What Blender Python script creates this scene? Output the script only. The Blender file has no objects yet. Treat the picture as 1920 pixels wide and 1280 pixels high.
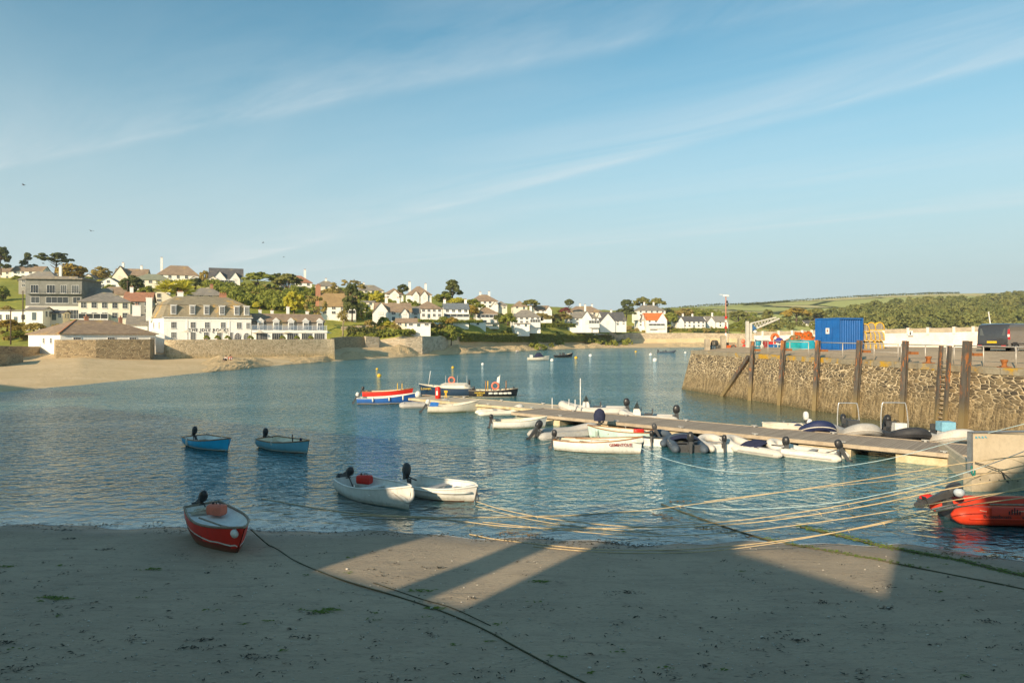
import bpy, math, random
import numpy as np
from mathutils import Vector, Matrix, noise as mnoise

# ------------------------------------------------------------------ camera, sky, sun, exposure
SC = bpy.context.scene
COL = SC.collection
F, HZ, H = 1280.0, 632.0, 5.4          # focal length in photo pixels, horizon row, eye height above the water
cam = bpy.data.cameras.new('camera')
cam.lens = 24.0; cam.sensor_width = 36.0; cam.clip_start = 0.1; cam.clip_end = 6000
cam.shift_y = -(640 - HZ) / 1920.0
camo = bpy.data.objects.new('camera', cam); COL.objects.link(camo)
camo.location = (0, 0, H); camo.rotation_euler = (math.radians(90), 0, 0)
SC.camera = camo

SUN_EL = 22.0
LX, LY = 0.53, 0.848                    # horizontal direction the sunlight travels
TAN_EL = math.tan(math.radians(SUN_EL))
sun = bpy.data.lights.new('sun', 'SUN'); sun.energy = 3.7; sun.angle = math.radians(0.53); sun.color = (1.0, 0.80, 0.56)
suno = bpy.data.objects.new('sun', sun); COL.objects.link(suno)
suno.rotation_euler = Vector((LX, LY, -TAN_EL)).to_track_quat('-Z', 'Y').to_euler()
suno.location = (-20, -30, 40)

W = bpy.data.worlds.new('World'); SC.world = W; W.use_nodes = True
def build_world():
    nt = W.node_tree; nt.nodes.clear(); N = nt.nodes.new; Lk = nt.links.new
    out = N('ShaderNodeOutputWorld'); bg = N('ShaderNodeBackground'); bg.inputs[1].default_value = 0.092
    sky = N('ShaderNodeTexSky'); sky.sky_type = 'NISHITA'; sky.sun_disc = False
    sky.sun_elevation = math.radians(SUN_EL); sky.sun_rotation = math.atan2(-LX, -LY)
    sky.altitude = 0; sky.air_density = 1.0; sky.dust_density = 0.6; sky.ozone_density = 1.6
    tint = N('ShaderNodeMix'); tint.data_type = 'RGBA'; tint.blend_type = 'MULTIPLY'; tint.inputs[0].default_value = 1
    tint.inputs[7].default_value = (0.58, 0.98, 0.90, 1)
    Lk(sky.outputs[0], tint.inputs[6])
    tc = N('ShaderNodeTexCoord'); sep = N('ShaderNodeSeparateXYZ'); Lk(tc.outputs['Generated'], sep.inputs[0])
    def M(op, a, b=None, clamp=False):
        m = N('ShaderNodeMath'); m.operation = op; m.use_clamp = clamp
        for i, v in ((0, a), (1, b)):
            if v is None: continue
            if isinstance(v, (int, float)): m.inputs[i].default_value = v
            else: Lk(v, m.inputs[i])
        return m.outputs[0]
    zz = M('MAXIMUM', sep.outputs[2], 0.02)
    px, py = M('DIVIDE', sep.outputs[0], zz), M('DIVIDE', sep.outputs[1], zz)   # the direction cast onto a high cloud layer
    def band(ax, ay, bx, by, wneg, wpos, amount):
        # soft streak along the line a-b of the cloud layer, crisp on one side
        dx, dy = bx - ax, by - ay; l = math.hypot(dx, dy); nx, ny = -dy / l, dx / l
        s = M('ADD', M('MULTIPLY', M('SUBTRACT', px, ax), nx), M('MULTIPLY', M('SUBTRACT', py, ay), ny))
        a = M('SUBTRACT', 1.0, M('DIVIDE', M('MAXIMUM', M('MULTIPLY', s, -1.0), 0.0), wneg), True)
        b = M('SUBTRACT', 1.0, M('DIVIDE', M('MAXIMUM', s, 0.0), wpos), True)
        return M('MULTIPLY', M('MULTIPLY', M('MULTIPLY', a, a), M('MULTIPLY', b, b)), amount)
    comb = N('ShaderNodeCombineXYZ')
    ang = math.radians(-42); c, s_ = math.cos(ang), math.sin(ang)
    u = M('ADD', M('MULTIPLY', px, c), M('MULTIPLY', py, s_)); v = M('SUBTRACT', M('MULTIPLY', py, c), M('MULTIPLY', px, s_))
    Lk(M('MULTIPLY', u, 0.38), comb.inputs[0]); Lk(M('MULTIPLY', v, 1.5), comb.inputs[1])
    nz = N('ShaderNodeTexNoise'); nz.inputs['Scale'].default_value = 1.0; nz.inputs['Detail'].default_value = 9; nz.inputs['Roughness'].default_value = 0.62
    nz.inputs['Distortion'].default_value = 0.9
    Lk(comb.outputs[0], nz.inputs['Vector'])
    mr = N('ShaderNodeMapRange'); mr.inputs[1].default_value = 0.36; mr.inputs[2].default_value = 0.78; Lk(nz.outputs[0], mr.inputs[0])
    bands = M('ADD', M('ADD', band(-2.9, 3.95, -0.1, 2.55, 0.9, 0.14, 0.24), band(-0.23, 4.9, 1.77, 2.46, 1.15, 0.14, 0.32)),
              M('ADD', band(-2.35, 9.7, 1.07, 7.1, 1.5, 0.3, 0.26), band(-1.9, 7.0, 0.6, 5.2, 1.2, 0.6, 0.10)))
    body = M('ADD', M('MULTIPLY', bands, M('ADD', 0.12, M('MULTIPLY', mr.outputs[0], 1.7))), M('MULTIPLY', mr.outputs[0], 0.09), True)
    hz = N('ShaderNodeMapRange'); hz.inputs[1].default_value = 0.0; hz.inputs[2].default_value = 0.10; Lk(sep.outputs[2], hz.inputs[0])
    body = M('MULTIPLY', body, hz.outputs[0])
    hm = N('ShaderNodeMapRange'); hm.interpolation_type = 'SMOOTHSTEP'; hm.inputs[1].default_value = 0.44; hm.inputs[2].default_value = 0.0; hm.inputs[4].default_value = 0.97; Lk(sep.outputs[2], hm.inputs[0])
    hmx = N('ShaderNodeMix'); hmx.data_type = 'RGBA'; Lk(hm.outputs[0], hmx.inputs[0]); Lk(tint.outputs[2], hmx.inputs[6]); hmx.inputs[7].default_value = (3.55, 4.15, 4.35, 1); tint = hmx
    cl = N('ShaderNodeMix'); cl.data_type = 'RGBA'; Lk(body, cl.inputs[0]); Lk(tint.outputs[2], cl.inputs[6])
    cl.inputs[7].default_value = (5.2, 5.4, 5.4, 1)
    Lk(cl.outputs[2], bg.inputs[0]); Lk(bg.outputs[0], out.inputs[0])
build_world()
SC.view_settings.view_transform = 'Standard'; SC.view_settings.look = 'None'
SC.view_settings.gamma = 1.0; SC.view_settings.use_curve_mapping = False
SC.view_settings.exposure = 0.84
SC.cycles.max_bounces = 6; SC.cycles.transparent_max_bounces = 8
SC.cycles.use_denoising = True

# ------------------------------------------------------------------ helpers: pixels of the photo to points of the place
R = random.Random(7)
def at(px, py, z=0.0):
    D = (H - z) * F / (py - HZ); return Vector(((px - 960) / F * D, D, z))
def far(px, D, z=0.0): return Vector(((px - 960) / F * D, D, z))
def zat(py, D): return H - (py - HZ) / F * D
def dat(py, z=0.0): return (H - z) * F / (py - HZ)

def tag(o, label=None, cat=None, group=None, kind=None):
    if label: o['label'] = label
    if cat: o['category'] = cat
    if group: o['group'] = group
    if kind: o['kind'] = kind
    return o
def empty(name, loc=(0, 0, 0), rz=0.0):
    o = bpy.data.objects.new(name, None); COL.objects.link(o); o.location = loc; o.rotation_euler = (0, 0, rz); o.empty_display_size = 0.2
    return o
def inst(name, mesh, parent=None, loc=(0, 0, 0), rot=(0, 0, 0), scale=(1, 1, 1)):
    o = bpy.data.objects.new(name, mesh); COL.objects.link(o); o.parent = parent
    o.location = loc; o.rotation_euler = rot; o.scale = scale
    return o
def kids(o): return list(o.children)
def copy_tree(o, parent=None):
    c = o.copy(); COL.objects.link(c); c.parent = parent
    for ch in kids(o): copy_tree(ch, c)
    return c

class MB:
    """collects shapes and links them as one mesh object"""
    def __init__(s, M=None): s.v = []; s.f = []; s.m = []; s.sm = []; s.M = M
    def add(s, vs, fs, mat=0, smooth=False):
        n = len(s.v)
        if s.M is not None: vs = [s.M @ Vector(p) for p in vs]
        s.v.extend(tuple(p) for p in vs)
        for f in fs:
            s.f.append([i + n for i in f]); s.m.append(mat); s.sm.append(smooth)
    def box(s, x0, x1, y0, y1, z0, z1, mat=0):
        s.add([(x0, y0, z0), (x1, y0, z0), (x1, y1, z0), (x0, y1, z0), (x0, y0, z1), (x1, y0, z1), (x1, y1, z1), (x0, y1, z1)],
              [(0, 3, 2, 1), (4, 5, 6, 7), (0, 1, 5, 4), (1, 2, 6, 5), (2, 3, 7, 6), (3, 0, 4, 7)], mat)
    def bar(s, a, b, w, h=None, mat=0):
        """square bar from a to b"""
        a, b = Vector(a), Vector(b); h = h or w; d = (b - a).normalized()
        up = Vector((0, 0, 1)) if abs(d.z) < 0.95 else Vector((0, 1, 0))
        r = d.cross(up).normalized() * (w / 2); u = r.cross(d).normalized() * (h / 2)
        s.add([a - r - u, a + r - u, a + r + u, a - r + u, b - r - u, b + r - u, b + r + u, b - r + u],
              [(0, 1, 2, 3), (7, 6, 5, 4), (0, 4, 5, 1), (1, 5, 6, 2), (2, 6, 7, 3), (3, 7, 4, 0)], mat)
    def tube(s, pts, r, n=8, mat=0, closed=False, caps=True):
        pts = [Vector(p) for p in pts]; k = len(pts)
        rs = r if isinstance(r, (list, tuple)) else [r] * k
        base = []; prev = None
        for i, p in enumerate(pts):
            if closed: d = pts[(i + 1) % k] - pts[i - 1]
            else: d = pts[min(i + 1, k - 1)] - pts[max(i - 1, 0)]
            d = d.normalized() if d.length > 1e-9 else Vector((0, 0, 1))
            if prev is None:
                up = Vector((0, 0, 1)) if abs(d.z) < 0.9 else Vector((1, 0, 0))
                e = d.cross(up).normalized()
            else:
                e = (prev - d * prev.dot(d)).normalized()
            prev = e; g = d.cross(e)
            base.extend(p + (e * math.cos(2 * math.pi * j / n) + g * math.sin(2 * math.pi * j / n)) * rs[i] for j in range(n))
        fs = []
        for i in range(k if closed else k - 1):
            a, b = i * n, ((i + 1) % k) * n
            for j in range(n): fs.append((a + j, a + (j + 1) % n, b + (j + 1) % n, b + j))
        if caps and not closed: fs.append(tuple(range(n - 1, -1, -1))); fs.append(tuple(range((k - 1) * n, k * n)))
        s.add(base, fs, mat, n > 5)
    def lathe(s, prof, c=(0, 0, 0), n=14, mat=0):
        c = Vector(c); vs = []; fs = []
        for (r, z) in prof:
            vs += [c + Vector((r * math.cos(2 * math.pi * j / n), r * math.sin(2 * math.pi * j / n), z)) for j in range(n)]
        for i in range(len(prof) - 1):
            for j in range(n): fs.append((i * n + j, i * n + (j + 1) % n, (i + 1) * n + (j + 1) % n, (i + 1) * n + j))
        fs.append(tuple(range(n - 1, -1, -1))); fs.append(tuple(range((len(prof) - 1) * n, len(prof) * n)))
        s.add(vs, fs, mat, True)
    def ball(s, c, rx, ry=None, rz=None, n=12, m=8, mat=0, smooth=True):
        ry = ry or rx; rz = rz or rx; c = Vector(c); vs = []; fs = []
        for i in range(1, m):
            t = math.pi * i / m
            vs += [c + Vector((rx * math.sin(t) * math.cos(2 * math.pi * j / n), ry * math.sin(t) * math.sin(2 * math.pi * j / n), rz * math.cos(t))) for j in range(n)]
        vs += [c + Vector((0, 0, rz)), c - Vector((0, 0, rz))]; T = len(vs) - 2
        for i in range(m - 2):
            for j in range(n): fs.append((i * n + j, (i + 1) * n + j, (i + 1) * n + (j + 1) % n, i * n + (j + 1) % n))
        for j in range(n):
            fs.append((T, j, (j + 1) % n)); fs.append((T + 1, (m - 2) * n + (j + 1) % n, (m - 2) * n + j))
        s.add(vs, fs, mat, smooth)
    def loft(s, secs, mat=0, smooth=True, closed=False, cap0=False, cap1=False, matf=None):
        n = len(secs[0]); vs = [p for q in secs for p in q]
        for i in range(len(secs) - 1):
            for j in range(n if closed else n - 1):
                f = (i * n + j, i * n + (j + 1) % n, (i + 1) * n + (j + 1) % n, (i + 1) * n + j)
                if matf is None: continue
        fs = []; ms = []
        for i in range(len(secs) - 1):
            for j in range(n if closed else n - 1):
                fs.append((i * n + j, i * n + (j + 1) % n, (i + 1) * n + (j + 1) % n, (i + 1) * n + j)); ms.append(matf(i, j) if matf else mat)
        b = len(s.f); s.add(vs, fs, mat, smooth)
        for k, mm in enumerate(ms): s.m[b + k] = mm
        if cap0: s.add(secs[0], [tuple(range(n - 1, -1, -1))], mat)
        if cap1: s.add(secs[-1], [tuple(range(n))], mat)
    def prism(s, poly, z0, z1, mat=0, mat_top=None):
        n = len(poly); a = [(x, y, z0) for x, y in poly]; b = [(x, y, z1) for x, y in poly]
        s.add(a + b, [(i, (i + 1) % n, n + (i + 1) % n, n + i) for i in range(n)], mat)
        s.add(b, [tuple(range(n))], mat if mat_top is None else mat_top); s.add(a, [tuple(range(n - 1, -1, -1))], mat)
    def mesh(s, name, mats):
        me = bpy.data.meshes.new(name); me.from_pydata(s.v, [], s.f)
        for m in (mats if isinstance(mats, (list, tuple)) else [mats]): me.materials.append(m)
        me.polygons.foreach_set('material_index', s.m); me.polygons.foreach_set('use_smooth', s.sm); me.update()
        return me
    def build(s, name, mats, parent=None, loc=(0, 0, 0), rot=(0, 0, 0)):
        return inst(name, s.mesh(name, mats), parent, loc, rot)

def spline(pts, n=10):
    """Catmull-Rom through pts"""
    P = [Vector(p) for p in pts]; P = [P[0] * 2 - P[1]] + P + [P[-1] * 2 - P[-2]]; out = []
    for i in range(1, len(P) - 2):
        a, b, c, d = P[i - 1:i + 3]
        for k in range(n):
            t = k / n
            out.append(0.5 * ((2 * b) + (c - a) * t + (2 * a - 5 * b + 4 * c - d) * t * t + (3 * b - a - 3 * c + d) * t ** 3))
    out.append(P[-2]); return out

# ------------------------------------------------------------------ materials
class NT:
    def __init__(s, name):
        s.m = bpy.data.materials.new(name); s.m.use_nodes = True; s.t = s.m.node_tree; s.t.nodes.clear()
        s.out = s.t.nodes.new('ShaderNodeOutputMaterial')
    def n(s, typ, **kw):
        d = s.t.nodes.new('ShaderNode' + typ)
        for k, v in kw.items(): setattr(d, k, v)
        return d
    def l(s, a, b): s.t.links.new(a, b)
    def set(s, sock, v):
        if isinstance(v, (int, float)): sock.default_value = v
        elif isinstance(v, (tuple, list)): sock.default_value = (*v, 1) if len(v) == 3 and sock.type == 'RGBA' else v
        else: s.l(v, sock)
    def math(s, op, a, b=None, clamp=False):
        d = s.n('Math', operation=op, use_clamp=clamp); s.set(d.inputs[0], a)
        if b is not None: s.set(d.inputs[1], b)
        return d.outputs[0]
    def mix(s, f, a, b, mode='MIX'):
        d = s.n('Mix', data_type='RGBA', blend_type=mode); s.set(d.inputs[0], f); s.set(d.inputs[6], a); s.set(d.inputs[7], b); return d.outputs[2]
    def noise(s, vec, scale, detail=4, rough=0.55, dist=0.0):
        d = s.n('TexNoise'); d.inputs['Scale'].default_value = scale; d.inputs['Detail'].default_value = detail
        d.inputs['Roughness'].default_value = rough; d.inputs['Distortion'].default_value = dist; s.l(vec, d.inputs['Vector']); return d.outputs[0]
    def vor(s, vec, scale, feature='F1', rnd=1.0):
        d = s.n('TexVoronoi', feature=feature); d.inputs['Scale'].default_value = scale; d.inputs['Randomness'].default_value = rnd; s.l(vec, d.inputs['Vector']); return d
    def ramp(s, v, a, b, clamp=True):
        d = s.n('MapRange', clamp=clamp); d.inputs[1].default_value = a; d.inputs[2].default_value = b; s.l(v, d.inputs[0]); return d.outputs[0]
    def pos(s): return s.n('NewGeometry').outputs['Position']
    def obj(s): return s.n('TexCoord').outputs['Object']
    def scaled(s, vec, sx, sy, sz):
        d = s.n('Mapping'); d.inputs['Scale'].default_value = (sx, sy, sz); s.l(vec, d.inputs['Vector']); return d.outputs[0]
    def bump(s, h, strength=0.3, dist=0.02, normal=None):
        d = s.n('Bump'); d.inputs['Strength'].default_value = strength; d.inputs['Distance'].default_value = dist; s.l(h, d.inputs['Height'])
        if normal is not None: s.l(normal, d.inputs['Normal'])
        return d.outputs[0]
    def pbr(s, col, rough=0.6, spec=0.3, metal=0.0, normal=None, coat=0.0):
        d = s.n('BsdfPrincipled'); s.set(d.inputs['Base Color'], col); s.set(d.inputs['Roughness'], rough)
        d.inputs['Specular IOR Level'].default_value = spec; d.inputs['Metallic'].default_value = metal; d.inputs['Coat Weight'].default_value = coat
        if normal is not None: s.l(normal, d.inputs['Normal'])
        s.l(d.outputs[0], s.out.inputs[0]); return d

_MC = {}
def pm(name, c, c2=None, scale=3.0, rough=0.55, spec=0.3, metal=0.0, bump=0.0, coat=0.0, lo=0.4, hi=0.7, vec='obj', wear=0.0):
    """painted / plain surface with blotchy variation between two tones"""
    key = (name, c, c2, scale, rough)
    if key in _MC: return _MC[key]
    t = NT(name); v = t.obj() if vec == 'obj' else t.pos()
    n1 = t.noise(v, scale, 6, 0.6)
    c2 = c2 or tuple(x * 0.72 for x in c)
    col = t.mix(t.ramp(n1, lo, hi), c, c2)
    fine = t.noise(v, scale * 7, 3, 0.6)
    col = t.mix(t.math('MULTIPLY', t.ramp(fine, 0.45, 0.75), 0.3), col, tuple(x * 0.6 for x in c2))
    nrm = t.bump(fine, bump, 0.02) if bump else None
    t.pbr(col, t.math('ADD', t.math('MULTIPLY', n1, 0.25), rough - 0.12), spec, metal, nrm, coat)
    _MC[key] = t.m; return t.m
# ------------------------------------------------------------------ setting materials
def mat_sand():
    t = NT('wet_sand'); p = t.pos(); sx = t.n('SeparateXYZ'); t.l(p, sx.inputs[0]); z = sx.outputs[2]
    big = t.noise(p, 0.35, 5, 0.6, 0.6); streak = t.noise(t.scaled(p, 0.5, 2.6, 1), 1.2, 6, 0.65, 0.8)
    grain = t.noise(p, 60, 4, 0.8); mid = t.noise(t.scaled(p, 1, 2.0, 1), 7, 5, 0.7, 0.5)
    col = t.mix(t.ramp(big, 0.35, 0.68), (0.455, 0.360, 0.248), (0.36, 0.285, 0.198))
    col = t.mix(t.math('MULTIPLY', t.ramp(streak, 0.5, 0.72), 0.5), col, (0.22, 0.18, 0.13))
    col = t.mix(t.math('MULTIPLY', t.ramp(mid, 0.56, 0.70), 0.7), col, (0.17, 0.14, 0.10))
    col = t.mix(t.math('MULTIPLY', t.ramp(grain, 0.62, 0.8), 0.45), col, (0.45, 0.40, 0.33))
    col = t.mix(t.math('MULTIPLY', t.ramp(grain, 0.40, 0.25), 0.5), col, (0.06, 0.055, 0.05))
    v = t.vor(t.scaled(p, 1, 1.7, 1), 3.2); spot = t.math('MULTIPLY', t.ramp(v.outputs[0], 0.16, 0.05), t.ramp(big, 0.38, 0.56))
    col = t.mix(t.math('MULTIPLY', spot, 0.7), col, (0.05, 0.046, 0.04))
    wob = t.math('ADD', z, t.math('MULTIPLY', t.math('SUBTRACT', streak, 0.5), 0.10))
    wet = t.ramp(wob, 0.10, 0.0); col = t.mix(t.math('MULTIPLY', wet, 0.45), col, (0.06, 0.055, 0.05))
    rough = t.math('SUBTRACT', 0.75, t.math('MULTIPLY', t.ramp(wob, 0.07, 0.0), 0.55))
    hgt = t.math('ADD', t.math('SUBTRACT', t.math('MULTIPLY', mid, 0.0), t.math('MULTIPLY', spot, 0.5)), t.math('ADD', t.math('ADD', t.math('MULTIPLY', mid, 0.8), t.math('MULTIPLY', grain, 0.22)), t.math('MULTIPLY', streak, 0.8)))
    t.pbr(col, rough, 0.4, 0, t.bump(hgt, 0.85, 0.06)); return t.m

def mat_water():
    t = NT('harbour_water'); p = t.pos()
    a = t.n('Attribute', attribute_name='shallow').outputs['Fac']; calm_reflect = t.n('Attribute', attribute_name='calm_reflect').outputs['Fac']
    q = t.scaled(p, 1.0, 1.5, 1)
    w1 = t.noise(q, 1.55, 2, 0.45, 0.6); w2 = t.noise(t.scaled(p, 1.2, 1.4, 1), 4.2, 2, 0.5, 0.5); w3 = t.noise(p, 0.22, 2, 0.5)
    h = t.math('ADD', t.math('ADD', t.math('MULTIPLY', w1, 0.9), t.math('MULTIPLY', w2, 0.22)), t.math('MULTIPLY', w3, 0.5))
    gust = t.ramp(t.noise(t.scaled(p, 0.5, 1.4, 1), 0.06, 4, 0.6, 0.5), 0.34, 0.62)
    b = t.n('Bump'); b.inputs['Distance'].default_value = 0.26
    st = t.math('MULTIPLY', t.math('ADD', 0.62, t.math('MULTIPLY', gust, 0.5)), t.math('SUBTRACT', 1.0, t.math('MULTIPLY', t.math('MAXIMUM', a, calm_reflect), 0.86)))
    t.l(st, b.inputs['Strength']); t.l(h, b.inputs['Height']); nr = b.outputs[0]
    fr = t.n('Fresnel'); fr.inputs['IOR'].default_value = 1.85; t.l(nr, fr.inputs['Normal'])
    gl = t.n('BsdfGlossy'); gl.inputs['Roughness'].default_value = 0.06; t.l(nr, gl.inputs['Normal']); gl.inputs['Color'].default_value = (0.86, 0.97, 1.0, 1)
    df = t.n('BsdfDiffuse'); t.l(t.mix(gust, (0.048, 0.165, 0.182), (0.036, 0.130, 0.150)), df.inputs['Color'])
    t.l(t.mix(calm_reflect, t.mix(gust, (0.048, 0.165, 0.182), (0.036, 0.130, 0.150)), (0.115, 0.10, 0.045)), df.inputs['Color'])  # brown reflection of the quay wall painted into the still water's body colour
    tr = t.n('BsdfTransparent'); tr.inputs['Color'].default_value = (0.72, 0.82, 0.80, 1)
    m1 = t.n('MixShader'); t.l(a, m1.inputs[0]); t.l(df.outputs[0], m1.inputs[1]); t.l(tr.outputs[0], m1.inputs[2])
    m2 = t.n('MixShader'); t.l(fr.outputs[0], m2.inputs[0]); t.l(m1.outputs[0], m2.inputs[1]); t.l(gl.outputs[0], m2.inputs[2])
    t.l(m2.outputs[0], t.out.inputs[0]); return t.m

def mat_stone(name, stones, mortar, sc=(2.2, 2.2, 5.0), tide=None, low=(0.20, 0.135, 0.055), edge=0.06, bump=0.8, streak=True):
    """rubble masonry; tide = height below which weed and silt stain the stones"""
    t = NT(name); p = t.pos()
    warp = t.n('VectorMath', operation='MULTIPLY_ADD'); nz = t.n('TexNoise'); nz.inputs['Scale'].default_value = 1.3; nz.inputs['Detail'].default_value = 3; t.l(p, nz.inputs['Vector'])
    t.l(nz.outputs['Color'], warp.inputs[0]); warp.inputs[1].default_value = (0.22, 0.22, 0.16); t.l(p, warp.inputs[2])
    q = t.scaled(warp.outputs[0], *sc)
    v = t.vor(q, 1.0); e = t.vor(q, 1.0, 'DISTANCE_TO_EDGE')
    sp = t.n('SeparateColor'); t.l(v.outputs['Color'], sp.inputs[0])
    col = t.mix(sp.outputs[0], stones[0], stones[1]); col = t.mix(t.ramp(sp.outputs[1], 0.55, 1.0), col, stones[2])
    fine = t.noise(p, 9, 6, 0.7); col = t.mix(t.math('MULTIPLY', t.ramp(fine, 0.45, 0.75), 0.6), col, tuple(x * 0.5 for x in stones[0]))
    mo = t.ramp(e.outputs[0], edge, edge * 0.3)
    mo = t.math('MULTIPLY', mo, t.ramp(t.noise(p, 0.8, 3), 0.25, 0.5))
    col = t.mix(mo, col, mortar)
    h = t.math('ADD', t.ramp(e.outputs[0], 0.0, edge * 2.2), t.math('MULTIPLY', fine, 0.6))
    if tide is not None:
        sx = t.n('SeparateXYZ'); t.l(p, sx.inputs[0])
        wob = t.math('ADD', sx.outputs[2], t.math('MULTIPLY', t.math('SUBTRACT', t.noise(p, 0.5, 4), 0.5), 1.2))
        f = t.ramp(wob, tide + 0.6, tide - 0.6)
        weed = t.noise(t.scaled(p, 5, 5, 0.8), 1.0, 5, 0.75, 0.6); wc = t.mix(t.ramp(weed, 0.42, 0.60), low, tuple(x * 0.30 for x in low))
        wc = t.mix(t.math('MULTIPLY', t.ramp(fine, 0.55, 0.7), 0.6), wc, (0.42, 0.32, 0.16))
        wc = t.mix(t.math('MULTIPLY', t.ramp(sx.outputs[2], 0.5, 0.05), 0.7), wc, (0.05, 0.045, 0.015))
        col = t.mix(t.math('MULTIPLY', f, 0.8), col, wc)
        h = t.math('ADD', t.math('MULTIPLY', h, t.math('SUBTRACT', 1.0, t.math('MULTIPLY', f, 0.6))), t.math('MULTIPLY', t.math('MULTIPLY', weed, f), 1.6))
    t.pbr(col, 0.85, 0.2, 0, t.bump(h, bump, 0.08)); return t.m

def mat_coping():
    t = NT('lichened_coping'); p = t.pos()
    col = t.mix(t.ramp(t.noise(p, 1.6, 6, 0.65), 0.35, 0.7), (0.36, 0.31, 0.22), (0.22, 0.185, 0.13))
    sx = t.n('SeparateXYZ'); t.l(p, sx.inputs[0])
    li = t.ramp(t.math('ADD', t.noise(p, 1.1, 6, 0.7), t.math('MULTIPLY', t.noise(p, 0.13, 2), 0.5)), 0.76, 0.88)
    col = t.mix(li, col, (0.52, 0.30, 0.03)); joint = t.ramp(t.math('FRACT', t.math('MULTIPLY', sx.outputs[1], 0.55)), 0.03, 0.0)
    col = t.mix(t.math('MULTIPLY', joint, 0.7), col, (0.06, 0.05, 0.04))
    t.pbr(col, 0.9, 0.2, 0, t.bump(t.noise(p, 6, 6, 0.7), 0.6, 0.05)); return t.m

def mat_ground(name, a, b, c, sc=0.05, bump=0.6):
    t = NT(name); p = t.pos()
    n1 = t.noise(p, sc, 5, 0.6, 0.3); n2 = t.noise(p, sc * 9, 6, 0.7)
    col = t.mix(t.ramp(n1, 0.38, 0.62), a, b); col = t.mix(t.ramp(n2, 0.48, 0.72), col, c)
    t.pbr(col, 0.95, 0.1, 0, t.bump(n2, bump, 0.5)); return t.m

def mat_rock():
    t = NT('shore_rock'); p = t.pos(); sx = t.n('SeparateXYZ'); t.l(p, sx.inputs[0])
    n1 = t.noise(p, 0.35, 7, 0.65, 0.6); n2 = t.noise(t.scaled(p, 1, 1, 2.4), 1.5, 7, 0.75, 0.8)
    col = t.mix(t.ramp(n1, 0.35, 0.65), (0.80, 0.60, 0.34), (0.68, 0.49, 0.26)); col = t.mix(t.math('MULTIPLY', t.ramp(n2, 0.5, 0.75), 0.85), col, (0.26, 0.175, 0.085))
    wet = t.ramp(t.math('ADD', sx.outputs[2], t.math('MULTIPLY', n2, 0.5)), 0.40, 0.12); col = t.mix(t.math('MULTIPLY', wet, 0.75), col, (0.16, 0.10, 0.045))
    t.pbr(col, 0.9, 0.2, 0, t.bump(n2, 1.0, 0.6)); return t.m

M_SAND = mat_sand(); M_WATER = mat_water(); M_COPING = mat_coping(); M_ROCK = mat_rock()
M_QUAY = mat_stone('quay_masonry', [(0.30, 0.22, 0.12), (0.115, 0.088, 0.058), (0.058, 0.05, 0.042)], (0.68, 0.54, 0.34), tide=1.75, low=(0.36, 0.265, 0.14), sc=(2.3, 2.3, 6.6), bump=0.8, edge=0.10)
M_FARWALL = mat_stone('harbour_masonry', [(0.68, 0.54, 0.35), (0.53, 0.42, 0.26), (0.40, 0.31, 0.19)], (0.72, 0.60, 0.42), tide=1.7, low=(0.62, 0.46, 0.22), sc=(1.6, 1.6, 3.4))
M_SEAWALL = mat_stone('sea_wall_masonry', [(0.58, 0.47, 0.33), (0.44, 0.36, 0.25), (0.35, 0.285, 0.20)], (0.62, 0.53, 0.40), sc=(0.5, 0.5, 1.2))
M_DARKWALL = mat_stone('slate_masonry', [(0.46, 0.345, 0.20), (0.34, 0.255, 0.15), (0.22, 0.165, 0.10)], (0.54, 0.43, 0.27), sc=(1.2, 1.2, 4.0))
M_FARSAND = mat_ground('dry_sand', (0.70, 0.53, 0.32), (0.62, 0.46, 0.26), (0.54, 0.39, 0.21), 0.12, 0.4)
M_GRASS = mat_ground('meadow_grass', (0.28, 0.29, 0.055), (0.37, 0.345, 0.068), (0.18, 0.20, 0.042), 0.06)
M_ROADTOP = mat_ground('quay_surface', (0.46, 0.355, 0.235), (0.37, 0.285, 0.195), (0.52, 0.41, 0.28), 0.3, 0.2)
M_CONC = pm('concrete', (0.46, 0.39, 0.29), (0.30, 0.25, 0.18), 1.5, 0.85, 0.2, bump=0.4, vec='pos')

# ------------------------------------------------------------------ near beach and the harbour water
SH = [(-900, 975), (-300, 980), (0, 984), (240, 987), (480, 990), (800, 1000), (1000, 1011), (1180, 1017), (1400, 1018), (1560, 1016), (1700, 1022), (1830, 1040), (1960, 1058), (2400, 1110)]
_sp = [at(a, b, 0) for a, b in SH]; _sx = [p.x for p in _sp]; _sy = [p.y for p in _sp]
def shore_y(x): return float(np.interp(x, _sx, _sy)) + 0.16 * math.sin(x * 1.3) + 0.10 * math.sin(x * 3.1 + 1)
def beach_z(x, y):
    d = shore_y(x) - y
    z = 0.062 * d if d > 0 else 0.085 * d
    z += 0.035 * (mnoise.noise(Vector((x * 0.25, y * 0.5, 3.1)))) * min(1, abs(d))
    return max(z, -2.6)
def build_beach():
    xs = np.arange(-46, 46.01, 0.6); ys = np.arange(-6, 52, 0.5); mb = MB(); n = len(xs)
    vs = [(x, y, beach_z(x, y)) for y in ys for x in xs]
    fs = [(j * n + i, j * n + i + 1, (j + 1) * n + i + 1, (j + 1) * n + i) for j in range(len(ys) - 1) for i in range(n - 1)]
    mb.add(vs, fs, 0, True); tag(mb.build('beach', M_SAND), 'grey brown low tide sand mostly in shade', 'beach', kind='structure')
build_beach()

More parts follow.
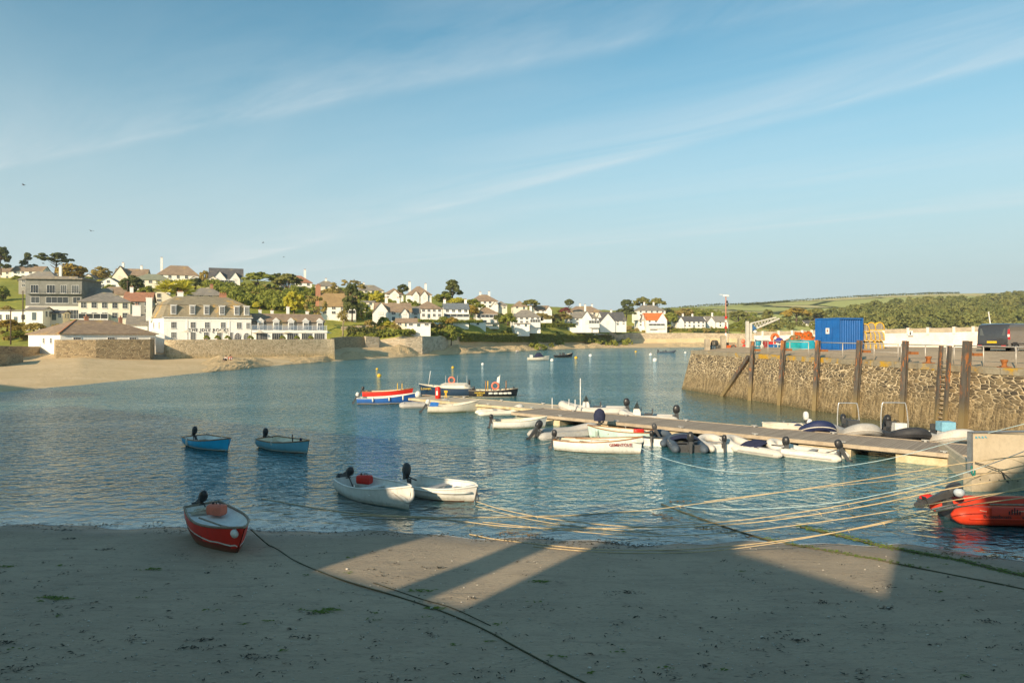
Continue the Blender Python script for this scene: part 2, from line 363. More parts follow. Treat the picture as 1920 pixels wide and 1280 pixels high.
def build_foam_glint():
    m = MB(); rs = np.random.RandomState(2); row = []
    for x in np.arange(-30, 16, .07):
        w = max(0.004, .035 + .07 * mnoise.noise(Vector((x * 1.1, 4, 0))) + .03 * mnoise.noise(Vector((x * 6, 8, 0)))); y = shore_y(x) - .05 + .06 * mnoise.noise(Vector((x * .9, 1, 0))); row.append([Vector((x, y - w, max(0, beach_z(x, y - w)) + .006)), Vector((x, y + w * .5, max(0, beach_z(x, y + w * .5)) + .010))])
    m.loft(row, 0, True); tag(m.build('foam_glint', pm('foam_glint', (0.55, 0.55, 0.52), (0.34, 0.35, 0.34), 9, .5, vec='pos')), 'thin pale froth and painted sky glint where the water meets the sand', 'foam_glint', kind='stuff')  # pale ribbon also paints the sky's reflection along the wet edge
build_foam_glint()
# quay edge lines: top of the wall and its battered foot, as functions of depth
def q_top(D): return Vector((18.9 + (70 - D) * 0.2156, D, 4.03 - (70 - D) * 0.0080))
def q_foot(D): return Vector((18.2 + (68.4 - D) * 0.2300, D, 0.0))
def q_dep(px): return (18.9 + 15.09) / ((px - 960) / F + 0.2156)
def q_depf(px): return (18.2 + 68.4 * 0.23) / ((px - 960) / F + 0.23)

def build_water():
    Ds = list(np.arange(11, 36, 0.35)); d = 36
    while d < 430: Ds.append(d); d *= 1.045
    pxs = np.arange(-900, 2800, 25.0); mb = MB(); n = len(pxs); vs = []; sh = []; ca = []
    for D in Ds:
        for px in pxs:
            x = (px - 960) / F * D; vs.append((x, D, 0.0))
            dep = -beach_z(x, D) if (D < 50 and abs(x) < 45) else 2.6
            sh.append(min(1, max(0, 1 - dep / 0.5)) ** 1.2)
            qx = 18.2 + (68.4 - D) * 0.23; inx = 0.0
            if D < 75: inx = min(1, max(0, 1 - (qx - x) / 7.5)) * min(1, max(0, (72 - D) / 8))
            ca.append(inx * 0.93)
    fs = [(j * n + i, j * n + i + 1, (j + 1) * n + i + 1, (j + 1) * n + i) for j in range(len(Ds) - 1) for i in range(n - 1)]
    mb.add(vs, fs, 0, True); o = mb.build('water', M_WATER); me = o.data
    for nm, vals in (('shallow', sh), ('calm_reflect', ca)):
        at_ = me.attributes.new(nm, 'FLOAT', 'POINT'); at_.data.foreach_set('value', vals)
    tag(o, 'rippled teal harbour water', 'water', kind='structure')
build_water()

# ------------------------------------------------------------------ far land: columns of 12 stations (depth, height)
def zz(D, py): return (D, zat(py, D))
COLS = {
 -500: [(48, -1), (54, 0), (85, .9), (118, 1.5), (124, 3.0), (160, 4.2), zz(185, 612), zz(205, 596), zz(245, 556), zz(285, 530), zz(335, 512), zz(420, 505), zz(620, 530)],
 0:    [(58, -.7), (67, 0), (98, .9), (122, 1.4), (138, 3.0), (160, 4.2), zz(185, 612), zz(205, 598), zz(245, 560), zz(285, 535), zz(335, 517), zz(420, 513), zz(620, 540)],
 150:  [(68, -.7), (77, 0), (100, .9), (118, 1.9), (150, 3.0), (165, 4.6), zz(183, 607), zz(205, 596), zz(245, 565), zz(285, 545), zz(335, 522), zz(420, 516), zz(620, 545)],
 300:  [(84, -.7), (92, 0), (116, .8), (134, 1.3), (160, 3.6), (176, 4.8), zz(188, 600), zz(205, 585), zz(245, 560), zz(285, 541), zz(335, 523), zz(420, 517), zz(620, 548)],
 450:  [(105, -.7), (115, 0), (128, .8), (140, 1.3), (168, 3.6), (186, 4.8), zz(200, 598), zz(215, 582), zz(250, 561), zz(290, 545), zz(335, 529), zz(420, 523), zz(620, 552)],
 610:  [(140, -.7), (150, 0), (154, .7), (158, 1.2), (186, 4.2), (196, 4.8), zz(206, 613), zz(222, 597), zz(256, 572), zz(295, 556), zz(335, 541), zz(420, 535), zz(620, 560)],
 680:  [(158, -.7), (167, 0), (178, 1.6), (186, 2.8), zz(196, 640), zz(200, 633), zz(210, 616), zz(226, 603), zz(258, 580), zz(300, 562), zz(340, 548), zz(420, 543), zz(620, 565)],
 750:  [(174, -.7), (182, 0), (190, 1.7), (198, 2.8), zz(200, 631), zz(204, 626), zz(214, 612), zz(226, 603), zz(258, 586), zz(300, 567), zz(340, 555), zz(420, 551), zz(620, 572)],
 900:  [(220, -.7), (230, 0), (245, 1.0), (255, 1.8), zz(257, 630), zz(262, 625), zz(272, 611), zz(285, 602), zz(320, 586), zz(350, 573), zz(380, 567), zz(440, 565), zz(640, 585)],
 1050: [(288, -.7), (300, 0), (315, 1.0), (326, 1.8), zz(328, 630), zz(334, 626), zz(345, 614), zz(358, 607), zz(385, 592), zz(420, 582), zz(470, 576), zz(530, 576), zz(720, 595)],
 1150: [(332, -.7), (345, 0), (365, 1.0), (392, 2.0), zz(396, 626), zz(401, 622), zz(420, 614), zz(440, 607), zz(470, 593), zz(510, 584), zz(560, 582), zz(640, 584), zz(820, 598)],
 1290: [(345, -.7), (358, 0), (380, 1.0), (400, 2.0), zz(404, 626), zz(409, 622), zz(430, 616), zz(455, 608), zz(490, 596), zz(560, 588), zz(680, 581), zz(860, 576), zz(1200, 590)],
 1420: [(345, -.7), (358, 0), (380, 1.0), (404, 2.0), zz(408, 628), zz(413, 623), zz(440, 615), zz(480, 606), zz(540, 596), zz(640, 586), zz(800, 577), zz(1000, 569), zz(1400, 585)],
 1600: [(350, -.7), (362, 0), (385, 1.0), (410, 2.0), zz(414, 628), zz(420, 623), zz(460, 614), zz(510, 606), zz(600, 594), zz(740, 579), zz(900, 566), zz(1080, 557), zz(1500, 575)],
 1750: [(355, -.7), (366, 0), (388, 1.0), (414, 2.0), zz(418, 628), zz(424, 623), zz(465, 613), zz(510, 604), zz(600, 590), zz(740, 572), zz(900, 558), zz(1060, 551), zz(1500, 572)],
 1900: [(355, -.7), (366, 0), (388, 1.0), (414, 2.0), zz(418, 628), zz(424, 623), zz(465, 611), zz(510, 601), zz(600, 586), zz(740, 568), zz(900, 555), zz(1040, 549), zz(1500, 572)],
 2500: [(355, -.7), (366, 0), (388, 1.0), (414, 2.0), zz(418, 628), zz(424, 623), zz(465, 609), zz(510, 599), zz(600, 582), zz(740, 564), zz(900, 550), zz(1040, 545), zz(1500, 572)],
}
_ck = sorted(COLS); _ca = np.array([COLS[k] for k in _ck])
def column(px):
    i = int(np.clip(np.searchsorted(_ck, px) - 1, 0, len(_ck) - 2)); t = np.clip((px - _ck[i]) / (_ck[i + 1] - _ck[i]), 0, 1)
    return _ca[i] * (1 - t) + _ca[i + 1] * t
def land_z(px, D):
    c = column(px); return float(np.interp(D, c[:, 0], c[:, 1]))
def land(px, D): return far(px, D, land_z(px, D))

def build_land(name, px0, px1, s0, s1, mat, amp, label, cat, step=8, sub=6):
    pxs = np.arange(px0, px1 + .1, step); mb = MB(); n = len(pxs); rows = []
    K = [s0 + k / sub for k in range((s1 - s0) * sub + 1)]
    vs = []
    for k in K:
        for px in pxs:
            c = column(px); i = min(int(k), len(c) - 2); t = k - i; D = c[i][0] * (1 - t) + c[i + 1][0] * t; z = c[i][1] * (1 - t) + c[i + 1][1] * t
            x = (px - 960) / F * D; a = amp * min(1, max(0, z) / 1.5)
            z += a * mnoise.fractal(Vector((x * 0.12, D * 0.12, 0)), 1.0, 2.0, 4)
            vs.append((x, D, z))
    fs = [(j * n + i, j * n + i + 1, (j + 1) * n + i + 1, (j + 1) * n + i) for j in range(len(K) - 1) for i in range(n - 1)]
    mb.add(vs, fs, 0, True); return tag(mb.build(name, mat), label, cat, kind='structure')
build_land('far_beach', -500, 2500, 0, 4, M_FARSAND, 0.12, 'pale golden sand along the far shore', 'beach')
build_land('hillside', -500, 1300, 4, 12, M_GRASS, 0.5, 'green hillside behind the harbour houses', 'hillside')

def mat_fields():
    t = NT('field_pasture'); p = t.pos(); q = t.scaled(p, 0.006, 0.0042, 0)
    v = t.vor(q, 1.0); s = t.n('SeparateColor'); t.l(v.outputs['Color'], s.inputs[0]); e = t.vor(q, 1.0, 'DISTANCE_TO_EDGE')
    col = t.mix(t.ramp(s.outputs[0], 0.3, 0.7), (0.46, 0.46, 0.15), (0.58, 0.48, 0.22)); n = t.noise(p, 0.08, 5, 0.6)
    col = t.mix(t.math('MULTIPLY', t.ramp(n, 0.4, 0.7), 0.5), col, (0.34, 0.36, 0.11))
    col = t.mix(t.ramp(e.outputs[0], 0.03, 0.018), col, (0.05, 0.065, 0.02))
    t.pbr(col, 0.95, 0.1); return t.m
build_land('far_hill', 1300, 2500, 4, 12, mat_fields(), 0.5, 'distant hill of green and brown fields', 'hill')

# rocky foreshore: several weathered ledges along the far waterline
def rocks(name, px0, px1, s0, s1, amp, lift, seed, label):
    pxs = np.arange(px0, px1 + .1, 3); mb = MB(); n = len(pxs); vs = []; m = 22
    for j in range(m + 1):
        for i, px in enumerate(pxs):
            c = column(px); k = s0 + (s1 - s0) * j / m; a = int(k); t = k - a; D = c[a][0] * (1 - t) + c[a + 1][0] * t; z = c[a][1] * (1 - t) + c[a + 1][1] * t
            x = (px - 960) / F * D; e = math.sin(math.pi * j / m) ** 0.5 * min(1, 6 * min(i, n - 1 - i) / n)
            f = mnoise.hetero_terrain(Vector((x * 0.16 + seed, D * 0.09, seed)), 0.8, 2.1, 6, 0.7)
            g = abs(mnoise.noise(Vector((x * 0.35, D * 0.2, seed + 9))))
            vs.append((x, D, z - 0.35 + e * (lift + amp * (f - 0.6) - g * amp * 0.7)))
    fs = [(j * n + i, j * n + i + 1, (j + 1) * n + i + 1, (j + 1) * n + i) for j in range(m) for i in range(n - 1)]
    mb.add(vs, fs, 0, False); tag(mb.build(name, M_ROCK), label, 'rocks', kind='structure')
rocks('rocky_shore', 360, 655, 0.8, 2.9, 0.5, 0.5, 1, 'tan rock ledges below the hotel terrace wall')
rocks('rocky_shore', 628, 800, 0.85, 2.9, 0.55, 0.35, 2, 'golden rock shelf jutting past the terrace wall')
rocks('rocky_shore', 770, 1190, 0.9, 2.4, 0.7, 0.75, 3, 'low weed dark rocks along the far beach')
rocks('rocky_shore', 1240, 1330, 1.2, 2.4, 0.6, 0.8, 5, 'small dark rocks on the sand behind the quay head')

# ------------------------------------------------------------------ the stone quay
def build_quay():
    q = empty('stone_quay', (0, 0, 0)); tag(q, 'rough stone harbour quay with lichened coping and vertical piles', 'quay')
    Ds = np.arange(71, 24.9, -0.5); mb = MB(); secs = []
    for D in Ds:
        a = q_foot(D - 1.2 * (D - 68.4) / 46 if D > 68.4 else D); b = q_top(D); secs.append([a + (b - a) * t + Vector((0, 0, 0)) for t in (-0.6, -0.2, 0, .15, .3, .45, .6, .75, .915)])
    mb.loft(secs, 0, True)
    e = secs[0]; back = [p + Vector((9, 7.5, 0)) for p in e]; mb.loft([back, e], 0, True)
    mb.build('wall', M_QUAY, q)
    mb = MB(); cs = []
    for D in Ds:
        b = q_top(D); r = 0.03 * mnoise.noise(Vector((D * 0.7, 0, 0)))
        cs.append([b + Vector((-0.10 + r, 0, -0.36)), b + Vector((-0.12 + r, 0, -0.03)), b + Vector((-0.07 + r, 0, 0.0)), b + Vector((0.7, 0.1, 0.01)), b + Vector((0.7, 0.1, -0.36))])
    mb.loft(cs, 0, False)
    e0, e1 = cs[0], [p + Vector((9, 7.5, 0.25)) for p in cs[0]]; mb.loft([e1, e0], 0, False)
    mb.build('coping', M_COPING, q)
    mb = MB(); cs = []
    for D in Ds:
        b = q_top(D); cs.append([b + Vector((0.6, 0.1, -0.03)), b + Vector((2.6, .6, (4.40 - b.z) * 0.55)), b + Vector((5.0, 1, 4.42 - b.z)), b + Vector((12, 6, 4.47 - b.z)), b + Vector((34, 8, 4.47 - b.z))])
    mb.loft(cs, 0, True); mb.build('deck', M_ROADTOP, q)
build_quay()

M_WHITEWALL = pm('whitewashed_stone', (0.80, 0.72, 0.64), (0.68, 0.59, 0.50), 1.2, 0.8, 0.2, bump=0.8, vec='pos')
def wall_strip(name, pts, mat, th, label, cat='wall', cap=None, parent=None, seg=1.5):
    """upright masonry following pts = (x, y, z_bottom, z_top)"""
    mb = MB(); secs = []
    P = []
    for a, b in zip(pts[:-1], pts[1:]):
        n = max(1, int(math.hypot(b[0] - a[0], b[1] - a[1]) / seg)); P += [[a[i] + (b[i] - a[i]) * k / n for i in range(4)] for k in range(n)]
    P.append(list(pts[-1]))
    for i, p in enumerate(P):
        a, b = P[max(i - 1, 0)], P[min(i + 1, len(P) - 1)]; d = Vector((b[0] - a[0], b[1] - a[1], 0)).normalized(); nrm = Vector((d.y, -d.x, 0)) * (th / 2)
        w = 0.05 * mnoise.noise(Vector((p[0] * .6, p[1] * .6, 2)))
        c = Vector((p[0], p[1], 0)); zt = p[3] + w
        secs.append([c + nrm * 1.15 + Vector((0, 0, p[2])), c + nrm + Vector((0, 0, zt)), c - nrm + Vector((0, 0, zt)), c - nrm * 1.15 + Vector((0, 0, p[2]))])
    mb.loft(secs, 0, False, cap0=True, cap1=True); o = mb.build(name, mat, parent)
    if label: tag(o, label, cat)
    return o, P
def build_white_wall():
    w = empty('harbour_wall', (27.4, 77, 4.3)); tag(w, 'long whitewashed wall with tan stone coping at the back of the quay', 'wall')
    pts = [(27.4, 77), (35, 69.6), (42.4, 62), (52, 52), (75, 30)]; tops = [6.0, 6.15, 6.33, 6.4, 6.4]
    o, P = wall_strip('wall', [(x, y, 4.2, t - 0.42) for (x, y), t in zip(pts, tops)], M_WHITEWALL, 0.5, None)
    c, P2 = wall_strip('coping', [(x, y, t - 0.415, t) for (x, y), t in zip(pts, tops)], M_CONC, 0.46, None)
    for a in (o, c): a.parent = w; a.matrix_parent_inverse = Matrix.Translation((-27.4, -77, -4.3))
    for px in (1432, 1462, 1487, 1506, 1524, 1658, 1704, 1741, 1790, 1826):
        D = 104.4 / ((px - 960) / F + 1.0); x = (px - 960) / F * D; t = float(np.interp(x, [27.4, 42.4], [6.0, 6.33])); m = MB(); m.box(-.11, .11, -.30, .30, -0.6, 0.02); m.box(-.14, .14, -.33, .33, 0.02, .07)
        p = m.build('pier', M_WHITEWALL, w, (x - 27.4, D - 77, t - 4.3), (0, 0, math.radians(-45))); p.rotation_euler[2] = math.radians(-45)
build_white_wall()

# near harbour road behind the camera with its houses: they throw the shade over the beach
def build_near_land():
    poly = [(-70, 36), (-22, 6), (-3, 2.0), (4, 2.0), (13.5, 9), (24, 19.5), (36, 23.5), (70, 30), (80, -60), (-90, -60)]
    mb = MB(); mb.prism(poly, -1.5, 3.9, 0, 1); mb.build('harbour_road', [M_DARKWALL, M_ROADTOP])
    o = bpy.data.objects['harbour_road']; tag(o, 'harbour road behind the viewpoint', 'road', kind='structure')
build_near_land()
# ------------------------------------------------------------------ houses
def mat_roof(name, a, b, lichen, rows=5.0):
    t = NT(name); p = t.obj(); s = t.n('SeparateXYZ'); t.l(p, s.inputs[0])
    n = t.noise(p, 0.7, 6, 0.65); col = t.mix(t.ramp(n, 0.35, 0.65), a, b)
    v = t.vor(t.scaled(p, 2.2, 2.2, 4.5), 1.0); c = t.n('SeparateColor'); t.l(v.outputs['Color'], c.inputs[0])
    col = t.mix(t.math('MULTIPLY', c.outputs[0], 0.45), col, tuple(x * 0.45 for x in a))
    l = t.ramp(t.noise(t.scaled(p, 1, 1, .6), 0.32, 5, 0.7), 0.56, 0.68); col = t.mix(t.math('MULTIPLY', l, 0.75), col, lichen)
    row = t.math('FRACT', t.math('MULTIPLY', s.outputs[2], rows)); t.pbr(col, 0.8, 0.25, 0, t.bump(t.math('ADD', row, n), 0.4, 0.05)); return t.m
ROOF = {
 'brown': mat_roof('brown_slate', (0.390, 0.280, 0.186), (0.260, 0.189, 0.134), (0.494, 0.325, 0.102)),
 'grey': mat_roof('grey_slate', (0.325, 0.286, 0.237), (0.221, 0.202, 0.173), (0.442, 0.351, 0.166)),
 'dark': mat_roof('dark_slate', (0.150, 0.143, 0.141), (0.104, 0.101, 0.102), (0.260, 0.221, 0.154)),
 'blue': mat_roof('blue_slate', (0.221, 0.247, 0.262), (0.163, 0.182, 0.198), (0.286, 0.286, 0.243)),
 'green': mat_roof('mossy_slate', (0.319, 0.325, 0.224), (0.247, 0.254, 0.179), (0.390, 0.364, 0.154)),
 'orange': mat_roof('orange_tile', (0.806, 0.240, 0.064), (0.650, 0.182, 0.058), (0.520, 0.208, 0.077)),
 'red': mat_roof('red_tile', (0.468, 0.221, 0.128), (0.364, 0.182, 0.115), (0.390, 0.234, 0.102)),
 'thatch': mat_roof('thatch', (0.429, 0.286, 0.134), (0.312, 0.208, 0.102), (0.260, 0.189, 0.096), 1.5),
 'ochre': mat_roof('lichened_slate', (0.351, 0.293, 0.192), (0.260, 0.221, 0.154), (0.650, 0.377, 0.070)),
}
def wallm(name, c): return pm(name, c, tuple(x * 0.9 for x in c), 0.5, 0.8, 0.2, bump=0.25, lo=0.45, hi=0.8)
WALL = {'white': wallm('white_render', (0.88, 0.85, 0.78)), 'cream': wallm('cream_render', (0.84, 0.76, 0.61)), 'pale': wallm('pale_render', (0.78, 0.71, 0.60)),
        'stone': M_DARKWALL, 'greyclad': pm('grey_cladding', (0.215, 0.215, 0.19), None, 0.6, 0.7), 'tan': wallm('tan_render', (0.50, 0.38, 0.26)), 'greystone': wallm('grey_render', (0.33, 0.31, 0.27))}
M_FRAME = pm('white_window_paint', (0.82, 0.80, 0.75), None, 2.0, 0.5)
M_DARKFRAME = pm('dark_window_paint', (0.10, 0.095, 0.09), None, 2.0, 0.5)
def mat_glass():
    t = NT('window_glass'); r = t.n('ObjectInfo').outputs['Random']
    t.pbr(t.mix(r, (0.025, 0.03, 0.034), (0.10, 0.105, 0.10)), 0.08, 0.6); return t.m
M_GLASS = mat_glass()
M_BRICK = pm('chimney_brick', (0.45, 0.22, 0.13), (0.32, 0.15, 0.10), 3, 0.85, bump=0.4)
M_POT = pm('terracotta_pot', (0.50, 0.22, 0.11), None, 4, 0.8)
M_DOORP = pm('painted_door', (0.10, 0.14, 0.15), None, 2, 0.5)
M_GUTTER = pm('dark_gutter', (0.09, 0.09, 0.085), None, 2, 0.5)

_WM = {}
def window_meshes(w, h, bars, dark=False):
    k = (round(w, 2), round(h, 2), bars, dark)
    if k not in _WM:
        mb = MB(); b = 0.06
        mb.box(-w / 2 - b, -w / 2, -.10, .02, -b, h + b); mb.box(w / 2, w / 2 + b, -.10, .02, -b, h + b)
        mb.box(-w / 2, w / 2, -.10, .02, h, h + b); mb.box(-w / 2 - b - .05, w / 2 + b + .05, -.16, .02, -b - .08, -b); mb.box(-w / 2, w / 2, -.10, .02, -b, 0)
        nx, nz = bars
        for i in range(1, nx): x = -w / 2 + w * i / nx; mb.box(x - .018, x + .018, -.085, 0, 0, h)
        for i in range(1, nz): z = h * i / nz; mb.box(-w / 2, w / 2, -.08, 0, z - .018, z + .018)
        g = MB(); g.add([(-w / 2, -.05, 0), (w / 2, -.05, 0), (w / 2, -.05, h), (-w / 2, -.05, h)], [(0, 1, 2, 3)])
        _WM[k] = (mb.mesh('window', M_DARKFRAME if dark else M_FRAME), g.mesh('pane', M_GLASS))
    return _WM[k]
def window(parent, x, y, z, w, h, face=0.0, bars=(2, 2), dark=False):
    f, g = window_meshes(w, h, bars, dark); o = inst('window', f, parent, (x, y, z), (0, 0, face)); inst('pane', g, o); return o
def chimney(parent, x, y, z, h=1.6, w=0.8, d=0.7, mat=None, pots=2):
    m = MB(); m.box(-w / 2, w / 2, -d / 2, d / 2, -1.6, h); m.box(-w / 2 - .08, w / 2 + .08, -d / 2 - .08, d / 2 + .08, h, h + .16)
    o = m.build('chimney', mat or WALL['white'], parent, (x, y, z))
    m = MB()
    for i in range(pots): m.lathe([(.14, 0), (.11, .35), (.14, .38)], ((i - (pots - 1) / 2) * .4, 0, h + .16), 8)
    if pots: m.build('chimney_pot', M_POT, o)
    return o
def roof_mesh(kind, w, d, h, rh, o=0.35, th=0.14):
    """roof over x in +-w/2, y in 0..d, eaves at h"""
    mb = MB(); x0, x1, y0, y1 = -w / 2 - o, w / 2 + o, -o, d + o; z = h - .08
    def slab(top):
        n = len(top); lo = [(p[0], p[1], p[2] - th) for p in top]
        mb.add(list(top) + lo, [tuple(range(n)), tuple(range(2 * n - 1, n - 1, -1))] + [(i, n + i, n + (i + 1) % n, (i + 1) % n) for i in range(n)])
    if kind == 'hip':
        r = min(w, d) / 2 + o
        if w >= d: A, B = (x0 + r * .95, d / 2, h + rh), (x1 - r * .95, d / 2, h + rh)
        else: A, B = (0, y0 + r * .95, h + rh), (0, y1 - r * .95, h + rh)
        c = [(x0, y0, z), (x1, y0, z), (x1, y1, z), (x0, y1, z)]
        if w >= d:
            slab([c[0], c[1], B, A]); slab([c[2], c[3], A, B]); slab([c[1], c[2], B]); slab([c[3], c[0], A])
        else:
            slab([c[1], c[2], B, A]); slab([c[3], c[0], A, B]); slab([c[0], c[1], A]); slab([c[2], c[3], B])
    elif kind == 'gx':
        slab([(x0, y0, z), (x1, y0, z), (x1, d / 2, h + rh), (x0, d / 2, h + rh)]); slab([(x1, y1, z), (x0, y1, z), (x0, d / 2, h + rh), (x1, d / 2, h + rh)])
    elif kind == 'gy':
        slab([(x1, y0, z), (x1, y1, z), (0, y1, h + rh), (0, y0, h + rh)]); slab([(x0, y1, z), (x0, y0, z), (0, y0, h + rh), (0, y1, h + rh)])
    elif kind == 'flat':
        mb.box(x0, x1, y0, y1, h, h + .3)
    return mb
def shell_mesh(kind, w, d, h, rh, zb=-4.0):
    mb = MB(); a, b = -w / 2, w / 2
    mb.add([(a, 0, zb), (b, 0, zb), (b, d, zb), (a, d, zb), (a, 0, h), (b, 0, h), (b, d, h), (a, d, h)], [(0, 1, 5, 4), (1, 2, 6, 5), (2, 3, 7, 6), (3, 0, 4, 7), (4, 5, 6, 7)])
    e = 0.02
    if kind == 'gx':
        for x in (a, b): mb.add([(x, 0, h), (x, d, h), (x, d / 2, h + rh - .15)], [(0, 1, 2)])
    if kind == 'gy':
        for y in (0, d): mb.add([(a, y, h), (b, y, h), (0, y, h + rh - .15)], [(0, 1, 2)])
    return mb

def house(name, label, px, D, py, wpx, d, hpx, rpx, kind='hip', roof='brown', wall='white', rot=0, wins=None, chim=(), gables=(), floors=2, side=True, porch=None, cat='house', group=None, bars=(2, 2), zb=-4.0, chm=None):
    """px, py: foot of the middle of the front in the photo; widths and heights in photo pixels at depth D"""
    s = D / F; w, h, rh = wpx * s, hpx * s, rpx * s
    t = empty(name, far(px, D, zat(py, D)), math.radians(rot)); tag(t, label, cat, group)
    shell_mesh(kind, w, d, h, rh, zb).build('wall', WALL[wall], t)
    r = roof_mesh(kind, w, d, h, rh).build('roof', ROOF[roof], t)
    for (cx, ch) in chim: chimney(r, cx * w, d / 2, h + rh * .75, ch * s + rh * .25, 0.9, .8, mat=chm)
    fh = h / floors
    n = wins if wins is not None else max(2, int(w / 2.6))
    ww, wh = min(1.15, w / n * .5), min(1.35, fh * .52)
    if n:
        for f in range(floors):
            for i in range(n):
                x = -w / 2 + w * (i + .5) / n
                if any(abs(x - g[0] * w) < g[1] * s / 2 + .5 for g in gables): continue
                if f == 0 and i == n // 2 and porch is None:
                    m = MB(); m.box(-.5, .5, -.06, .02, 0, 2.0 if fh > 2.2 else fh * .85); dd = m.build('door', M_DOORP, t, (x, 0, 0)); continue
                window(t, x, 0, f * fh + fh * .34, ww, wh, 0, bars)
    if side:
        for f in range(floors):
            for k in (1, 2): window(t, w / 2, d * k / 3, f * fh + fh * .34, min(.9, d * .16), wh, math.radians(90), bars)
    if kind == 'gx' and side: window(t, w / 2, d / 2, h + rh * .25, .8, rh * .35, math.radians(90), bars)
    if kind == 'gy': window(t, 0, 0, h + rh * .15, min(1.0, w * .18), rh * .36, 0, bars)
    for (gx, gw, gh, gr) in gables:       # projecting front gable: centre fraction, width px, eave px, rise px
        gw, gh, gr = gw * s, gh * s, gr * s; g = empty('gable_wing', (gx * w, -.9, 0)); g.parent = t
        mb = shell_mesh('gy', gw, d * .6, gh, gr, zb); g2 = mb.build('gable_wall', WALL[wall], t, (gx * w, -.9, 0)); bpy.data.objects.remove(g)
        roof_mesh('gy', gw, d * .6, gh, gr, .3).build('gable_roof', ROOF[roof], g2)
        for f in range(floors): window(g2, 0, 0, f * fh + fh * .34, min(1.5, gw * .4), wh, 0, (3, 2)) if False else inst('gable_window', window_meshes(min(1.5, gw * .4), wh, (3, 2))[0], g2, (0, 0, f * fh + fh * .34))
    if porch:                              # glazed or roofed veranda: from, to (fractions), height px
        a, b, ph = porch; m = MB(); ph *= s
        m.box(a * w, b * w, -1.6, 0, ph, ph + .14)
        for k in range(5): x = a * w + (b - a) * w * k / 4; m.box(x - .06, x + .06, -1.55, -1.43, -1.5, ph)
        m.box(a * w, b * w, -1.52, -1.46, -1.5, ph * .35); m.build('veranda', M_FRAME, t)
        g = MB(); g.add([(a * w, -1.45, ph * .35), (b * w, -1.45, ph * .35), (b * w, -1.45, ph), (a * w, -1.45, ph)], [(0, 1, 2, 3)]); g.build('veranda_glass', M_GLASS, t)
    return t

def text_mesh(cu, parent, loc, rot):
    tmp = bpy.data.objects.new('lettering', cu); me = bpy.data.meshes.new_from_object(tmp); bpy.data.objects.remove(tmp); return inst('lettering', me, parent, loc, rot)
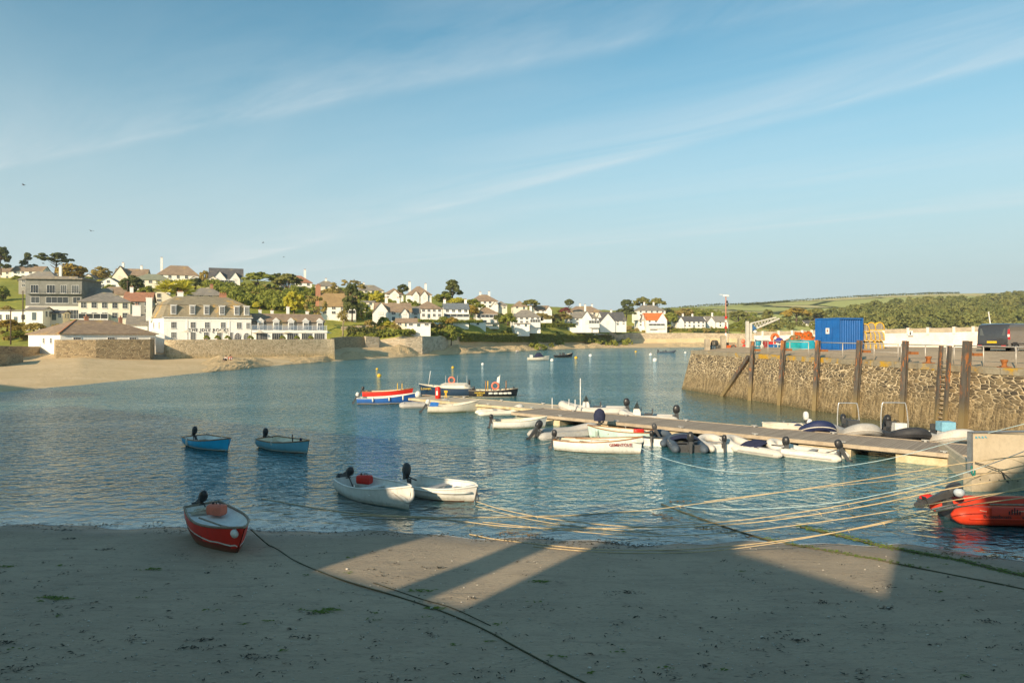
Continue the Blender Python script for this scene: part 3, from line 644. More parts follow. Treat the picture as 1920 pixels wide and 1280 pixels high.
# ---- the hotel on its terrace wall
HU = Vector((math.cos(math.radians(25)), math.sin(math.radians(25)), 0)); HV = Vector((-HU.y, HU.x, 0))
def build_hotel():
    o = far(307, 145, 0); gz = 4.62; t = empty('hotel', (o.x, o.y, gz), math.radians(25)); t.scale.x = .935
    def sh(m): m.v = [(x - .33 * y * (x < 9), y, z) for x, y, z in m.v]; return m
    tag(t, 'large white hotel with lichened mansard roof and dark lettering on its front', 'hotel')
    w, d, h = 18.6, 11.0, 5.0
    m = MB(); m.box(0, w, 0, d, -3.5, h); m.box(-.03, w + .03, -.05, 0, h - .75, h - .1)
    m.box(4.6, 4.9, -.09, 0, -.5, h); m.box(13.6, 13.9, -.09, 0, -.5, h); sh(m).build('wall', WALL['white'], t)
    def ring(e, z): return [Vector((-e, -e, z)), Vector((w + e, -e, z)), Vector((w + e, d + e, z)), Vector((-e, d + e, z))]
    m = MB(); a, b, c = ring(.35, h), ring(-.9, h + 2.75), ring(-.75, h + 2.8)
    m.loft([a, b, c], 0, False, closed=True)
    A, B = Vector((4.2, d / 2, h + 4.95)), Vector((w - 5.2, d / 2, h + 4.95))
    m.add(c + [A, B], [(0, 1, 5, 4), (2, 3, 4, 5), (1, 2, 5), (3, 0, 4)]); m.add(a, [(3, 2, 1, 0)])
    r = sh(m).build('roof', ROOF['ochre'], t)
    m = MB(); m.box(-.4, w + .4, -.42, -.3, h - .04, h + .08); m.build('gutter', M_FRAME, t)
    for x in (2.0, 5.9, 8.9, 12.2, 15.4, 17.6):           # dormers in the mansard slope
        m = MB(); m.box(x - .62, x + .62, -.15, 1.2, h + .6, h + 2.6); m.box(x - .75, x + .75, -.28, 1.2, h + 2.6, h + 2.73); dm = m.build('dormer', M_FRAME, t)
        f, g = window_meshes(.84, 1.55, (3, 4)); inst('dormer_window', f, dm, (x, -.15, h + .85)); inst('dormer_pane', g, dm, (x, -.15, h + .85))
    for x in (2.0, 6.0, 9.0, 12.4, 15.9): window(t, x, 0, 2.75, .95, 1.25, 0, (3, 4))
    window(t, 17.9, 0, 2.75, .75, 1.2, 0, (3, 4)); window(t, 2.0, 0, .6, .95, 1.2, 0, (3, 4))
    for x in (6.0, 8.8, 11.6, 14.0): window(t, x, 0, .05, .95, 1.75, 0, (3, 4))
    for x in (15.6, 17.6):                                   # arched windows
        m = MB(); pts = [(x + .72 * math.cos(k * math.pi / 10), .9 + .85 * math.sin(k * math.pi / 10)) for k in range(11)] + [(x - .72, 0), (x + .72, 0)]
        m.add([(p[0], -.04, p[1]) for p in pts], [tuple(range(13))]); g = m.build('arched_window', M_GLASS, t)
        m = MB()
        for k in range(12): m.bar((pts[k][0], -.06, pts[k][1]), (pts[k + 1][0], -.06, pts[k + 1][1]), .1)
        for q in (-.36, 0, .36): m.bar((x + q, -.06, 0), (x + q, -.06, 1.6), .05)
        for q in (.45, .9, 1.3): m.bar((x - .6, -.06, q), (x + .6, -.06, q), .05)
        m.build('window_bars', M_FRAME, g)
    for y in (3.0, 7.0): window(t, -.33 * y, y, 2.75, .8, 1.2, math.radians(-71.7), (3, 4))
    chimney(r, 3.3, d / 2, h + 4.1, 1.5, 1.3, .9, pots=3); chimney(r, w - 6, d / 2, h + 4.1, 1.3, 1.6, .9, mat=M_BRICK, pots=4)
    chimney(t, -3.4, 8.5, h + 1, 3.4, 1.3, 1.0, pots=2); chimney(t, -6.4, 14.2, h + .3, 2.6, 1.8, 1.2, pots=2)
    m = MB(); m.box(-8.2, -3.9, 11.3, 17.5, -3.5, 3.6); m.build('rear_wing', WALL['white'], t)
    m = MB(); m.add([(-8.5, 10.8, 3.55), (-3.8, 10.8, 3.55), (-3.8, 14.2, 6.0), (-8.5, 14.2, 6.0), (-8.5, 17.8, 3.55), (-3.8, 17.8, 3.55)], [(0, 1, 2, 3), (3, 2, 5, 4), (0, 3, 4), (1, 5, 2)]); m.build('rear_roof', ROOF['grey'], t)
    cu = bpy.data.curves.new('lettering', 'FONT'); cu.body = 'THE IDLE ROCKS'; cu.size = .95; cu.extrude = .03; cu.align_x = 'CENTER'; cu.space_character = 1.22; cu.offset = 0.012
    cu.materials.append(pm('sign_letters', (0.12, 0.11, 0.10), None, 3, .5)); text_mesh(cu, t, (9.35, -.06, 2.02), (math.pi / 2, 0, 0))
    for x in (7.4, 10.2, 12.9): m = MB(); m.box(x - .08, x + .08, -.22, 0, 1.75, 1.98); m.build('wall_lamp', M_GUTTER, t)
    # balcony wing
    t2 = empty('hotel_wing', far(307, 145, 0) + HU * 17.5 + Vector((0, 0, gz)), math.radians(25)); t2.scale.x = .882; tag(t2, 'white hotel wing with slate hung upper storey and a long glazed balcony', 'hotel wing')
    W2, h1, h2 = 18.6, 2.35, 4.35
    m = MB(); m.box(0, W2, 0, 9, -3.5, h1); m.box(-.02, W2 + .15, -.12, 0, h1 - .55, h1 + .02); m.build('wall', WALL['white'], t2)
    m = MB(); m.box(0.01, W2 - .4, 1.3, 8.8, h1, h2); m.build('upper_wall', ROOF['grey'], t2)
    m = MB(); m.add([(-.2, .9, h2 - .1), (W2, .9, h2 - .1), (W2 - .6, 5, h2 + 1.9), (-.2, 5, h2 + 1.9), (-.2, 9.4, h2 - .1), (W2, 9.4, h2 - .1)], [(0, 1, 2, 3), (3, 2, 5, 4), (1, 5, 2), (0, 3, 4)]); rf = m.build('roof', ROOF['brown'], t2)
    for x, hh in ((2.5, 1.0), (5.5, .9), (9.5, 1.8), (14.5, .8)): chimney(rf, x, 5.5, h2 + 1.6, hh, .7, .7, pots=1)
    for x in (2.2, 6.0, 9.7, 13.4, 17.0):
        m = MB(); m.add([(x - 1.0, .75, h2 + .05), (x + 1.0, .75, h2 + .05), (x, .75, h2 + .85), (x - 1.0, 2.6, h2 + .05), (x + 1.0, 2.6, h2 + .05), (x, 3.2, h2 + .85)], [(0, 1, 2), (1, 4, 5, 2), (0, 2, 5, 3)]); m.box(x - .75, x + .75, .85, 1.3, h1, h2 + .05)
        dm = m.build('dormer', M_FRAME, t2); f, g = window_meshes(1.0, 1.6, (3, 2)); inst('dormer_window', f, dm, (x, .85, h1 + .1)); inst('dormer_pane', g, dm, (x, .85, h1 + .1))
    m = MB(); m.bar((0, -.05, h1 + 1.1), (W2 + .1, -.05, h1 + 1.1), .06)
    for k in range(11): x = W2 * k / 10; m.bar((x, -.05, h1), (x, -.05, h1 + 1.1), .06)
    m.bar((W2 + .1, -.05, h1 + 1.1), (W2 + .1, 1.4, h1 + 1.1), .06); m.build('balcony_rail', M_FRAME, t2)
    t_ = NT('balcony_glass'); mx = t_.n('MixShader'); mx.inputs[0].default_value = .25; a = t_.n('BsdfTransparent'); b = t_.n('BsdfGlossy'); b.inputs['Roughness'].default_value = .05
    t_.l(a.outputs[0], mx.inputs[1]); t_.l(b.outputs[0], mx.inputs[2]); t_.l(mx.outputs[0], t_.out.inputs[0])
    m = MB(); m.box(.05, W2, -.03, -.01, h1 + .08, h1 + 1.0); m.build('balcony_glass', t_.m, t2)
    for x in (2.4, 6.2, 9.9, 13.5, 16.7):
        f, g = window_meshes(2.6, 1.6, (5, 1)); wf = inst('terrace_door', f, t2, (x, 0, .05)); inst('pane', g, wf)
build_hotel()

def build_terrace():
    q = empty('terrace_wall', (0, 0, 0)); tag(q, 'long curved stone retaining wall under the hotel terrace', 'retaining wall')
    a = far(312, 133, 0); b = far(626, 156.5, 0); mid = [far(p, d, 0) for p, d in ((322, 132.6), (350, 134), (430, 139.5), (520, 147), (600, 154.5))]
    line = spline([a + HV * 6 + Vector((.6, 0, 0)), a + HV * 2, a] + mid[:] + [b], 6)
    tops = [4.6 + .12 * i / len(line) for i in range(len(line))]
    mb = MB(); secs = []
    for i, p in enumerate(line):
        d = (line[min(i + 1, len(line) - 1)] - line[max(i - 1, 0)]).normalized(); nr = Vector((d.y, -d.x, 0))
        secs.append([p + nr * .75 + Vector((0, 0, -1)), p + nr * .45 + Vector((0, 0, 1.8)), p + nr * .25 + Vector((0, 0, tops[i] + .25)), p - nr * .25 + Vector((0, 0, tops[i] + .25)), p - nr * .3 + Vector((0, 0, tops[i] - .2))])
    mb.loft(secs, 0, False)
    e = secs[-1]; e2 = [p + HV * 16 - HU * 1 for p in e]; mb.loft([e, e2], 0, False)
    mb.build('wall', M_FARWALL, q)
    mb = MB(); base = [Vector((p.x, p.y, 4.58)) for p in line]; back = [p + HV * 15 for p in base]
    mb.loft([base, back], 0, False); mb.build('terrace_floor', M_CONC, q)
build_terrace()
def parasol(px, D, label):
    t = empty('parasol', far(px, D, 4.6)); tag(t, label, 'parasol', 'cream parasols on the hotel terrace'); m = MB(); m.tube([(0, 0, 0), (0, 0, 2.3)], .04, 6); m.build('pole', M_FRAME, t)
    m = MB(); n = 8; m.add([(1.35 * math.cos(k * math.pi / 4), 1.35 * math.sin(k * math.pi / 4), 1.75) for k in range(n)] + [(0, 0, 2.4)], [(k, (k + 1) % n, n) for k in range(n)] + [tuple(range(n))]); m.build('canopy', pm('cream_canvas', (0.78, 0.68, 0.52), None, 3, .9), t)
for px, D, l in ((351, 147, 'cream parasol left of the hotel lettering on the terrace'), (417, 152, 'cream parasol before the hotel window beside the arched windows'), (486, 158, 'cream parasol at the start of the balcony wing'), (537, 161, 'cream parasol midway along the balcony wing'),
                 (567, 163, 'cream parasol fourth along the hotel terrace wall'), (594, 165, 'cream parasol near the end doors of the balcony wing'), (612, 167, 'cream parasol poking past the end of the balcony wing')): parasol(px, D - 5, l)

def build_boathouse():
    o = far(113, 128, 0); t = empty('boathouse', (o.x, o.y, 2.0), math.radians(42)); tag(t, 'low white boathouse with long lichened slate roof behind a stone wall', 'boathouse')
    w, d, h = 16.4, 11, 4.15
    def sh(m): m.v = [(x - .33 * y, y, z) for x, y, z in m.v]; return m
    m = MB(); m.box(0, w, 0, d, -2, h); m.box(0, w, -.04, 0, h - .25, h); sh(m).build('wall', WALL['white'], t)
    r = roof_mesh('hip', w, d, h, 2.7, .4); ro = sh(r).build('roof', ROOF['brown'], t, (w / 2, 0, 0))
    m = MB(); m.bar((-.3, -.45, h), (3.4, 5.4, h + 2.68), .22); m.build('ridge_tiles', M_POT, ro, (-w / 2, 0, 0))
    chimney(ro, -3, d / 2, h + 2.5, .7, .7, .7, mat=M_BRICK, pots=1); chimney(ro, 3, d / 2, h + 2.5, .6, .6, .6, mat=M_BRICK, pots=1)
    for x in (2.9, 8.6, 12.4, 16): window(t, x - .2, 0, 2.1, 1.2 if x < 15.5 else .8, 1.25, 0, (4, 3))
    for y in (3.0, 5.5): window(t, -.33 * y, y, 2.3, .6, .9, math.radians(-71.7), (2, 3))
    m = MB(); m.box(-.12, .02, 6.6, 8.4, 0, 2.2); sh(m).build('door', M_FRAME, t)
build_boathouse()
def wallpx(name, pts, mat, th, label, z0=None):
    """pts: (px, D, py_bottom, py_top)"""
    P = []
    for px, D, yb, yt in pts:
        p = far(px, D); P.append((p.x, p.y, (zat(yb, D) if z0 is None else z0), zat(yt, D)))
    return wall_strip(name, P, mat, th, label)
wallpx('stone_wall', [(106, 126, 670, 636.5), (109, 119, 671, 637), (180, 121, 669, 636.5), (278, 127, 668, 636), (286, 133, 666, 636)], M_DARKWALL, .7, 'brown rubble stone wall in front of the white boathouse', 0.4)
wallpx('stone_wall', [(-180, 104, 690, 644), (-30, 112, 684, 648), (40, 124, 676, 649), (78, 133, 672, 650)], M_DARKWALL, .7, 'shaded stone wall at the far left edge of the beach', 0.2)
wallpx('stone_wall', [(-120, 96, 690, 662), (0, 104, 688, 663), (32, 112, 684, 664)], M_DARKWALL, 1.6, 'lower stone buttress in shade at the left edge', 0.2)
wallpx('yard_wall', [(284, 143, 670, 618), (309, 143.5, 670, 628)], WALL['white'], .4, 'white yard wall between the boathouse and the hotel', .8)
def steps():
    t = empty('beach_steps', far(298, 131.5, .6), math.radians(20)); tag(t, 'short flight of stone steps down to the sand by the terrace wall', 'steps'); m = MB()
    for k in range(5): m.box(-2.6 + .25 * k, 1.8, -1.5 + .55 * k, 4, -1, .25 + .3 * k)
    m.build('step_blocks', M_CONC, t)
steps()

# ---- the town on the left slope
def build_grey_block():
    o = far(48, 200, 0); z = zat(601, 200); t = empty('apartment_block', (o.x, o.y, z), math.radians(9)); tag(t, 'grey clad three storey block with balcony and flat roof', 'apartment block')
    w, d, h = 15.2, 13, 12.2
    m = MB(); m.box(0, w, 0, d, -5, h); m.build('wall', WALL['greyclad'], t)
    m = MB(); m.box(-.02, w + .05, -.10, 0, -5, 4.3); m.build('lower_wall', WALL['pale'], t)
    m = MB(); m.box(-.4, w + .5, -.9, d + .4, h, h + .35); m.box(-2, w - 2, 2, d, h + .35, h + 1.1); m.build('roof', ROOF['grey'], t)
    m = MB(); m.box(.6, w + .3, -1.1, -.1, 7.75, 8.0); m.build('balcony_floor', WALL['greyclad'], t)
    m = MB(); m.bar((.6, -1.05, 9.1), (w + .3, -1.05, 9.1), .07)
    for k in range(9): m.bar((.6 + k * (w - .3) / 8, -1.05, 8), (.6 + k * (w - .3) / 8, -1.05, 9.1), .07)
    m.build('balcony_rail', M_DARKFRAME, t)
    for x, ww in ((2.4, 2.0), (6.8, 2.2), (10.2, 1.6), (13.4, 1.9)): window(t, x, 0, 8.15, ww, 2.3, 0, (3, 1))
    for x, ww in ((2.6, 2.2), (8.5, 6.0), (13.8, 2.0)): window(t, x, 0, 5.2, ww, 1.8, 0, (4 if ww > 3 else 2, 1))
    window(t, 3.1, -.1, .3, 3.8, 3.2, 0, (4, 2)); window(t, 8.3, -.1, 1.2, 1.1, 2.1, 0, (2, 2)); window(t, 12.9, -.1, .6, 3.3, 2.6, 0, (4, 2))
    for y in (3, 7): window(t, 0, y, 8.4, 1.2, 1.8, math.radians(-90), (2, 2)); window(t, 0, y, 5.2, 1.0, 1.8, math.radians(-90), (2, 2))
build_grey_block()
house('white_house', 'white flat roofed house at the left edge below the grey block', 22, 192, 607, 56, 7, 24, 3, 'flat', 'grey', 'white', 4, 4, floors=1)
house('garage_shelter', 'small white outbuilding with red sign in front of the grey block', 64, 176, 600, 30, 5, 20, 6, 'gx', 'grey', 'white', 8, 1, floors=1)
house('cafe_shelter', 'dark glazed shelter in front of the grey block', 96, 180, 600, 40, 4, 14, 5, 'gx', 'dark', 'pale', 8, 4, floors=1)
house('veranda_house', 'white house with hipped slate roof, red ridge tiles and a veranda facing the boathouse', 196, 178, 602, 84, 10, 37, 19, 'hip', 'grey', 'cream', 24, 5, floors=2, porch=(-.48, .08, 13), zb=-5)
house('slate_house', 'grey roofed house tucked behind the veranda house', 172, 205, 594, 60, 8, 34, 22, 'gx', 'grey', 'pale', 24, 3)
house('slate_house', 'brown roofed house between the grey block and the white gable', 212, 236, 570, 62, 8, 18, 16, 'hip', 'brown', 'pale', 20, 3)
house('terrace_house', 'dark fronted house behind the hotel chimneys', 258, 196, 590, 46, 8, 26, 18, 'gx', 'red', 'greystone', 20, 3, chim=[(-.3, 8)])
house('conservatory_house', 'stone house with beige roof left of the spiky tree', 298, 212, 574, 52, 8, 14, 19, 'gy', 'brown', 'cream', 25, 3, chim=[(.3, 10)])
house('long_house', 'long grey roofed house behind the hotel roof with red brick chimney', 386, 225, 566, 62, 8, 13, 15, 'hip', 'grey', 'pale', 22, 4, chim=[(.15, 5)], chm=M_BRICK)
house('hill_house', 'low house at the left end of the ridge under the dark pine', 6, 325, 523, 58, 9, 14, 9, 'gx', 'brown', 'cream', 4, 4)
house('hill_house', 'white gabled ridge house beside the windswept conifer', 50, 322, 522, 52, 9, 14, 11, 'gx', 'brown', 'white', 10, 4)
house('hill_house', 'broad slate house with dormer above the grey block', 72, 262, 540, 66, 10, 16, 18, 'hip', 'grey', 'greystone', 12, 4, chim=[(.42, 10)])
house('hill_house', 'low dark roofed house right of the round brown green tree', 165, 300, 533, 30, 8, 9, 11, 'gy', 'grey', 'pale', 12, 2)
house('garden_house', 'small white gabled house among bushes above the veranda house', 203, 250, 543, 40, 7, 11, 13, 'gy', 'grey', 'white', 14, 2, floors=1)
house('gable_house', 'white house with tall gable chimney on the skyline left of the brown hipped villa', 244, 305, 533, 54, 9, 16, 15, 'gx', 'brown', 'cream', 16, 4, gables=[(-.3, 26, 14, 20)], chim=[(-.3, 10), (.28, 5)])
house('green_roof_house', 'pale two storey house with mossy green roof', 282, 262, 544, 64, 9, 20, 12, 'hip', 'green', 'cream', 16, 5)
house('villa', 'large brown hipped villa with slim chimney highest above the hotel', 334, 305, 535, 70, 10, 20, 19, 'hip', 'brown', 'white', 22, 5, chim=[(-.42, 13)], gables=[(.38, 20, 9, 9)])
house('gabled_villa', 'white villa with dark roof and twin front gables on the ridge', 424, 300, 535, 58, 9, 14, 20, 'gx', 'dark', 'white', 22, 4, gables=[(-.2, 22, 12, 15), (.26, 18, 12, 14)], porch=(-.3, .2, 9))
house('shed_house', 'small slate roofed outbuilding left of the twin gabled villa', 398, 296, 533, 28, 7, 6, 10, 'gy', 'grey', 'cream', 20, 1, floors=1)
house('red_roof_house', 'house with red tiled roof and white chimney behind the umbrella pines', 556, 300, 546, 56, 9, 17, 14, 'hip', 'red', 'white', 22, 4, chim=[(.3, 11)], porch=(-.4, .3, 9))
house('ridge_bungalow', 'grey hipped bungalow on the skyline right of the red tiled roof', 612, 325, 543, 42, 9, 7, 11, 'hip', 'grey', 'pale', 18, 3, floors=1, chim=[(0, 3)])
t15 = house('thatched_house', 'old thatched white house with a very tall brick chimney', 634, 222, 591, 66, 9, 17, 26, 'gx', 'thatch', 'white', 14, 4, porch=(.1, .48, 9))
chimney(t15, -6.4, 4, 4.5, 5.4, 1.6, 1.2, mat=M_BRICK, pots=2)
house('ridge_house', 'long grey slate house on the skyline above the thatched house', 693, 320, 551, 52, 9, 7, 11, 'hip', 'grey', 'pale', 14, 4, floors=1, chim=[(-.2, 3)])
house('round_gable_house', 'brown roofed white house with rounded gable beside the round dark tree', 739, 300, 559, 34, 9, 9, 11, 'hip', 'brown', 'white', 12, 3, gables=[(0, 18, 7, 9)])
house('hilltop_house', 'brown hipped white house with two chimneys and two gables right of the round dark tree', 786, 296, 562, 46, 10, 10, 17, 'hip', 'brown', 'white', 12, 3, chim=[(-.36, 7), (.3, 4)], gables=[(-.15, 13, 8, 9), (.2, 13, 8, 9)])
house('garden_shed', 'little shed with flat grey roof above the white cottage', 689, 250, 572, 24, 4, 6, 3, 'gx', 'grey', 'cream', 0, 2, floors=1)
house('cottage', 'white cottage with steep front gable and two white chimneys near the shore', 738, 222, 601, 66, 9, 17, 18, 'gx', 'brown', 'white', 14, 5, chim=[(-.18, 8), (.16, 8)], gables=[(-.36, 28, 16, 19), (.3, 16, 12, 12)])
house('cottage_annexe', 'lower white annexe with grey roof right of the steep gabled cottage', 771, 228, 598, 34, 8, 12, 13, 'gx', 'grey', 'white', 14, 2)
house('hipped_house', 'white house with broad brown hipped roof and dark bay windows', 804, 242, 596, 50, 10, 18, 15, 'hip', 'brown', 'white', 12, 5)
house('blue_roof_house', 'white house with blue grey roof between two white chimneys', 856, 256, 597, 46, 9, 18, 12, 'gx', 'blue', 'white', 10, 4, chim=[(-.45, 6), (.42, 6)], porch=(-.5, .5, 8))
house('terrace_cottage', 'low stone outbuilding with pale garages below the white cottage', 762, 213, 612, 38, 4, 8, 8, 'gx', 'brown', 'cream', 8, 3, floors=1)
house('garage', 'white row of garages on the green bank below the cottage', 785, 211, 612, 44, 4, 6, 2, 'flat', 'grey', 'white', 6, 3, floors=1)
house('hip_villa', 'big white villa with hipped roof and two chimneys highest right of the tall pine', 909, 325, 578, 50, 10, 14, 13, 'hip', 'brown', 'white', 10, 5, chim=[(-.12, 4), (.22, 5)], gables=[(.38, 12, 6, 8)])
house('small_villa', 'small grey roofed house just right of the big hilltop villa', 941, 328, 578, 20, 8, 6, 8, 'hip', 'grey', 'cream', 10, 2)
house('bungalow', 'brown roofed bungalow with chimneys at both ends among shrubs', 914, 278, 598, 44, 9, 10, 13, 'hip', 'brown', 'white', 10, 4, floors=1, chim=[(-.4, 5), (.42, 4)], porch=(-.3, .4, 8))
house('white_garage', 'white garage with grey roof on the long green bank', 896, 270, 609, 30, 4, 6, 3, 'gx', 'grey', 'white', 4, 1, floors=1)
house('grey_hip_house', 'white house with grey hipped roof and one very tall chimney near the bank', 988, 292, 607, 52, 9, 13, 14, 'hip', 'grey', 'white', 8, 5, chim=[(.2, 6)], porch=(.1, .46, 8))
house('long_shed', 'long low white shed on the bank below the grey hipped house', 979, 287, 612, 28, 3, 5, 2, 'flat', 'grey', 'white', 4, 2, floors=1)
house('brown_house', 'brown roofed house half hidden by the broad pine on the skyline', 976, 345, 580, 26, 9, 6, 11, 'hip', 'brown', 'cream', 8, 2, floors=1)
house('gable_end_house', 'brown roofed house with white gable end right of the broad pine', 1018, 335, 590, 30, 9, 9, 9, 'gx', 'brown', 'white', 12, 3, chim=[(-.4, 5)], gables=[(.35, 12, 8, 9)])
house('rambling_house', 'rambling brown roofed house behind the little umbrella pine', 1098, 395, 593, 66, 12, 8, 12, 'hip', 'brown', 'cream', 6, 6, floors=1, chim=[(-.1, 4), (.25, 3)])
house('twin_gable_house', 'white house with central gable and brown roofs right of the purple tree', 1094, 352, 609, 58, 10, 13, 13, 'hip', 'grey', 'white', 6, 5, gables=[(.1, 18, 13, 13)], chim=[(.12, 12)], porch=(.16, .5, 8))
house('barn_house', 'white house with one very large gable and a grey roof', 1153, 372, 609, 46, 11, 8, 17, 'gx', 'dark', 'white', 14, 4, gables=[(-.34, 30, 5, 17)], chim=[(0, 3)])
house('pine_villa', 'white hipped villa with two chimneys in front of dark pines', 1222, 440, 594, 54, 12, 12, 11, 'hip', 'grey', 'white', 8, 5, chim=[(-.16, 5), (.18, 5)])
house('orange_roof_house', 'white gabled house with bright orange tiled roof', 1230, 402, 612, 38, 11, 12, 14, 'gx', 'orange', 'white', 8, 3, gables=[(.3, 18, 12, 14)], porch=(-.4, .4, 5))
house('white_annexe', 'flat roofed white annexe left of the orange roofed house', 1206, 405, 612, 20, 8, 11, 3, 'flat', 'grey', 'white', 6, 2)
house('long_white_house', 'long white house with dark roof and two chimneys nearest the quay head', 1297, 420, 614, 54, 11, 12, 10, 'gx', 'dark', 'white', 8, 6, chim=[(-.2, 4), (.15, 4)], gables=[(-.42, 14, 10, 10)])
house('mast_house', 'white house with brown roof behind the red and white mast', 1346, 430, 612, 40, 11, 9, 11, 'gx', 'grey', 'white', 8, 4, chim=[(-.1, 6)], gables=[(-.36, 16, 8, 10)])
house('wood_house', 'brown hipped house at the edge of the trees behind the crane', 1410, 520, 606, 26, 11, 9, 9, 'hip', 'brown', 'pale', 6, 3, chim=[(-.2, 4)])
house('low_cottage', 'low pale cottage with dark roof by the wood left of the blue container', 1523, 470, 611, 24, 9, 5, 6, 'gx', 'dark', 'pale', 4, 3, floors=1)

# sea walls along the far beach
wallpx('sea_wall', [(684, 186, 658, 630), (708, 189, 656, 632), (712, 196, 654, 640), (760, 197, 651, 634), (790, 199, 650, 630), (822, 212, 649, 631), (838, 223, 648, 634)], M_SEAWALL, .8, 'pale concrete sea wall under the grass bank behind the rock shelf', .6)
wallpx('sea_wall', [(1143, 388, 643, 622), (1160, 391, 641, 628), (1180, 396, 641, 624), (1300, 403, 640, 624), (1440, 407, 640, 626), (1560, 412, 640, 627)], M_SEAWALL, .8, 'long tan sea wall behind the far white sand', 1.0)
wallpx('garden_wall', [(1165, 420, 618, 611), (1205, 425, 618, 611), (1262, 428, 618, 612)], M_SEAWALL, .5, 'low pale garden wall below the orange roofed house')
wallpx('garden_wall', [(640, 206, 622, 612), (700, 211, 616, 609)], M_SEAWALL, .5, 'rough garden wall in front of the thatched house')
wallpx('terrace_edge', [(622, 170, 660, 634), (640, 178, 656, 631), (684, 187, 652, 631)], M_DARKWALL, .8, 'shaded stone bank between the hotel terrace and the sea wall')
# ------------------------------------------------------------------ vegetation
def mat_leaf(name, a, b, c):
    t = NT(name); r = t.n('ObjectInfo').outputs['Random']; p = t.obj(); n = t.noise(p, 6.0, 3, 0.6)
    fl = t.n('Attribute', attribute_name='tone').outputs['Fac']
    col = t.mix(t.math('ADD', t.math('MULTIPLY', fl, 0.7), t.math('MULTIPLY', r, 0.3)), a, b); col = t.mix(t.math('MULTIPLY', t.ramp(n, 0.5, 0.7), 0.55), col, c)
    d = t.n('BsdfDiffuse'); tr = t.n('BsdfTranslucent'); mx = t.n('MixShader'); mx.inputs[0].default_value = 0.42
    t.l(col, d.inputs[0]); t.l(col, tr.inputs[0]); t.l(d.outputs[0], mx.inputs[1]); t.l(tr.outputs[0], mx.inputs[2]); t.l(mx.outputs[0], t.out.inputs[0]); return t.m
LEAF = {'mid': mat_leaf('leaf_green', (0.246, 0.279, 0.060), (0.420, 0.425, 0.089), (0.130, 0.160, 0.046)),
        'dark': mat_leaf('leaf_dark', (0.111, 0.138, 0.060), (0.217, 0.226, 0.076), (0.064, 0.086, 0.043)),
        'yellow': mat_leaf('leaf_yellow', (0.600, 0.532, 0.066), (0.600, 0.550, 0.089), (0.347, 0.347, 0.060)),
        'olive': mat_leaf('leaf_olive', (0.376, 0.305, 0.106), (0.580, 0.452, 0.149), (0.204, 0.173, 0.066)),
        'brown': mat_leaf('leaf_brown', (0.406, 0.265, 0.066), (0.521, 0.398, 0.089), (0.174, 0.154, 0.054)),
        'pine': mat_leaf('leaf_pine', (0.204, 0.217, 0.071), (0.361, 0.333, 0.101), (0.094, 0.107, 0.046)),
        'purple': mat_leaf('leaf_purple', (0.290, 0.093, 0.089), (0.406, 0.133, 0.119), (0.146, 0.053, 0.060)),
        'wood': mat_leaf('leaf_wood', (0.217, 0.239, 0.076), (0.433, 0.398, 0.133), (0.130, 0.146, 0.060))}
LEAF['bank'] = mat_leaf('bank_growth', (0.22, 0.245, 0.045), (0.33, 0.33, 0.065), (0.13, 0.15, 0.035))
M_BARK = pm('bark', (0.14, 0.10, 0.07), (0.09, 0.065, 0.045), 4, 0.9, bump=0.5)
M_BARKP = pm('palm_bark', (0.30, 0.24, 0.16), (0.2, 0.15, 0.1), 4, 0.9, bump=0.5)

def clumps_to_arrays(cl, per, size, rs, flat=1.0):
    """cl: (centre, radius) clumps -> leaf quads on their surface; returns verts (n,4,3) and tone (n)"""
    V = []; T = []
    for c, r in cl:
        n = max(6, int(per * rs.uniform(.8, 1.2))); d = rs.normal(size=(n, 3)); d /= np.linalg.norm(d, axis=1)[:, None]; d[:, 2] = np.where(d[:, 2] < -.35, -d[:, 2], d[:, 2])
        pos = np.array(c) + d * r * rs.uniform(.65, 1.1, (n, 1)) * np.array([1, 1, flat])
        nrm = d + rs.normal(scale=.34, size=(n, 3)); nrm /= np.linalg.norm(nrm, axis=1)[:, None]
        a = np.cross(nrm, rs.normal(size=(n, 3))); a /= np.linalg.norm(a, axis=1)[:, None] + 1e-9; b = np.cross(nrm, a)
        s = size * rs.uniform(.6, 1.35, (n, 1)); k = rs.uniform(.5, .9, (n, 1))
        V.append(np.stack([pos - a * s, pos - b * s * k, pos + a * s, pos + b * s * k], 1)); T.append(np.full(n, rs.uniform()) * .6 + rs.uniform(size=n) * .4)
    return np.concatenate(V), np.concatenate(T)
def quads_mesh(name, V, T, mat):
    n = len(V); me = bpy.data.meshes.new(name); me.vertices.add(n * 4); me.vertices.foreach_set('co', V.reshape(-1).astype('f'))
    me.loops.add(n * 4); me.loops.foreach_set('vertex_index', np.arange(n * 4)); me.polygons.add(n); me.polygons.foreach_set('loop_start', np.arange(0, n * 4, 4))
    a = me.attributes.new('tone', 'FLOAT', 'FACE'); a.data.foreach_set('value', T.astype('f')); me.materials.append(mat); me.update(); me.validate(); return me
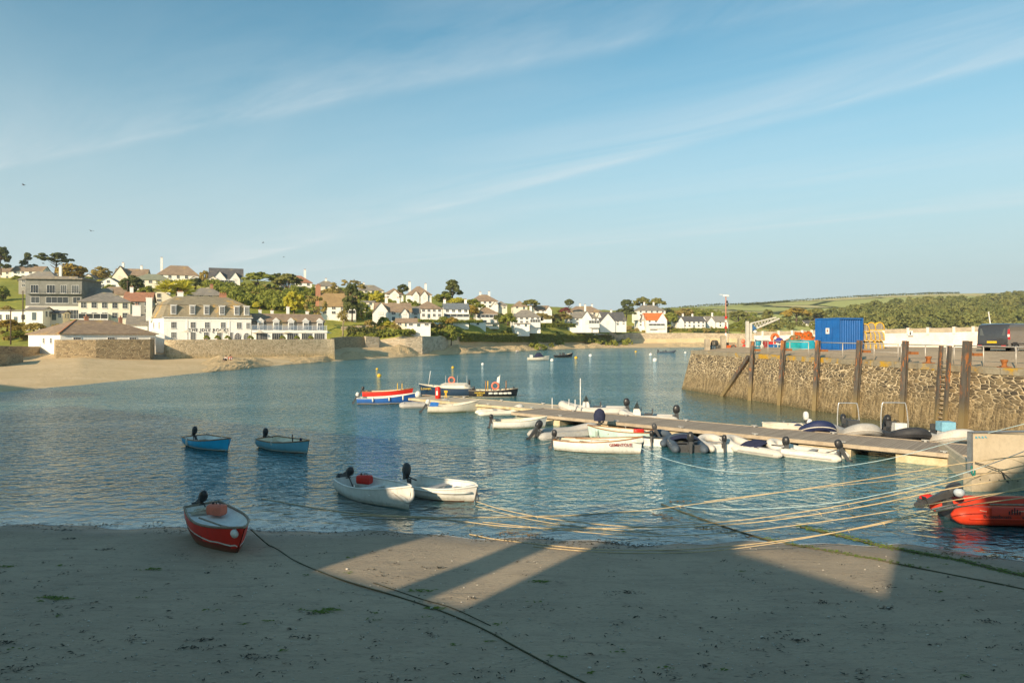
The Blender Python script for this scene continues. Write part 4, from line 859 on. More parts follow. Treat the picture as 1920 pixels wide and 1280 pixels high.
def crown_clumps(kind, rs):
    cl = []
    if kind == 'round':
        for i in range(46):
            d = rs.normal(size=3); d /= np.linalg.norm(d); r = rs.uniform(.55, 1) ** .5; cl.append(((d[0] * .40 * r, d[1] * .40 * r, .56 + d[2] * .36 * r), rs.uniform(.08, .15)))
    elif kind == 'bush':
        for i in range(34):
            a = rs.uniform(0, 6.28); e = rs.uniform(0, 1) ** .7; q = math.sqrt(max(0, 1 - e * e)); cl.append(((math.cos(a) * .40 * q, math.sin(a) * .40 * q, .06 + e * .74 * rs.uniform(.75, 1.05)), rs.uniform(.10, .19)))
    elif kind == 'umbrella':
        for i in range(44):
            a = rs.uniform(0, 6.28); q = rs.uniform(0, 1) ** .55; cl.append(((math.cos(a) * .43 * q, math.sin(a) * .43 * q, .60 + .28 * (1 - q * q) + rs.uniform(-.07, .06)), rs.uniform(.07, .12)))
    elif kind == 'flat':
        for i in range(46):
            a = rs.uniform(0, 6.28); q = rs.uniform(0, 1) ** .6; lay = rs.uniform(.66, .9); w = .46 if lay < .8 else .34
            cl.append(((math.cos(a) * w * q, math.sin(a) * w * q, lay + .05 * q + rs.uniform(-.03, .04)), rs.uniform(.05, .085)))
    elif kind == 'pine':
        for i in range(52):
            z = rs.uniform(.25, 1); w = .42 * (1.05 - z) ** .45 * rs.uniform(.5, 1.05); a = rs.uniform(0, 6.28); cl.append(((math.cos(a) * w, math.sin(a) * w, z * .94), rs.uniform(.06, .12)))
    elif kind == 'sparse':
        for i in range(40):
            d = rs.normal(size=3); d /= np.linalg.norm(d); cl.append(((d[0] * .42, d[1] * .42, .6 + d[2] * .34), rs.uniform(.05, .09)))
    elif kind == 'conifer':
        for i in range(44):
            z = rs.uniform(.1, 1) ** .8; w = .40 * (1.03 - z) * rs.uniform(.6, 1.1) + .02; a = rs.uniform(0, 6.28); cl.append(((math.cos(a) * w, math.sin(a) * w, z * .95), rs.uniform(.05, .10)))
    return cl
_CR = {}
def crown_mesh(kind, leaf, var):
    k = (kind, leaf, var)
    if k not in _CR:
        rs = np.random.RandomState(hash((kind, var)) % 1 + sum(map(ord, kind)) * 7 + var * 131)
        if kind in ('spiky', 'palm'):
            V = []; T = []; heads = [((rs.uniform(-.3, .3), rs.uniform(-.3, .3), rs.uniform(.3, .72)), rs.uniform(.2, .34)) for _ in range(26)] if kind == 'spiky' else [((0, 0, .78), .42), ((.16, .05, .70), .36), ((-.18, .1, .62), .34), ((.05, -.14, .56), .32)]
            for c, r in heads:
                for _ in range(26 if kind == 'spiky' else 60):
                    d = rs.normal(size=3); d[2] = abs(d[2]) * .8 + (.05 if kind == 'spiky' else -.15); d /= np.linalg.norm(d); sd = np.cross(d, rs.normal(size=3)); sd /= np.linalg.norm(sd); c0 = np.array(c); L = r * rs.uniform(.7, 1.1); w = .022
                    droop = np.array([0, 0, -.25 * L if kind == 'palm' else 0]); V.append([c0 + d * L * .1, c0 + d * L * .55 - sd * w, c0 + d * L + droop, c0 + d * L * .55 + sd * w]); T.append(rs.uniform())
            V, T = np.array(V), np.array(T)
        else:
            dens, sz, fl = {'round': (70, .046, 1), 'bush': (56, .058, 1), 'umbrella': (64, .046, .6), 'flat': (60, .038, .5), 'pine': (56, .048, .75), 'sparse': (26, .038, 1), 'conifer': (50, .044, .7)}[kind]
            V, T = clumps_to_arrays(crown_clumps(kind, rs), dens, sz, rs, fl)
        _CR[k] = quads_mesh('crown', V, T, LEAF[leaf])
    return _CR[k]
_TR = {}
def trunk_mesh(kind, var):
    k = (kind, var)
    if k not in _TR:
        rs = random.Random(var * 17 + len(kind)); m = MB()
        top = {'umbrella': .66, 'flat': .7, 'pine': .9, 'palm': .78, 'conifer': .9}.get(kind, .55); b = .035 if kind != 'palm' else .045
        lean = Vector((rs.uniform(-.05, .05), rs.uniform(-.05, .05), 0)); spine = [Vector((0, 0, -.08)), Vector((0, 0, .05)) + lean * .3, Vector((0, 0, top * .5)) + lean, Vector((0, 0, top)) + lean * 1.4]
        m.tube(spine, [b * 1.3, b, b * .75, b * .35], 7)
        for i in range(7 if kind in ('umbrella', 'flat', 'pine', 'sparse', 'round') else (4 if kind == 'palm' else 3)):
            a = rs.uniform(0, 6.28); z0 = top * rs.uniform(.4, .9); r = rs.uniform(.2, .38); s = Vector((0, 0, z0)) + lean
            m.tube([s, s + Vector((math.cos(a) * r * .5, math.sin(a) * r * .5, .08)), s + Vector((math.cos(a) * r, math.sin(a) * r, .18 if kind != 'palm' else .2))], [b * .5, b * .38, b * .15], 5)
        _TR[k] = m.mesh('trunk', M_BARKP if kind == 'palm' else M_BARK)
    return _TR[k]
TREE_NAMES = {'round': 'broadleaf_tree', 'bush': 'shrub', 'umbrella': 'umbrella_pine', 'flat': 'flat_topped_tree', 'pine': 'pine_tree', 'sparse': 'bare_tree', 'conifer': 'conifer', 'spiky': 'spiky_tree', 'palm': 'palm_tree'}
def tree(kind, leaf, px, D, py, wpx, hpx, label, var=0, name=None, cat=None, group=None, rz=None, zadd=0.0):
    s = D / F; z = zat(py, D) + zadd; t = empty(name or TREE_NAMES[kind], far(px, D, z), R.uniform(0, 6.28) if rz is None else rz); tag(t, label, cat or ('shrub' if kind == 'bush' else 'tree'), group)
    t.scale = (wpx * s, wpx * s, hpx * s)
    inst('crown', crown_mesh(kind, leaf, var), t)
    if kind != 'bush': inst('trunk', trunk_mesh(kind, var), t, scale=(1, 1, 1) if kind not in ('pine', 'conifer') else (.8, .8, 1))
    else:
        if 'stem' not in _TR: m = MB(); m.tube([(0, 0, -.1), (.02, 0, .2), (0, .03, .5)], [.05, .04, .02], 6); _TR['stem'] = m.mesh('stem', M_BARK)
        inst('stem', _TR['stem'], t)
    return t

TREES = [
 ('pine', 'dark', 2, 318, 512, 44, 50, 'dark pine cut by the left edge on the ridge', 1),
 ('conifer', 'dark', 52, 330, 510, 42, 36, 'windswept dark conifer on the left ridge', 1),
 ('flat', 'dark', 102, 315, 520, 66, 46, 'flat topped dark cedar standing on the left ridge', 1),
 ('round', 'brown', 131, 290, 531, 60, 36, 'large round brown green tree right of the flat cedar', 1),
 ('round', 'olive', 190, 310, 527, 38, 27, 'round olive tree on the skyline left of the gable chimney', 2),
 ('bush', 'yellow', 187, 268, 543, 34, 20, 'bright yellow bush above the veranda house', 1),
 ('round', 'mid', 166, 272, 545, 30, 26, 'green tree left of the bright yellow bush', 3),
 ('bush', 'mid', 205, 246, 548, 26, 16, 'rounded green bush by the small gabled garden house', 2),
 ('round', 'dark', 248, 235, 555, 46, 38, 'dark green leafy tree below the mossy roofed house', 4),
 ('bush', 'mid', 274, 232, 556, 30, 22, 'green bush right of the dark leafy tree', 3),
 ('spiky', 'yellow', 328, 205, 566, 72, 50, 'large spiky yellow green tree rising behind the hotel roof', 1),
 ('bush', 'dark', 366, 280, 540, 44, 20, 'dark shrub behind the spiky tree', 4),
 ('round', 'olive', 384, 300, 533, 20, 26, 'small olive tree left of the twin gabled villa', 5),
 ('bush', 'mid', 398, 280, 543, 42, 22, 'green hedge like bush below the twin gabled villa', 5),
 ('umbrella', 'mid', 486, 278, 547, 66, 38, 'broad bright umbrella pine on the ridge, left of two', 1),
 ('umbrella', 'pine', 538, 268, 552, 56, 40, 'darker umbrella pine in front of the red tiled house', 2),
 ('round', 'dark', 522, 296, 540, 34, 28, 'dark tree between the two umbrella pines', 1),
 ('bush', 'yellow', 482, 222, 578, 18, 14, 'small rounded yellow bush beside the hotel wing roof', 2),
 ('round', 'yellow', 552, 214, 590, 44, 44, 'rounded yellow green tree above the balcony wing', 3),
 ('sparse', 'olive', 592, 200, 603, 46, 48, 'thin olive tree at the right end of the hotel wing', 1),
 ('round', 'mid', 585, 262, 562, 30, 24, 'green tree left of the tall brick chimney', 2),
 ('pine', 'dark', 660, 205, 598, 50, 66, 'ragged dark pine before the thatched roof', 2),
 ('sparse', 'olive', 652, 280, 562, 70, 38, 'loose olive tree on the slope above the thatched roof', 2),
 ('bush', 'olive', 622, 290, 556, 50, 18, 'brown green bushes on the slope behind the brick chimney', 4),
 ('round', 'yellow', 706, 258, 576, 34, 30, 'pale yellow green tree left of the round gabled house', 4),
 ('bush', 'mid', 676, 262, 566, 34, 22, 'green bush left of the pale yellow tree', 6),
 ('round', 'dark', 754, 300, 552, 26, 19, 'neat round dark tree between two hilltop houses', 1),
 ('pine', 'dark', 848, 288, 562, 46, 38, 'tall rounded dark pine standing against the sky', 3),
 ('round', 'mid', 832, 280, 570, 38, 20, 'green tree at the foot of the tall pine', 5),
 ('bush', 'yellow', 858, 276, 572, 40, 16, 'yellow green shrub below the tall pine', 3),
 ('bush', 'mid', 885, 282, 578, 34, 20, 'dark green shrub right of the blue grey roof', 5),
 ('bush', 'brown', 884, 275, 590, 30, 20, 'brown shrub between blue grey roof and bungalow', 2),
 ('bush', 'mid', 902, 300, 578, 18, 9, 'small bright shrub below the big hilltop villa', 1),
 ('bush', 'dark', 940, 275, 604, 30, 18, 'dark shrub right of the bungalow', 3),
 ('bush', 'mid', 952, 272, 608, 34, 22, 'bright green shrub left of the grey hipped house', 4),
 ('umbrella', 'pine', 996, 332, 588, 38, 28, 'broad pine on the skyline above the grey hipped house', 3),
 ('bush', 'olive', 1016, 310, 600, 44, 14, 'olive shrub slope right of the tall chimney', 1),
 ('umbrella', 'dark', 1067, 385, 586, 22, 26, 'little umbrella pine on a thin trunk against the sky', 4),
 ('bush', 'purple', 1060, 370, 586, 22, 11, 'dark purple tree under the little umbrella pine', 1),
 ('bush', 'olive', 1052, 350, 600, 46, 14, 'olive bushes below the purple tree', 5),
 ('pine', 'dark', 1174, 400, 597, 44, 36, 'big dark pine above the large gabled house', 4),
 ('umbrella', 'pine', 1205, 470, 590, 36, 34, 'pine left behind the two chimney hipped villa', 5),
 ('umbrella', 'pine', 1232, 475, 590, 36, 32, 'pine right behind the two chimney hipped villa', 6),
 ('bush', 'mid', 1254, 420, 606, 34, 22, 'green shrub right of the orange roofed house', 6),
 ('round', 'dark', 1252, 500, 594, 36, 16, 'dark trees on the hillside above the long white house', 2),
 ('round', 'mid', 1318, 470, 600, 36, 18, 'bright green tree behind the long white house', 1),
 ('round', 'olive', 1285, 480, 596, 40, 18, 'olive tree above the long white house', 2),
 ('umbrella', 'pine', 1384, 450, 613, 46, 32, 'broad dark pine left of the quay crane', 1),
 ('bush', 'mid', 1384, 432, 618, 40, 16, 'green bushes under the pine left of the quay crane', 6),
 ('pine', 'pine', 1440, 440, 614, 34, 34, 'bushy pine right behind the quay crane', 5),
 ('umbrella', 'brown', 1492, 480, 612, 58, 36, 'spreading pine with visible trunks left of the blue container', 2),
 ('umbrella', 'pine', 1530, 490, 611, 48, 34, 'spreading pine behind the blue container', 3),
 ('palm', 'olive', 643, 196, 626, 30, 46, 'cabbage palm on a pale trunk by the grass bank', 1),
 ('round', 'mid', 846, 222, 645, 34, 36, 'leafy bush tree standing in a notch of the grass bank', 3),
 ('bush', 'mid', 720, 215, 610, 24, 18, 'yellow green shrub at the left foot of the white cottage', 5),
 ('bush', 'yellow', 726, 213, 614, 26, 14, 'bright shrub in front of the white cottage', 4),
 ('bush', 'mid', 832, 235, 604, 26, 12, 'green shrub by the hipped house terrace', 2),
 ('bush', 'brown', 848, 228, 607, 26, 14, 'brown shrub above the notch in the bank', 3),
 ('bush', 'brown', 14, 168, 622, 46, 26, 'brown bush on the road bank at the left edge', 5),
 ('bush', 'olive', 64, 160, 622, 40, 18, 'olive scrub above the boathouse hip', 1),
 ('bush', 'mid', 30, 160, 632, 40, 14, 'green scrub above the shaded wall at the left', 2),
 ('round', 'mid', 2, 240, 570, 30, 34, 'green tree at the left edge above the flat roofed house', 5),
 ('bush', 'olive', 12, 200, 590, 30, 18, 'olive bush beside the grey block at the left edge', 6),
 ('bush', 'mid', 34, 300, 526, 22, 10, 'small green bush before the ridge house by the windswept conifer', 4),
 ('bush', 'mid', 440, 262, 556, 56, 20, 'bright green bank of shrubs under the twin gabled villa', 1),
]
for a in TREES: tree(*a)

# thick undergrowth that covers the slopes between the houses: nobody could count it
def scatter(name, areas, seed, mat, label, cat, kind='bush', per=26, size=.10, nclump=14, base=4.0):
    rs = np.random.RandomState(seed); VS = []; TS = []
    for (px0, px1, D0, D1, n, h0, h1) in areas:
        for _ in range(n):
            px = rs.uniform(px0, px1); D = rs.uniform(D0, D1)
            if D1 < 20: c_ = column(px); D = float(np.interp(D, range(len(c_)), c_[:, 0]))
            p = land(px, D); hh = rs.uniform(h0, h1); w = hh * rs.uniform(1.0, 1.9)
            cl = [((c[0] * w, c[1] * w, c[2] * hh), r * w * .8) for c, r in [crown_clumps('bush', rs)[i] for i in range(nclump)]]
            V, T = clumps_to_arrays(cl, per, size * base, rs); VS.append(V + np.array(p)); TS.append(np.clip(T * .5 + rs.uniform(0, .5), 0, 1))
    me = quads_mesh(name, np.concatenate(VS), np.concatenate(TS), mat); o = inst(name, me); tag(o, label, cat, kind='stuff'); return o
scatter('hillside_shrubbery', [(405, 560, 222, 288, 95, 3.0, 6.0), (560, 640, 225, 300, 40, 2, 4.5), (350, 420, 232, 275, 20, 1.5, 3), (640, 720, 228, 310, 45, 2, 4.5), (700, 870, 262, 292, 60, 1.5, 3.5), (110, 300, 245, 300, 55, 1.5, 3.5),
                               (870, 1050, 280, 330, 55, 1.5, 3.5), (1020, 1180, 350, 400, 50, 1.5, 4), (1240, 1420, 440, 560, 60, 3, 7)], 3, LEAF['mid'], 'dense green shrubs covering the slopes between the houses', 'shrubs')
scatter('garden_scrub', [(660, 850, 5.3, 6.8, 70, .8, 2.0), (850, 1145, 6.6, 7.6, 45, .8, 1.8), (1150, 1450, 4.6, 6.0, 70, .8, 2.5), (0, 110, 160, 190, 40, .8, 2.0), (420, 640, 240, 300, 50, 1.5, 4), (130, 330, 255, 320, 45, 1, 3)], 5, LEAF['olive'], 'brown green garden scrub and flowers around the houses', 'scrub', size=.07)
scatter('bank_hedge', [(655, 845, 4.4, 5.1, 80, 1.0, 2.2), (830, 870, 3.6, 5, 20, 1, 2.5)], 6, LEAF['mid'], 'trailing green growth over the grass bank', 'hedge', size=.07)

def hedge(name, label, pts, leaf, seed, size=.28):
    """pts: (px, D, py_bottom, py_top) of a clipped hedge or a curtain of ivy"""
    rs = np.random.RandomState(seed); cl = []
    for a, b in zip(pts[:-1], pts[1:]):
        n = max(2, int((Vector(far(b[0], b[1])) - Vector(far(a[0], a[1]))).length / .9))
        for k in range(n):
            px, D, yb, yt = [a[i] + (b[i] - a[i]) * k / n for i in range(4)]; z0, z1 = zat(yb, D), zat(yt, D)
            for q in range(max(1, int((z1 - z0) / .8))): p = far(px, D + rs.uniform(-.5, .5), z0 + (z1 - z0) * (q + .5) / max(1, int((z1 - z0) / .8))); cl.append((tuple(p), rs.uniform(.55, .85)))
    V, T = clumps_to_arrays(cl, 42, size * 1.25, rs); o = inst(name, quads_mesh(name, V, T, LEAF[leaf])); tag(o, label, 'hedge'); return o
hedge('hedge', 'long dark hedge along the foot of the right grass bank', [(p_, column(p_)[3][0] - .4, 641.5, 625.5 + (p_ - 866) / 90) for p_ in range(866, 1140, 16)], 'bank', 1)
hedge('hedge', 'clipped green hedge below the tall chimney house', [(996, 318, 614, 607), (1080, 342, 614, 607)], 'bank', 2)
hedge('hedge', 'dark green trailing hedge over the bank in front of the thatched house', [(655, 198, 634, 614), (700, 200, 636, 616), (735, 203, 640, 624)], 'dark', 3)
hedge('hedge', 'green hedge along the lane right of the grass bank', [(1150, 405, 622, 617), (1300, 412, 621, 616), (1420, 416, 622, 615)], 'bank', 4)
hedge('hedge', 'bright hedge in front of the hipped house and the blue grey roof', [(780, 226, 606, 598), (850, 238, 606, 601), (905, 256, 606, 600)], 'mid', 5)

# the far wood: one mass of many crowns on the right hill
def far_wood():
    rs = np.random.RandomState(11); VS = []; TS = []
    pool = [clumps_to_arrays(crown_clumps('round', np.random.RandomState(k)), 20, .062, np.random.RandomState(k + 50)) for k in range(6)]
    def ridge(px): return float(np.interp(px, [1250, 1330, 1450, 1560, 1640, 1720, 1800, 1860, 1920, 2600], [588, 592, 590, 573, 562, 552, 551, 547, 541, 530]))
    n = 0
    while n < 760:
        px = rs.uniform(1250, 2350); D = rs.uniform(425, 930) ; p = land(px, D); py = HZ - (p.z - H) * F / D
        hh = rs.uniform(7, 15) * (.55 if px < 1590 else 1)
        if py - hh * .9 * F / D < ridge(px): continue
        w = rs.uniform(7, 16) * (.7 if px < 1590 else 1); V, T = pool[rs.randint(6)]; a = rs.uniform(0, 6.28); c, s = math.cos(a), math.sin(a)
        Q = V @ np.array([[c, s, 0], [-s, c, 0], [0, 0, 1]]); Q = Q * np.array([w, w, hh]) + np.array([p.x, p.y, p.z - 2]); VS.append(Q); TS.append(np.clip(T * .35 + rs.choice([0, .25, .5, .65], p=[.3, .3, .2, .2]), 0, 1)); n += 1
    o = inst('far_wood', quads_mesh('far_wood', np.concatenate(VS), np.concatenate(TS), LEAF['wood'])); tag(o, 'dense green wood covering the far right hillside', 'wood', kind='stuff')
far_wood()
def hedgerow():
    rs = np.random.RandomState(4); cl = []
    for a, b in (((1395, 900), (1480, 990)), ((1250, 850), (1600, 1075)), ((1600, 1078), (1800, 1050))):
        for k in range(70):
            t = k / 70; p = land(a[0] + (b[0] - a[0]) * t, a[1] + (b[1] - a[1]) * t); cl.append(((p.x, p.y, p.z + 1), rs.uniform(1.2, 2.2)))
    V, T = clumps_to_arrays(cl, 22, .9, rs); tag(inst('hedgerow', quads_mesh('hedgerow', V, T, LEAF['dark'])), 'thin dark hedgerow between the distant fields', 'hedge')
hedgerow()
# ------------------------------------------------------------------ houses behind the viewpoint whose shade falls on the beach
def uv(u, v): return Vector((u * LX + v * LY, u * LY - v * LX, 0))
def shade_house(v0, v1, reach, label, chim=(), depth=7.5, u0=-8.0, z0=3.9, reach2=None):
    """ridge parallel to the shore, high enough for its shade to reach the given distance from the viewpoint"""
    ur = u0 - depth / 2; hr = (reach - ur) * TAN_EL + .12 - z0; hr2 = hr if reach2 is None else (reach2 - ur) * TAN_EL + .12 - z0; he = hr - 2.3
    t = empty('street_house', uv(u0, (v0 + v1) / 2) + Vector((0, 0, z0)), math.atan2(-LX, LY)); tag(t, label, 'house', 'houses along the harbour road behind the viewpoint')
    w = v1 - v0; m = shell_mesh('gx', w, depth, he, 2.3, 0)
    m.v = [(x, -y, z) for x, y, z in m.v]; m.f = [f[::-1] for f in m.f]; m.build('wall', WALL['cream'], t)
    m = MB(); a, b = -w / 2, w / 2
    for s in (1, -1):
        y0 = .35 if s == 1 else -depth - .35; q = [(a, y0, he - .1), (b, y0, min(he, he + hr2 - hr) - .1 if reach2 else he - .1), (b, -depth / 2, hr2), (a, -depth / 2, hr)]; lo = [(x, y, z - .14) for x, y, z in q]
        q = [(x * (1 + .02 / w), y, z) for x, y, z in q]; lo = [(x * (1 + .02 / w), y, z) for x, y, z in lo]
        m.add(q + lo, [(0, 1, 2, 3), (7, 6, 5, 4), (0, 4, 5, 1), (1, 5, 6, 2), (2, 6, 7, 3), (3, 7, 4, 0)])
    m.build('roof', ROOF['grey'], t)
    for (vc, vw, rc) in chim: chimney(t, vc - (v0 + v1) / 2, -depth / 2, hr - .3, (rc - ur) * TAN_EL + .12 - z0 - hr, vw, .8, pots=0)
    return t
shade_house(-11.7, -7.5, 10.9, 'low cream cottage with a tall chimney behind the viewpoint', chim=[(-8.85, .95, 20)])
shade_house(-14.7, -11.7, 17.0, 'narrow cream house left of the low cottage behind the viewpoint')
shade_house(-34, -14.7, 27, 'long cream house left of the narrow house behind the viewpoint')
shade_house(-58, -34, 27, 'far left cream house on the road behind the viewpoint')
shade_house(-95, -66, 34, 'last cream house on the left behind the viewpoint')
shade_house(-7.5, -4.3, 19.5, 'tall narrow cream house right of the low cottage behind the viewpoint')
shade_house(-4.3, -0.9, 17.3, 'cream house with a sloping ridge behind the viewpoint', reach2=15.7)
shade_house(-0.9, 1.1, 22.5, 'slim cream house right of the sloping roof behind the viewpoint')
shade_house(1.1, 5.5, 28.0, 'tall cream house with the highest ridge behind the viewpoint', reach2=41)
shade_house(5.5, 14, 28, 'wide cream house at the right end behind the viewpoint')
# ------------------------------------------------------------------ boats
def gel(name, c, rough=0.35, c2=None):
    # boat paint with chalky patches, runs and a grubby band near the waterline
    t = NT(name); p = t.obj(); s = t.n('SeparateXYZ'); t.l(p, s.inputs[0]); n = t.noise(p, 1.8, 6, .65); st = t.noise(t.scaled(p, 9, 9, .7), 1.0, 5, .7); f = t.noise(p, 22, 4, .7)
    col = t.mix(t.ramp(n, .4, .7), c, c2 or tuple(x * .80 for x in c)); col = t.mix(t.math('MULTIPLY', t.ramp(st, .54, .72), .38), col, tuple(x * .45 + .04 for x in c))
    col = t.mix(t.math('MULTIPLY', t.ramp(f, .66, .74), .5), col, (.30, .26, .20))
    g = t.math('MULTIPLY', t.ramp(t.math('SUBTRACT', s.outputs[2], t.math('MULTIPLY', st, .16)), .10, -.02), .55); col = t.mix(g, col, (.17, .15, .085))
    t.pbr(col, t.math('ADD', t.math('MULTIPLY', n, .3), rough - .1), .4); return t.m
P = {'white': gel('white_gelcoat', (0.80, 0.77, 0.70)), 'offwhite': gel('aged_gelcoat', (0.70, 0.64, 0.52), .5), 'red': gel('red_hull_paint', (0.80, 0.035, 0.020)), 'blue': gel('bright_blue_paint', (0.025, 0.42, 0.70)),
     'greyblue': gel('grey_blue_paint', (0.17, 0.40, 0.50)), 'navy': gel('navy_paint', (0.02, 0.045, 0.085)), 'black': gel('black_paint', (0.018, 0.02, 0.026)), 'royal': gel('royal_blue_paint', (0.03, 0.13, 0.42)),
     'aqua': gel('pale_aqua_paint', (0.50, 0.66, 0.60)), 'teal': gel('teal_antifouling', (0.02, 0.22, 0.22), .7), 'antired': gel('red_antifouling', (0.28, 0.05, 0.035), .8), 'antiblack': gel('black_antifouling', (0.03, 0.03, 0.03), .8),
     'slime': pm('weed_stained_bottom', (0.33, 0.30, 0.16), (0.16, 0.15, 0.06), 6, .8), 'varnish': pm('varnished_wood', (0.36, 0.17, 0.06), (0.24, 0.11, 0.04), 5, .4), 'greywood': pm('weathered_wood', (0.33, 0.27, 0.20), (0.22, 0.18, 0.13), 6, .8),
     'inner': gel('pale_inside_paint', (0.84, 0.83, 0.78), .5), 'innercream': gel('cream_inside_paint', (0.84, 0.75, 0.58), .5)}
M_BLACK = pm('black_plastic', (0.022, 0.022, 0.024), (0.04, 0.04, 0.042), 4, .35, .4); M_DKGREY = pm('dark_grey_plastic', (0.07, 0.072, 0.075), None, 4, .4)
M_METAL = pm('aluminium', (0.50, 0.49, 0.47), (0.35, 0.34, 0.33), 5, .4, .5, .7); M_STEEL = pm('stainless_tube', (0.72, 0.71, 0.68), None, 4, .25, .5, .6)
M_HYP = {'grey': pm('grey_hypalon', (0.42, 0.405, 0.375), (0.34, 0.325, 0.30), 2, .6), 'light': pm('light_grey_hypalon', (0.62, 0.585, 0.52), (0.52, 0.485, 0.43), 2, .6), 'white': pm('white_hypalon', (0.74, 0.69, 0.60), (0.62, 0.57, 0.48), 2, .55),
         'slate': pm('blue_grey_hypalon', (0.09, 0.115, 0.145), (0.06, 0.08, 0.105), 2, .6), 'black': pm('black_hypalon', (0.035, 0.036, 0.04), (0.055, 0.055, 0.06), 2, .6), 'navy': pm('navy_hypalon', (0.018, 0.028, 0.085), (0.03, 0.04, 0.10), 2, .6), 'red': pm('orange_red_hypalon', (0.66, 0.055, 0.018), (0.55, 0.04, 0.016), 2, .45)}
M_ROPEW = pm('pale_rope', (0.62, 0.55, 0.42), (0.45, 0.38, 0.28), 9, .9); M_FEND = pm('fender_vinyl', (0.76, 0.72, 0.64), None, 3, .4)
M_NAVYC = pm('navy_canvas', (0.03, 0.035, 0.075), (0.02, 0.025, 0.055), 5, .9, bump=.4); M_REDP = pm('red_plastic', (0.62, 0.03, 0.02), (0.5, 0.03, 0.02), 3, .35); M_ORANGE = pm('orange_plastic', (0.80, 0.16, 0.04), (0.66, 0.12, 0.03), 3, .45); M_SALMON = pm('salmon_float', (0.75, 0.20, 0.12), (0.6, 0.16, 0.1), 3, .5)
M_YEL = pm('yellow_plastic', (0.75, 0.45, 0.03), (0.6, 0.35, 0.03), 4, .5); M_WHP = pm('white_plastic', (0.80, 0.77, 0.71), None, 3, .4)

def hull_fn(L, B, fbs, fbb, draft, tr, full, rake):
    def hb(t):
        if t < .42: return B / 2 * (tr + (1 - tr) * math.sin(math.pi / 2 * t / .42))
        q = (t - .42) / .58; return B / 2 * max(0.0, 1 - q ** full)
    def zs(t): return fbs + (fbb - fbs) * t * t - .06 * L / 3.5 * math.sin(math.pi * t) * .6
    def zk(t): return -draft * (.55 + .45 * min(1, t / .3)) + (draft * .55 if t > .999 else max(0, t - .82) / .18 * draft * .35)
    def sec(t, inset=0.0, floor=None, m=8):
        b = max(0.012, hb(t) - inset); s = zs(t) - (0.0 if floor is None else .012); k = zk(t) if floor is None else max(zk(t) + .05, floor); out = []
        v = max(0, (t - .5) / .5)
        for i in range(m + 1):
            a = i / m; full_y = (1 - (1 - a) ** 2.6) ** .62; y = b * (full_y * (1 - v * .8) + (a ** .75) * v * .8)
            out.append(Vector((L * t - rake * L * (1 - a) * t ** 3.2 - inset * (t > .9), y, k + (s - k) * a ** 1.35)))
        return out
    return hb, zs, zk, sec
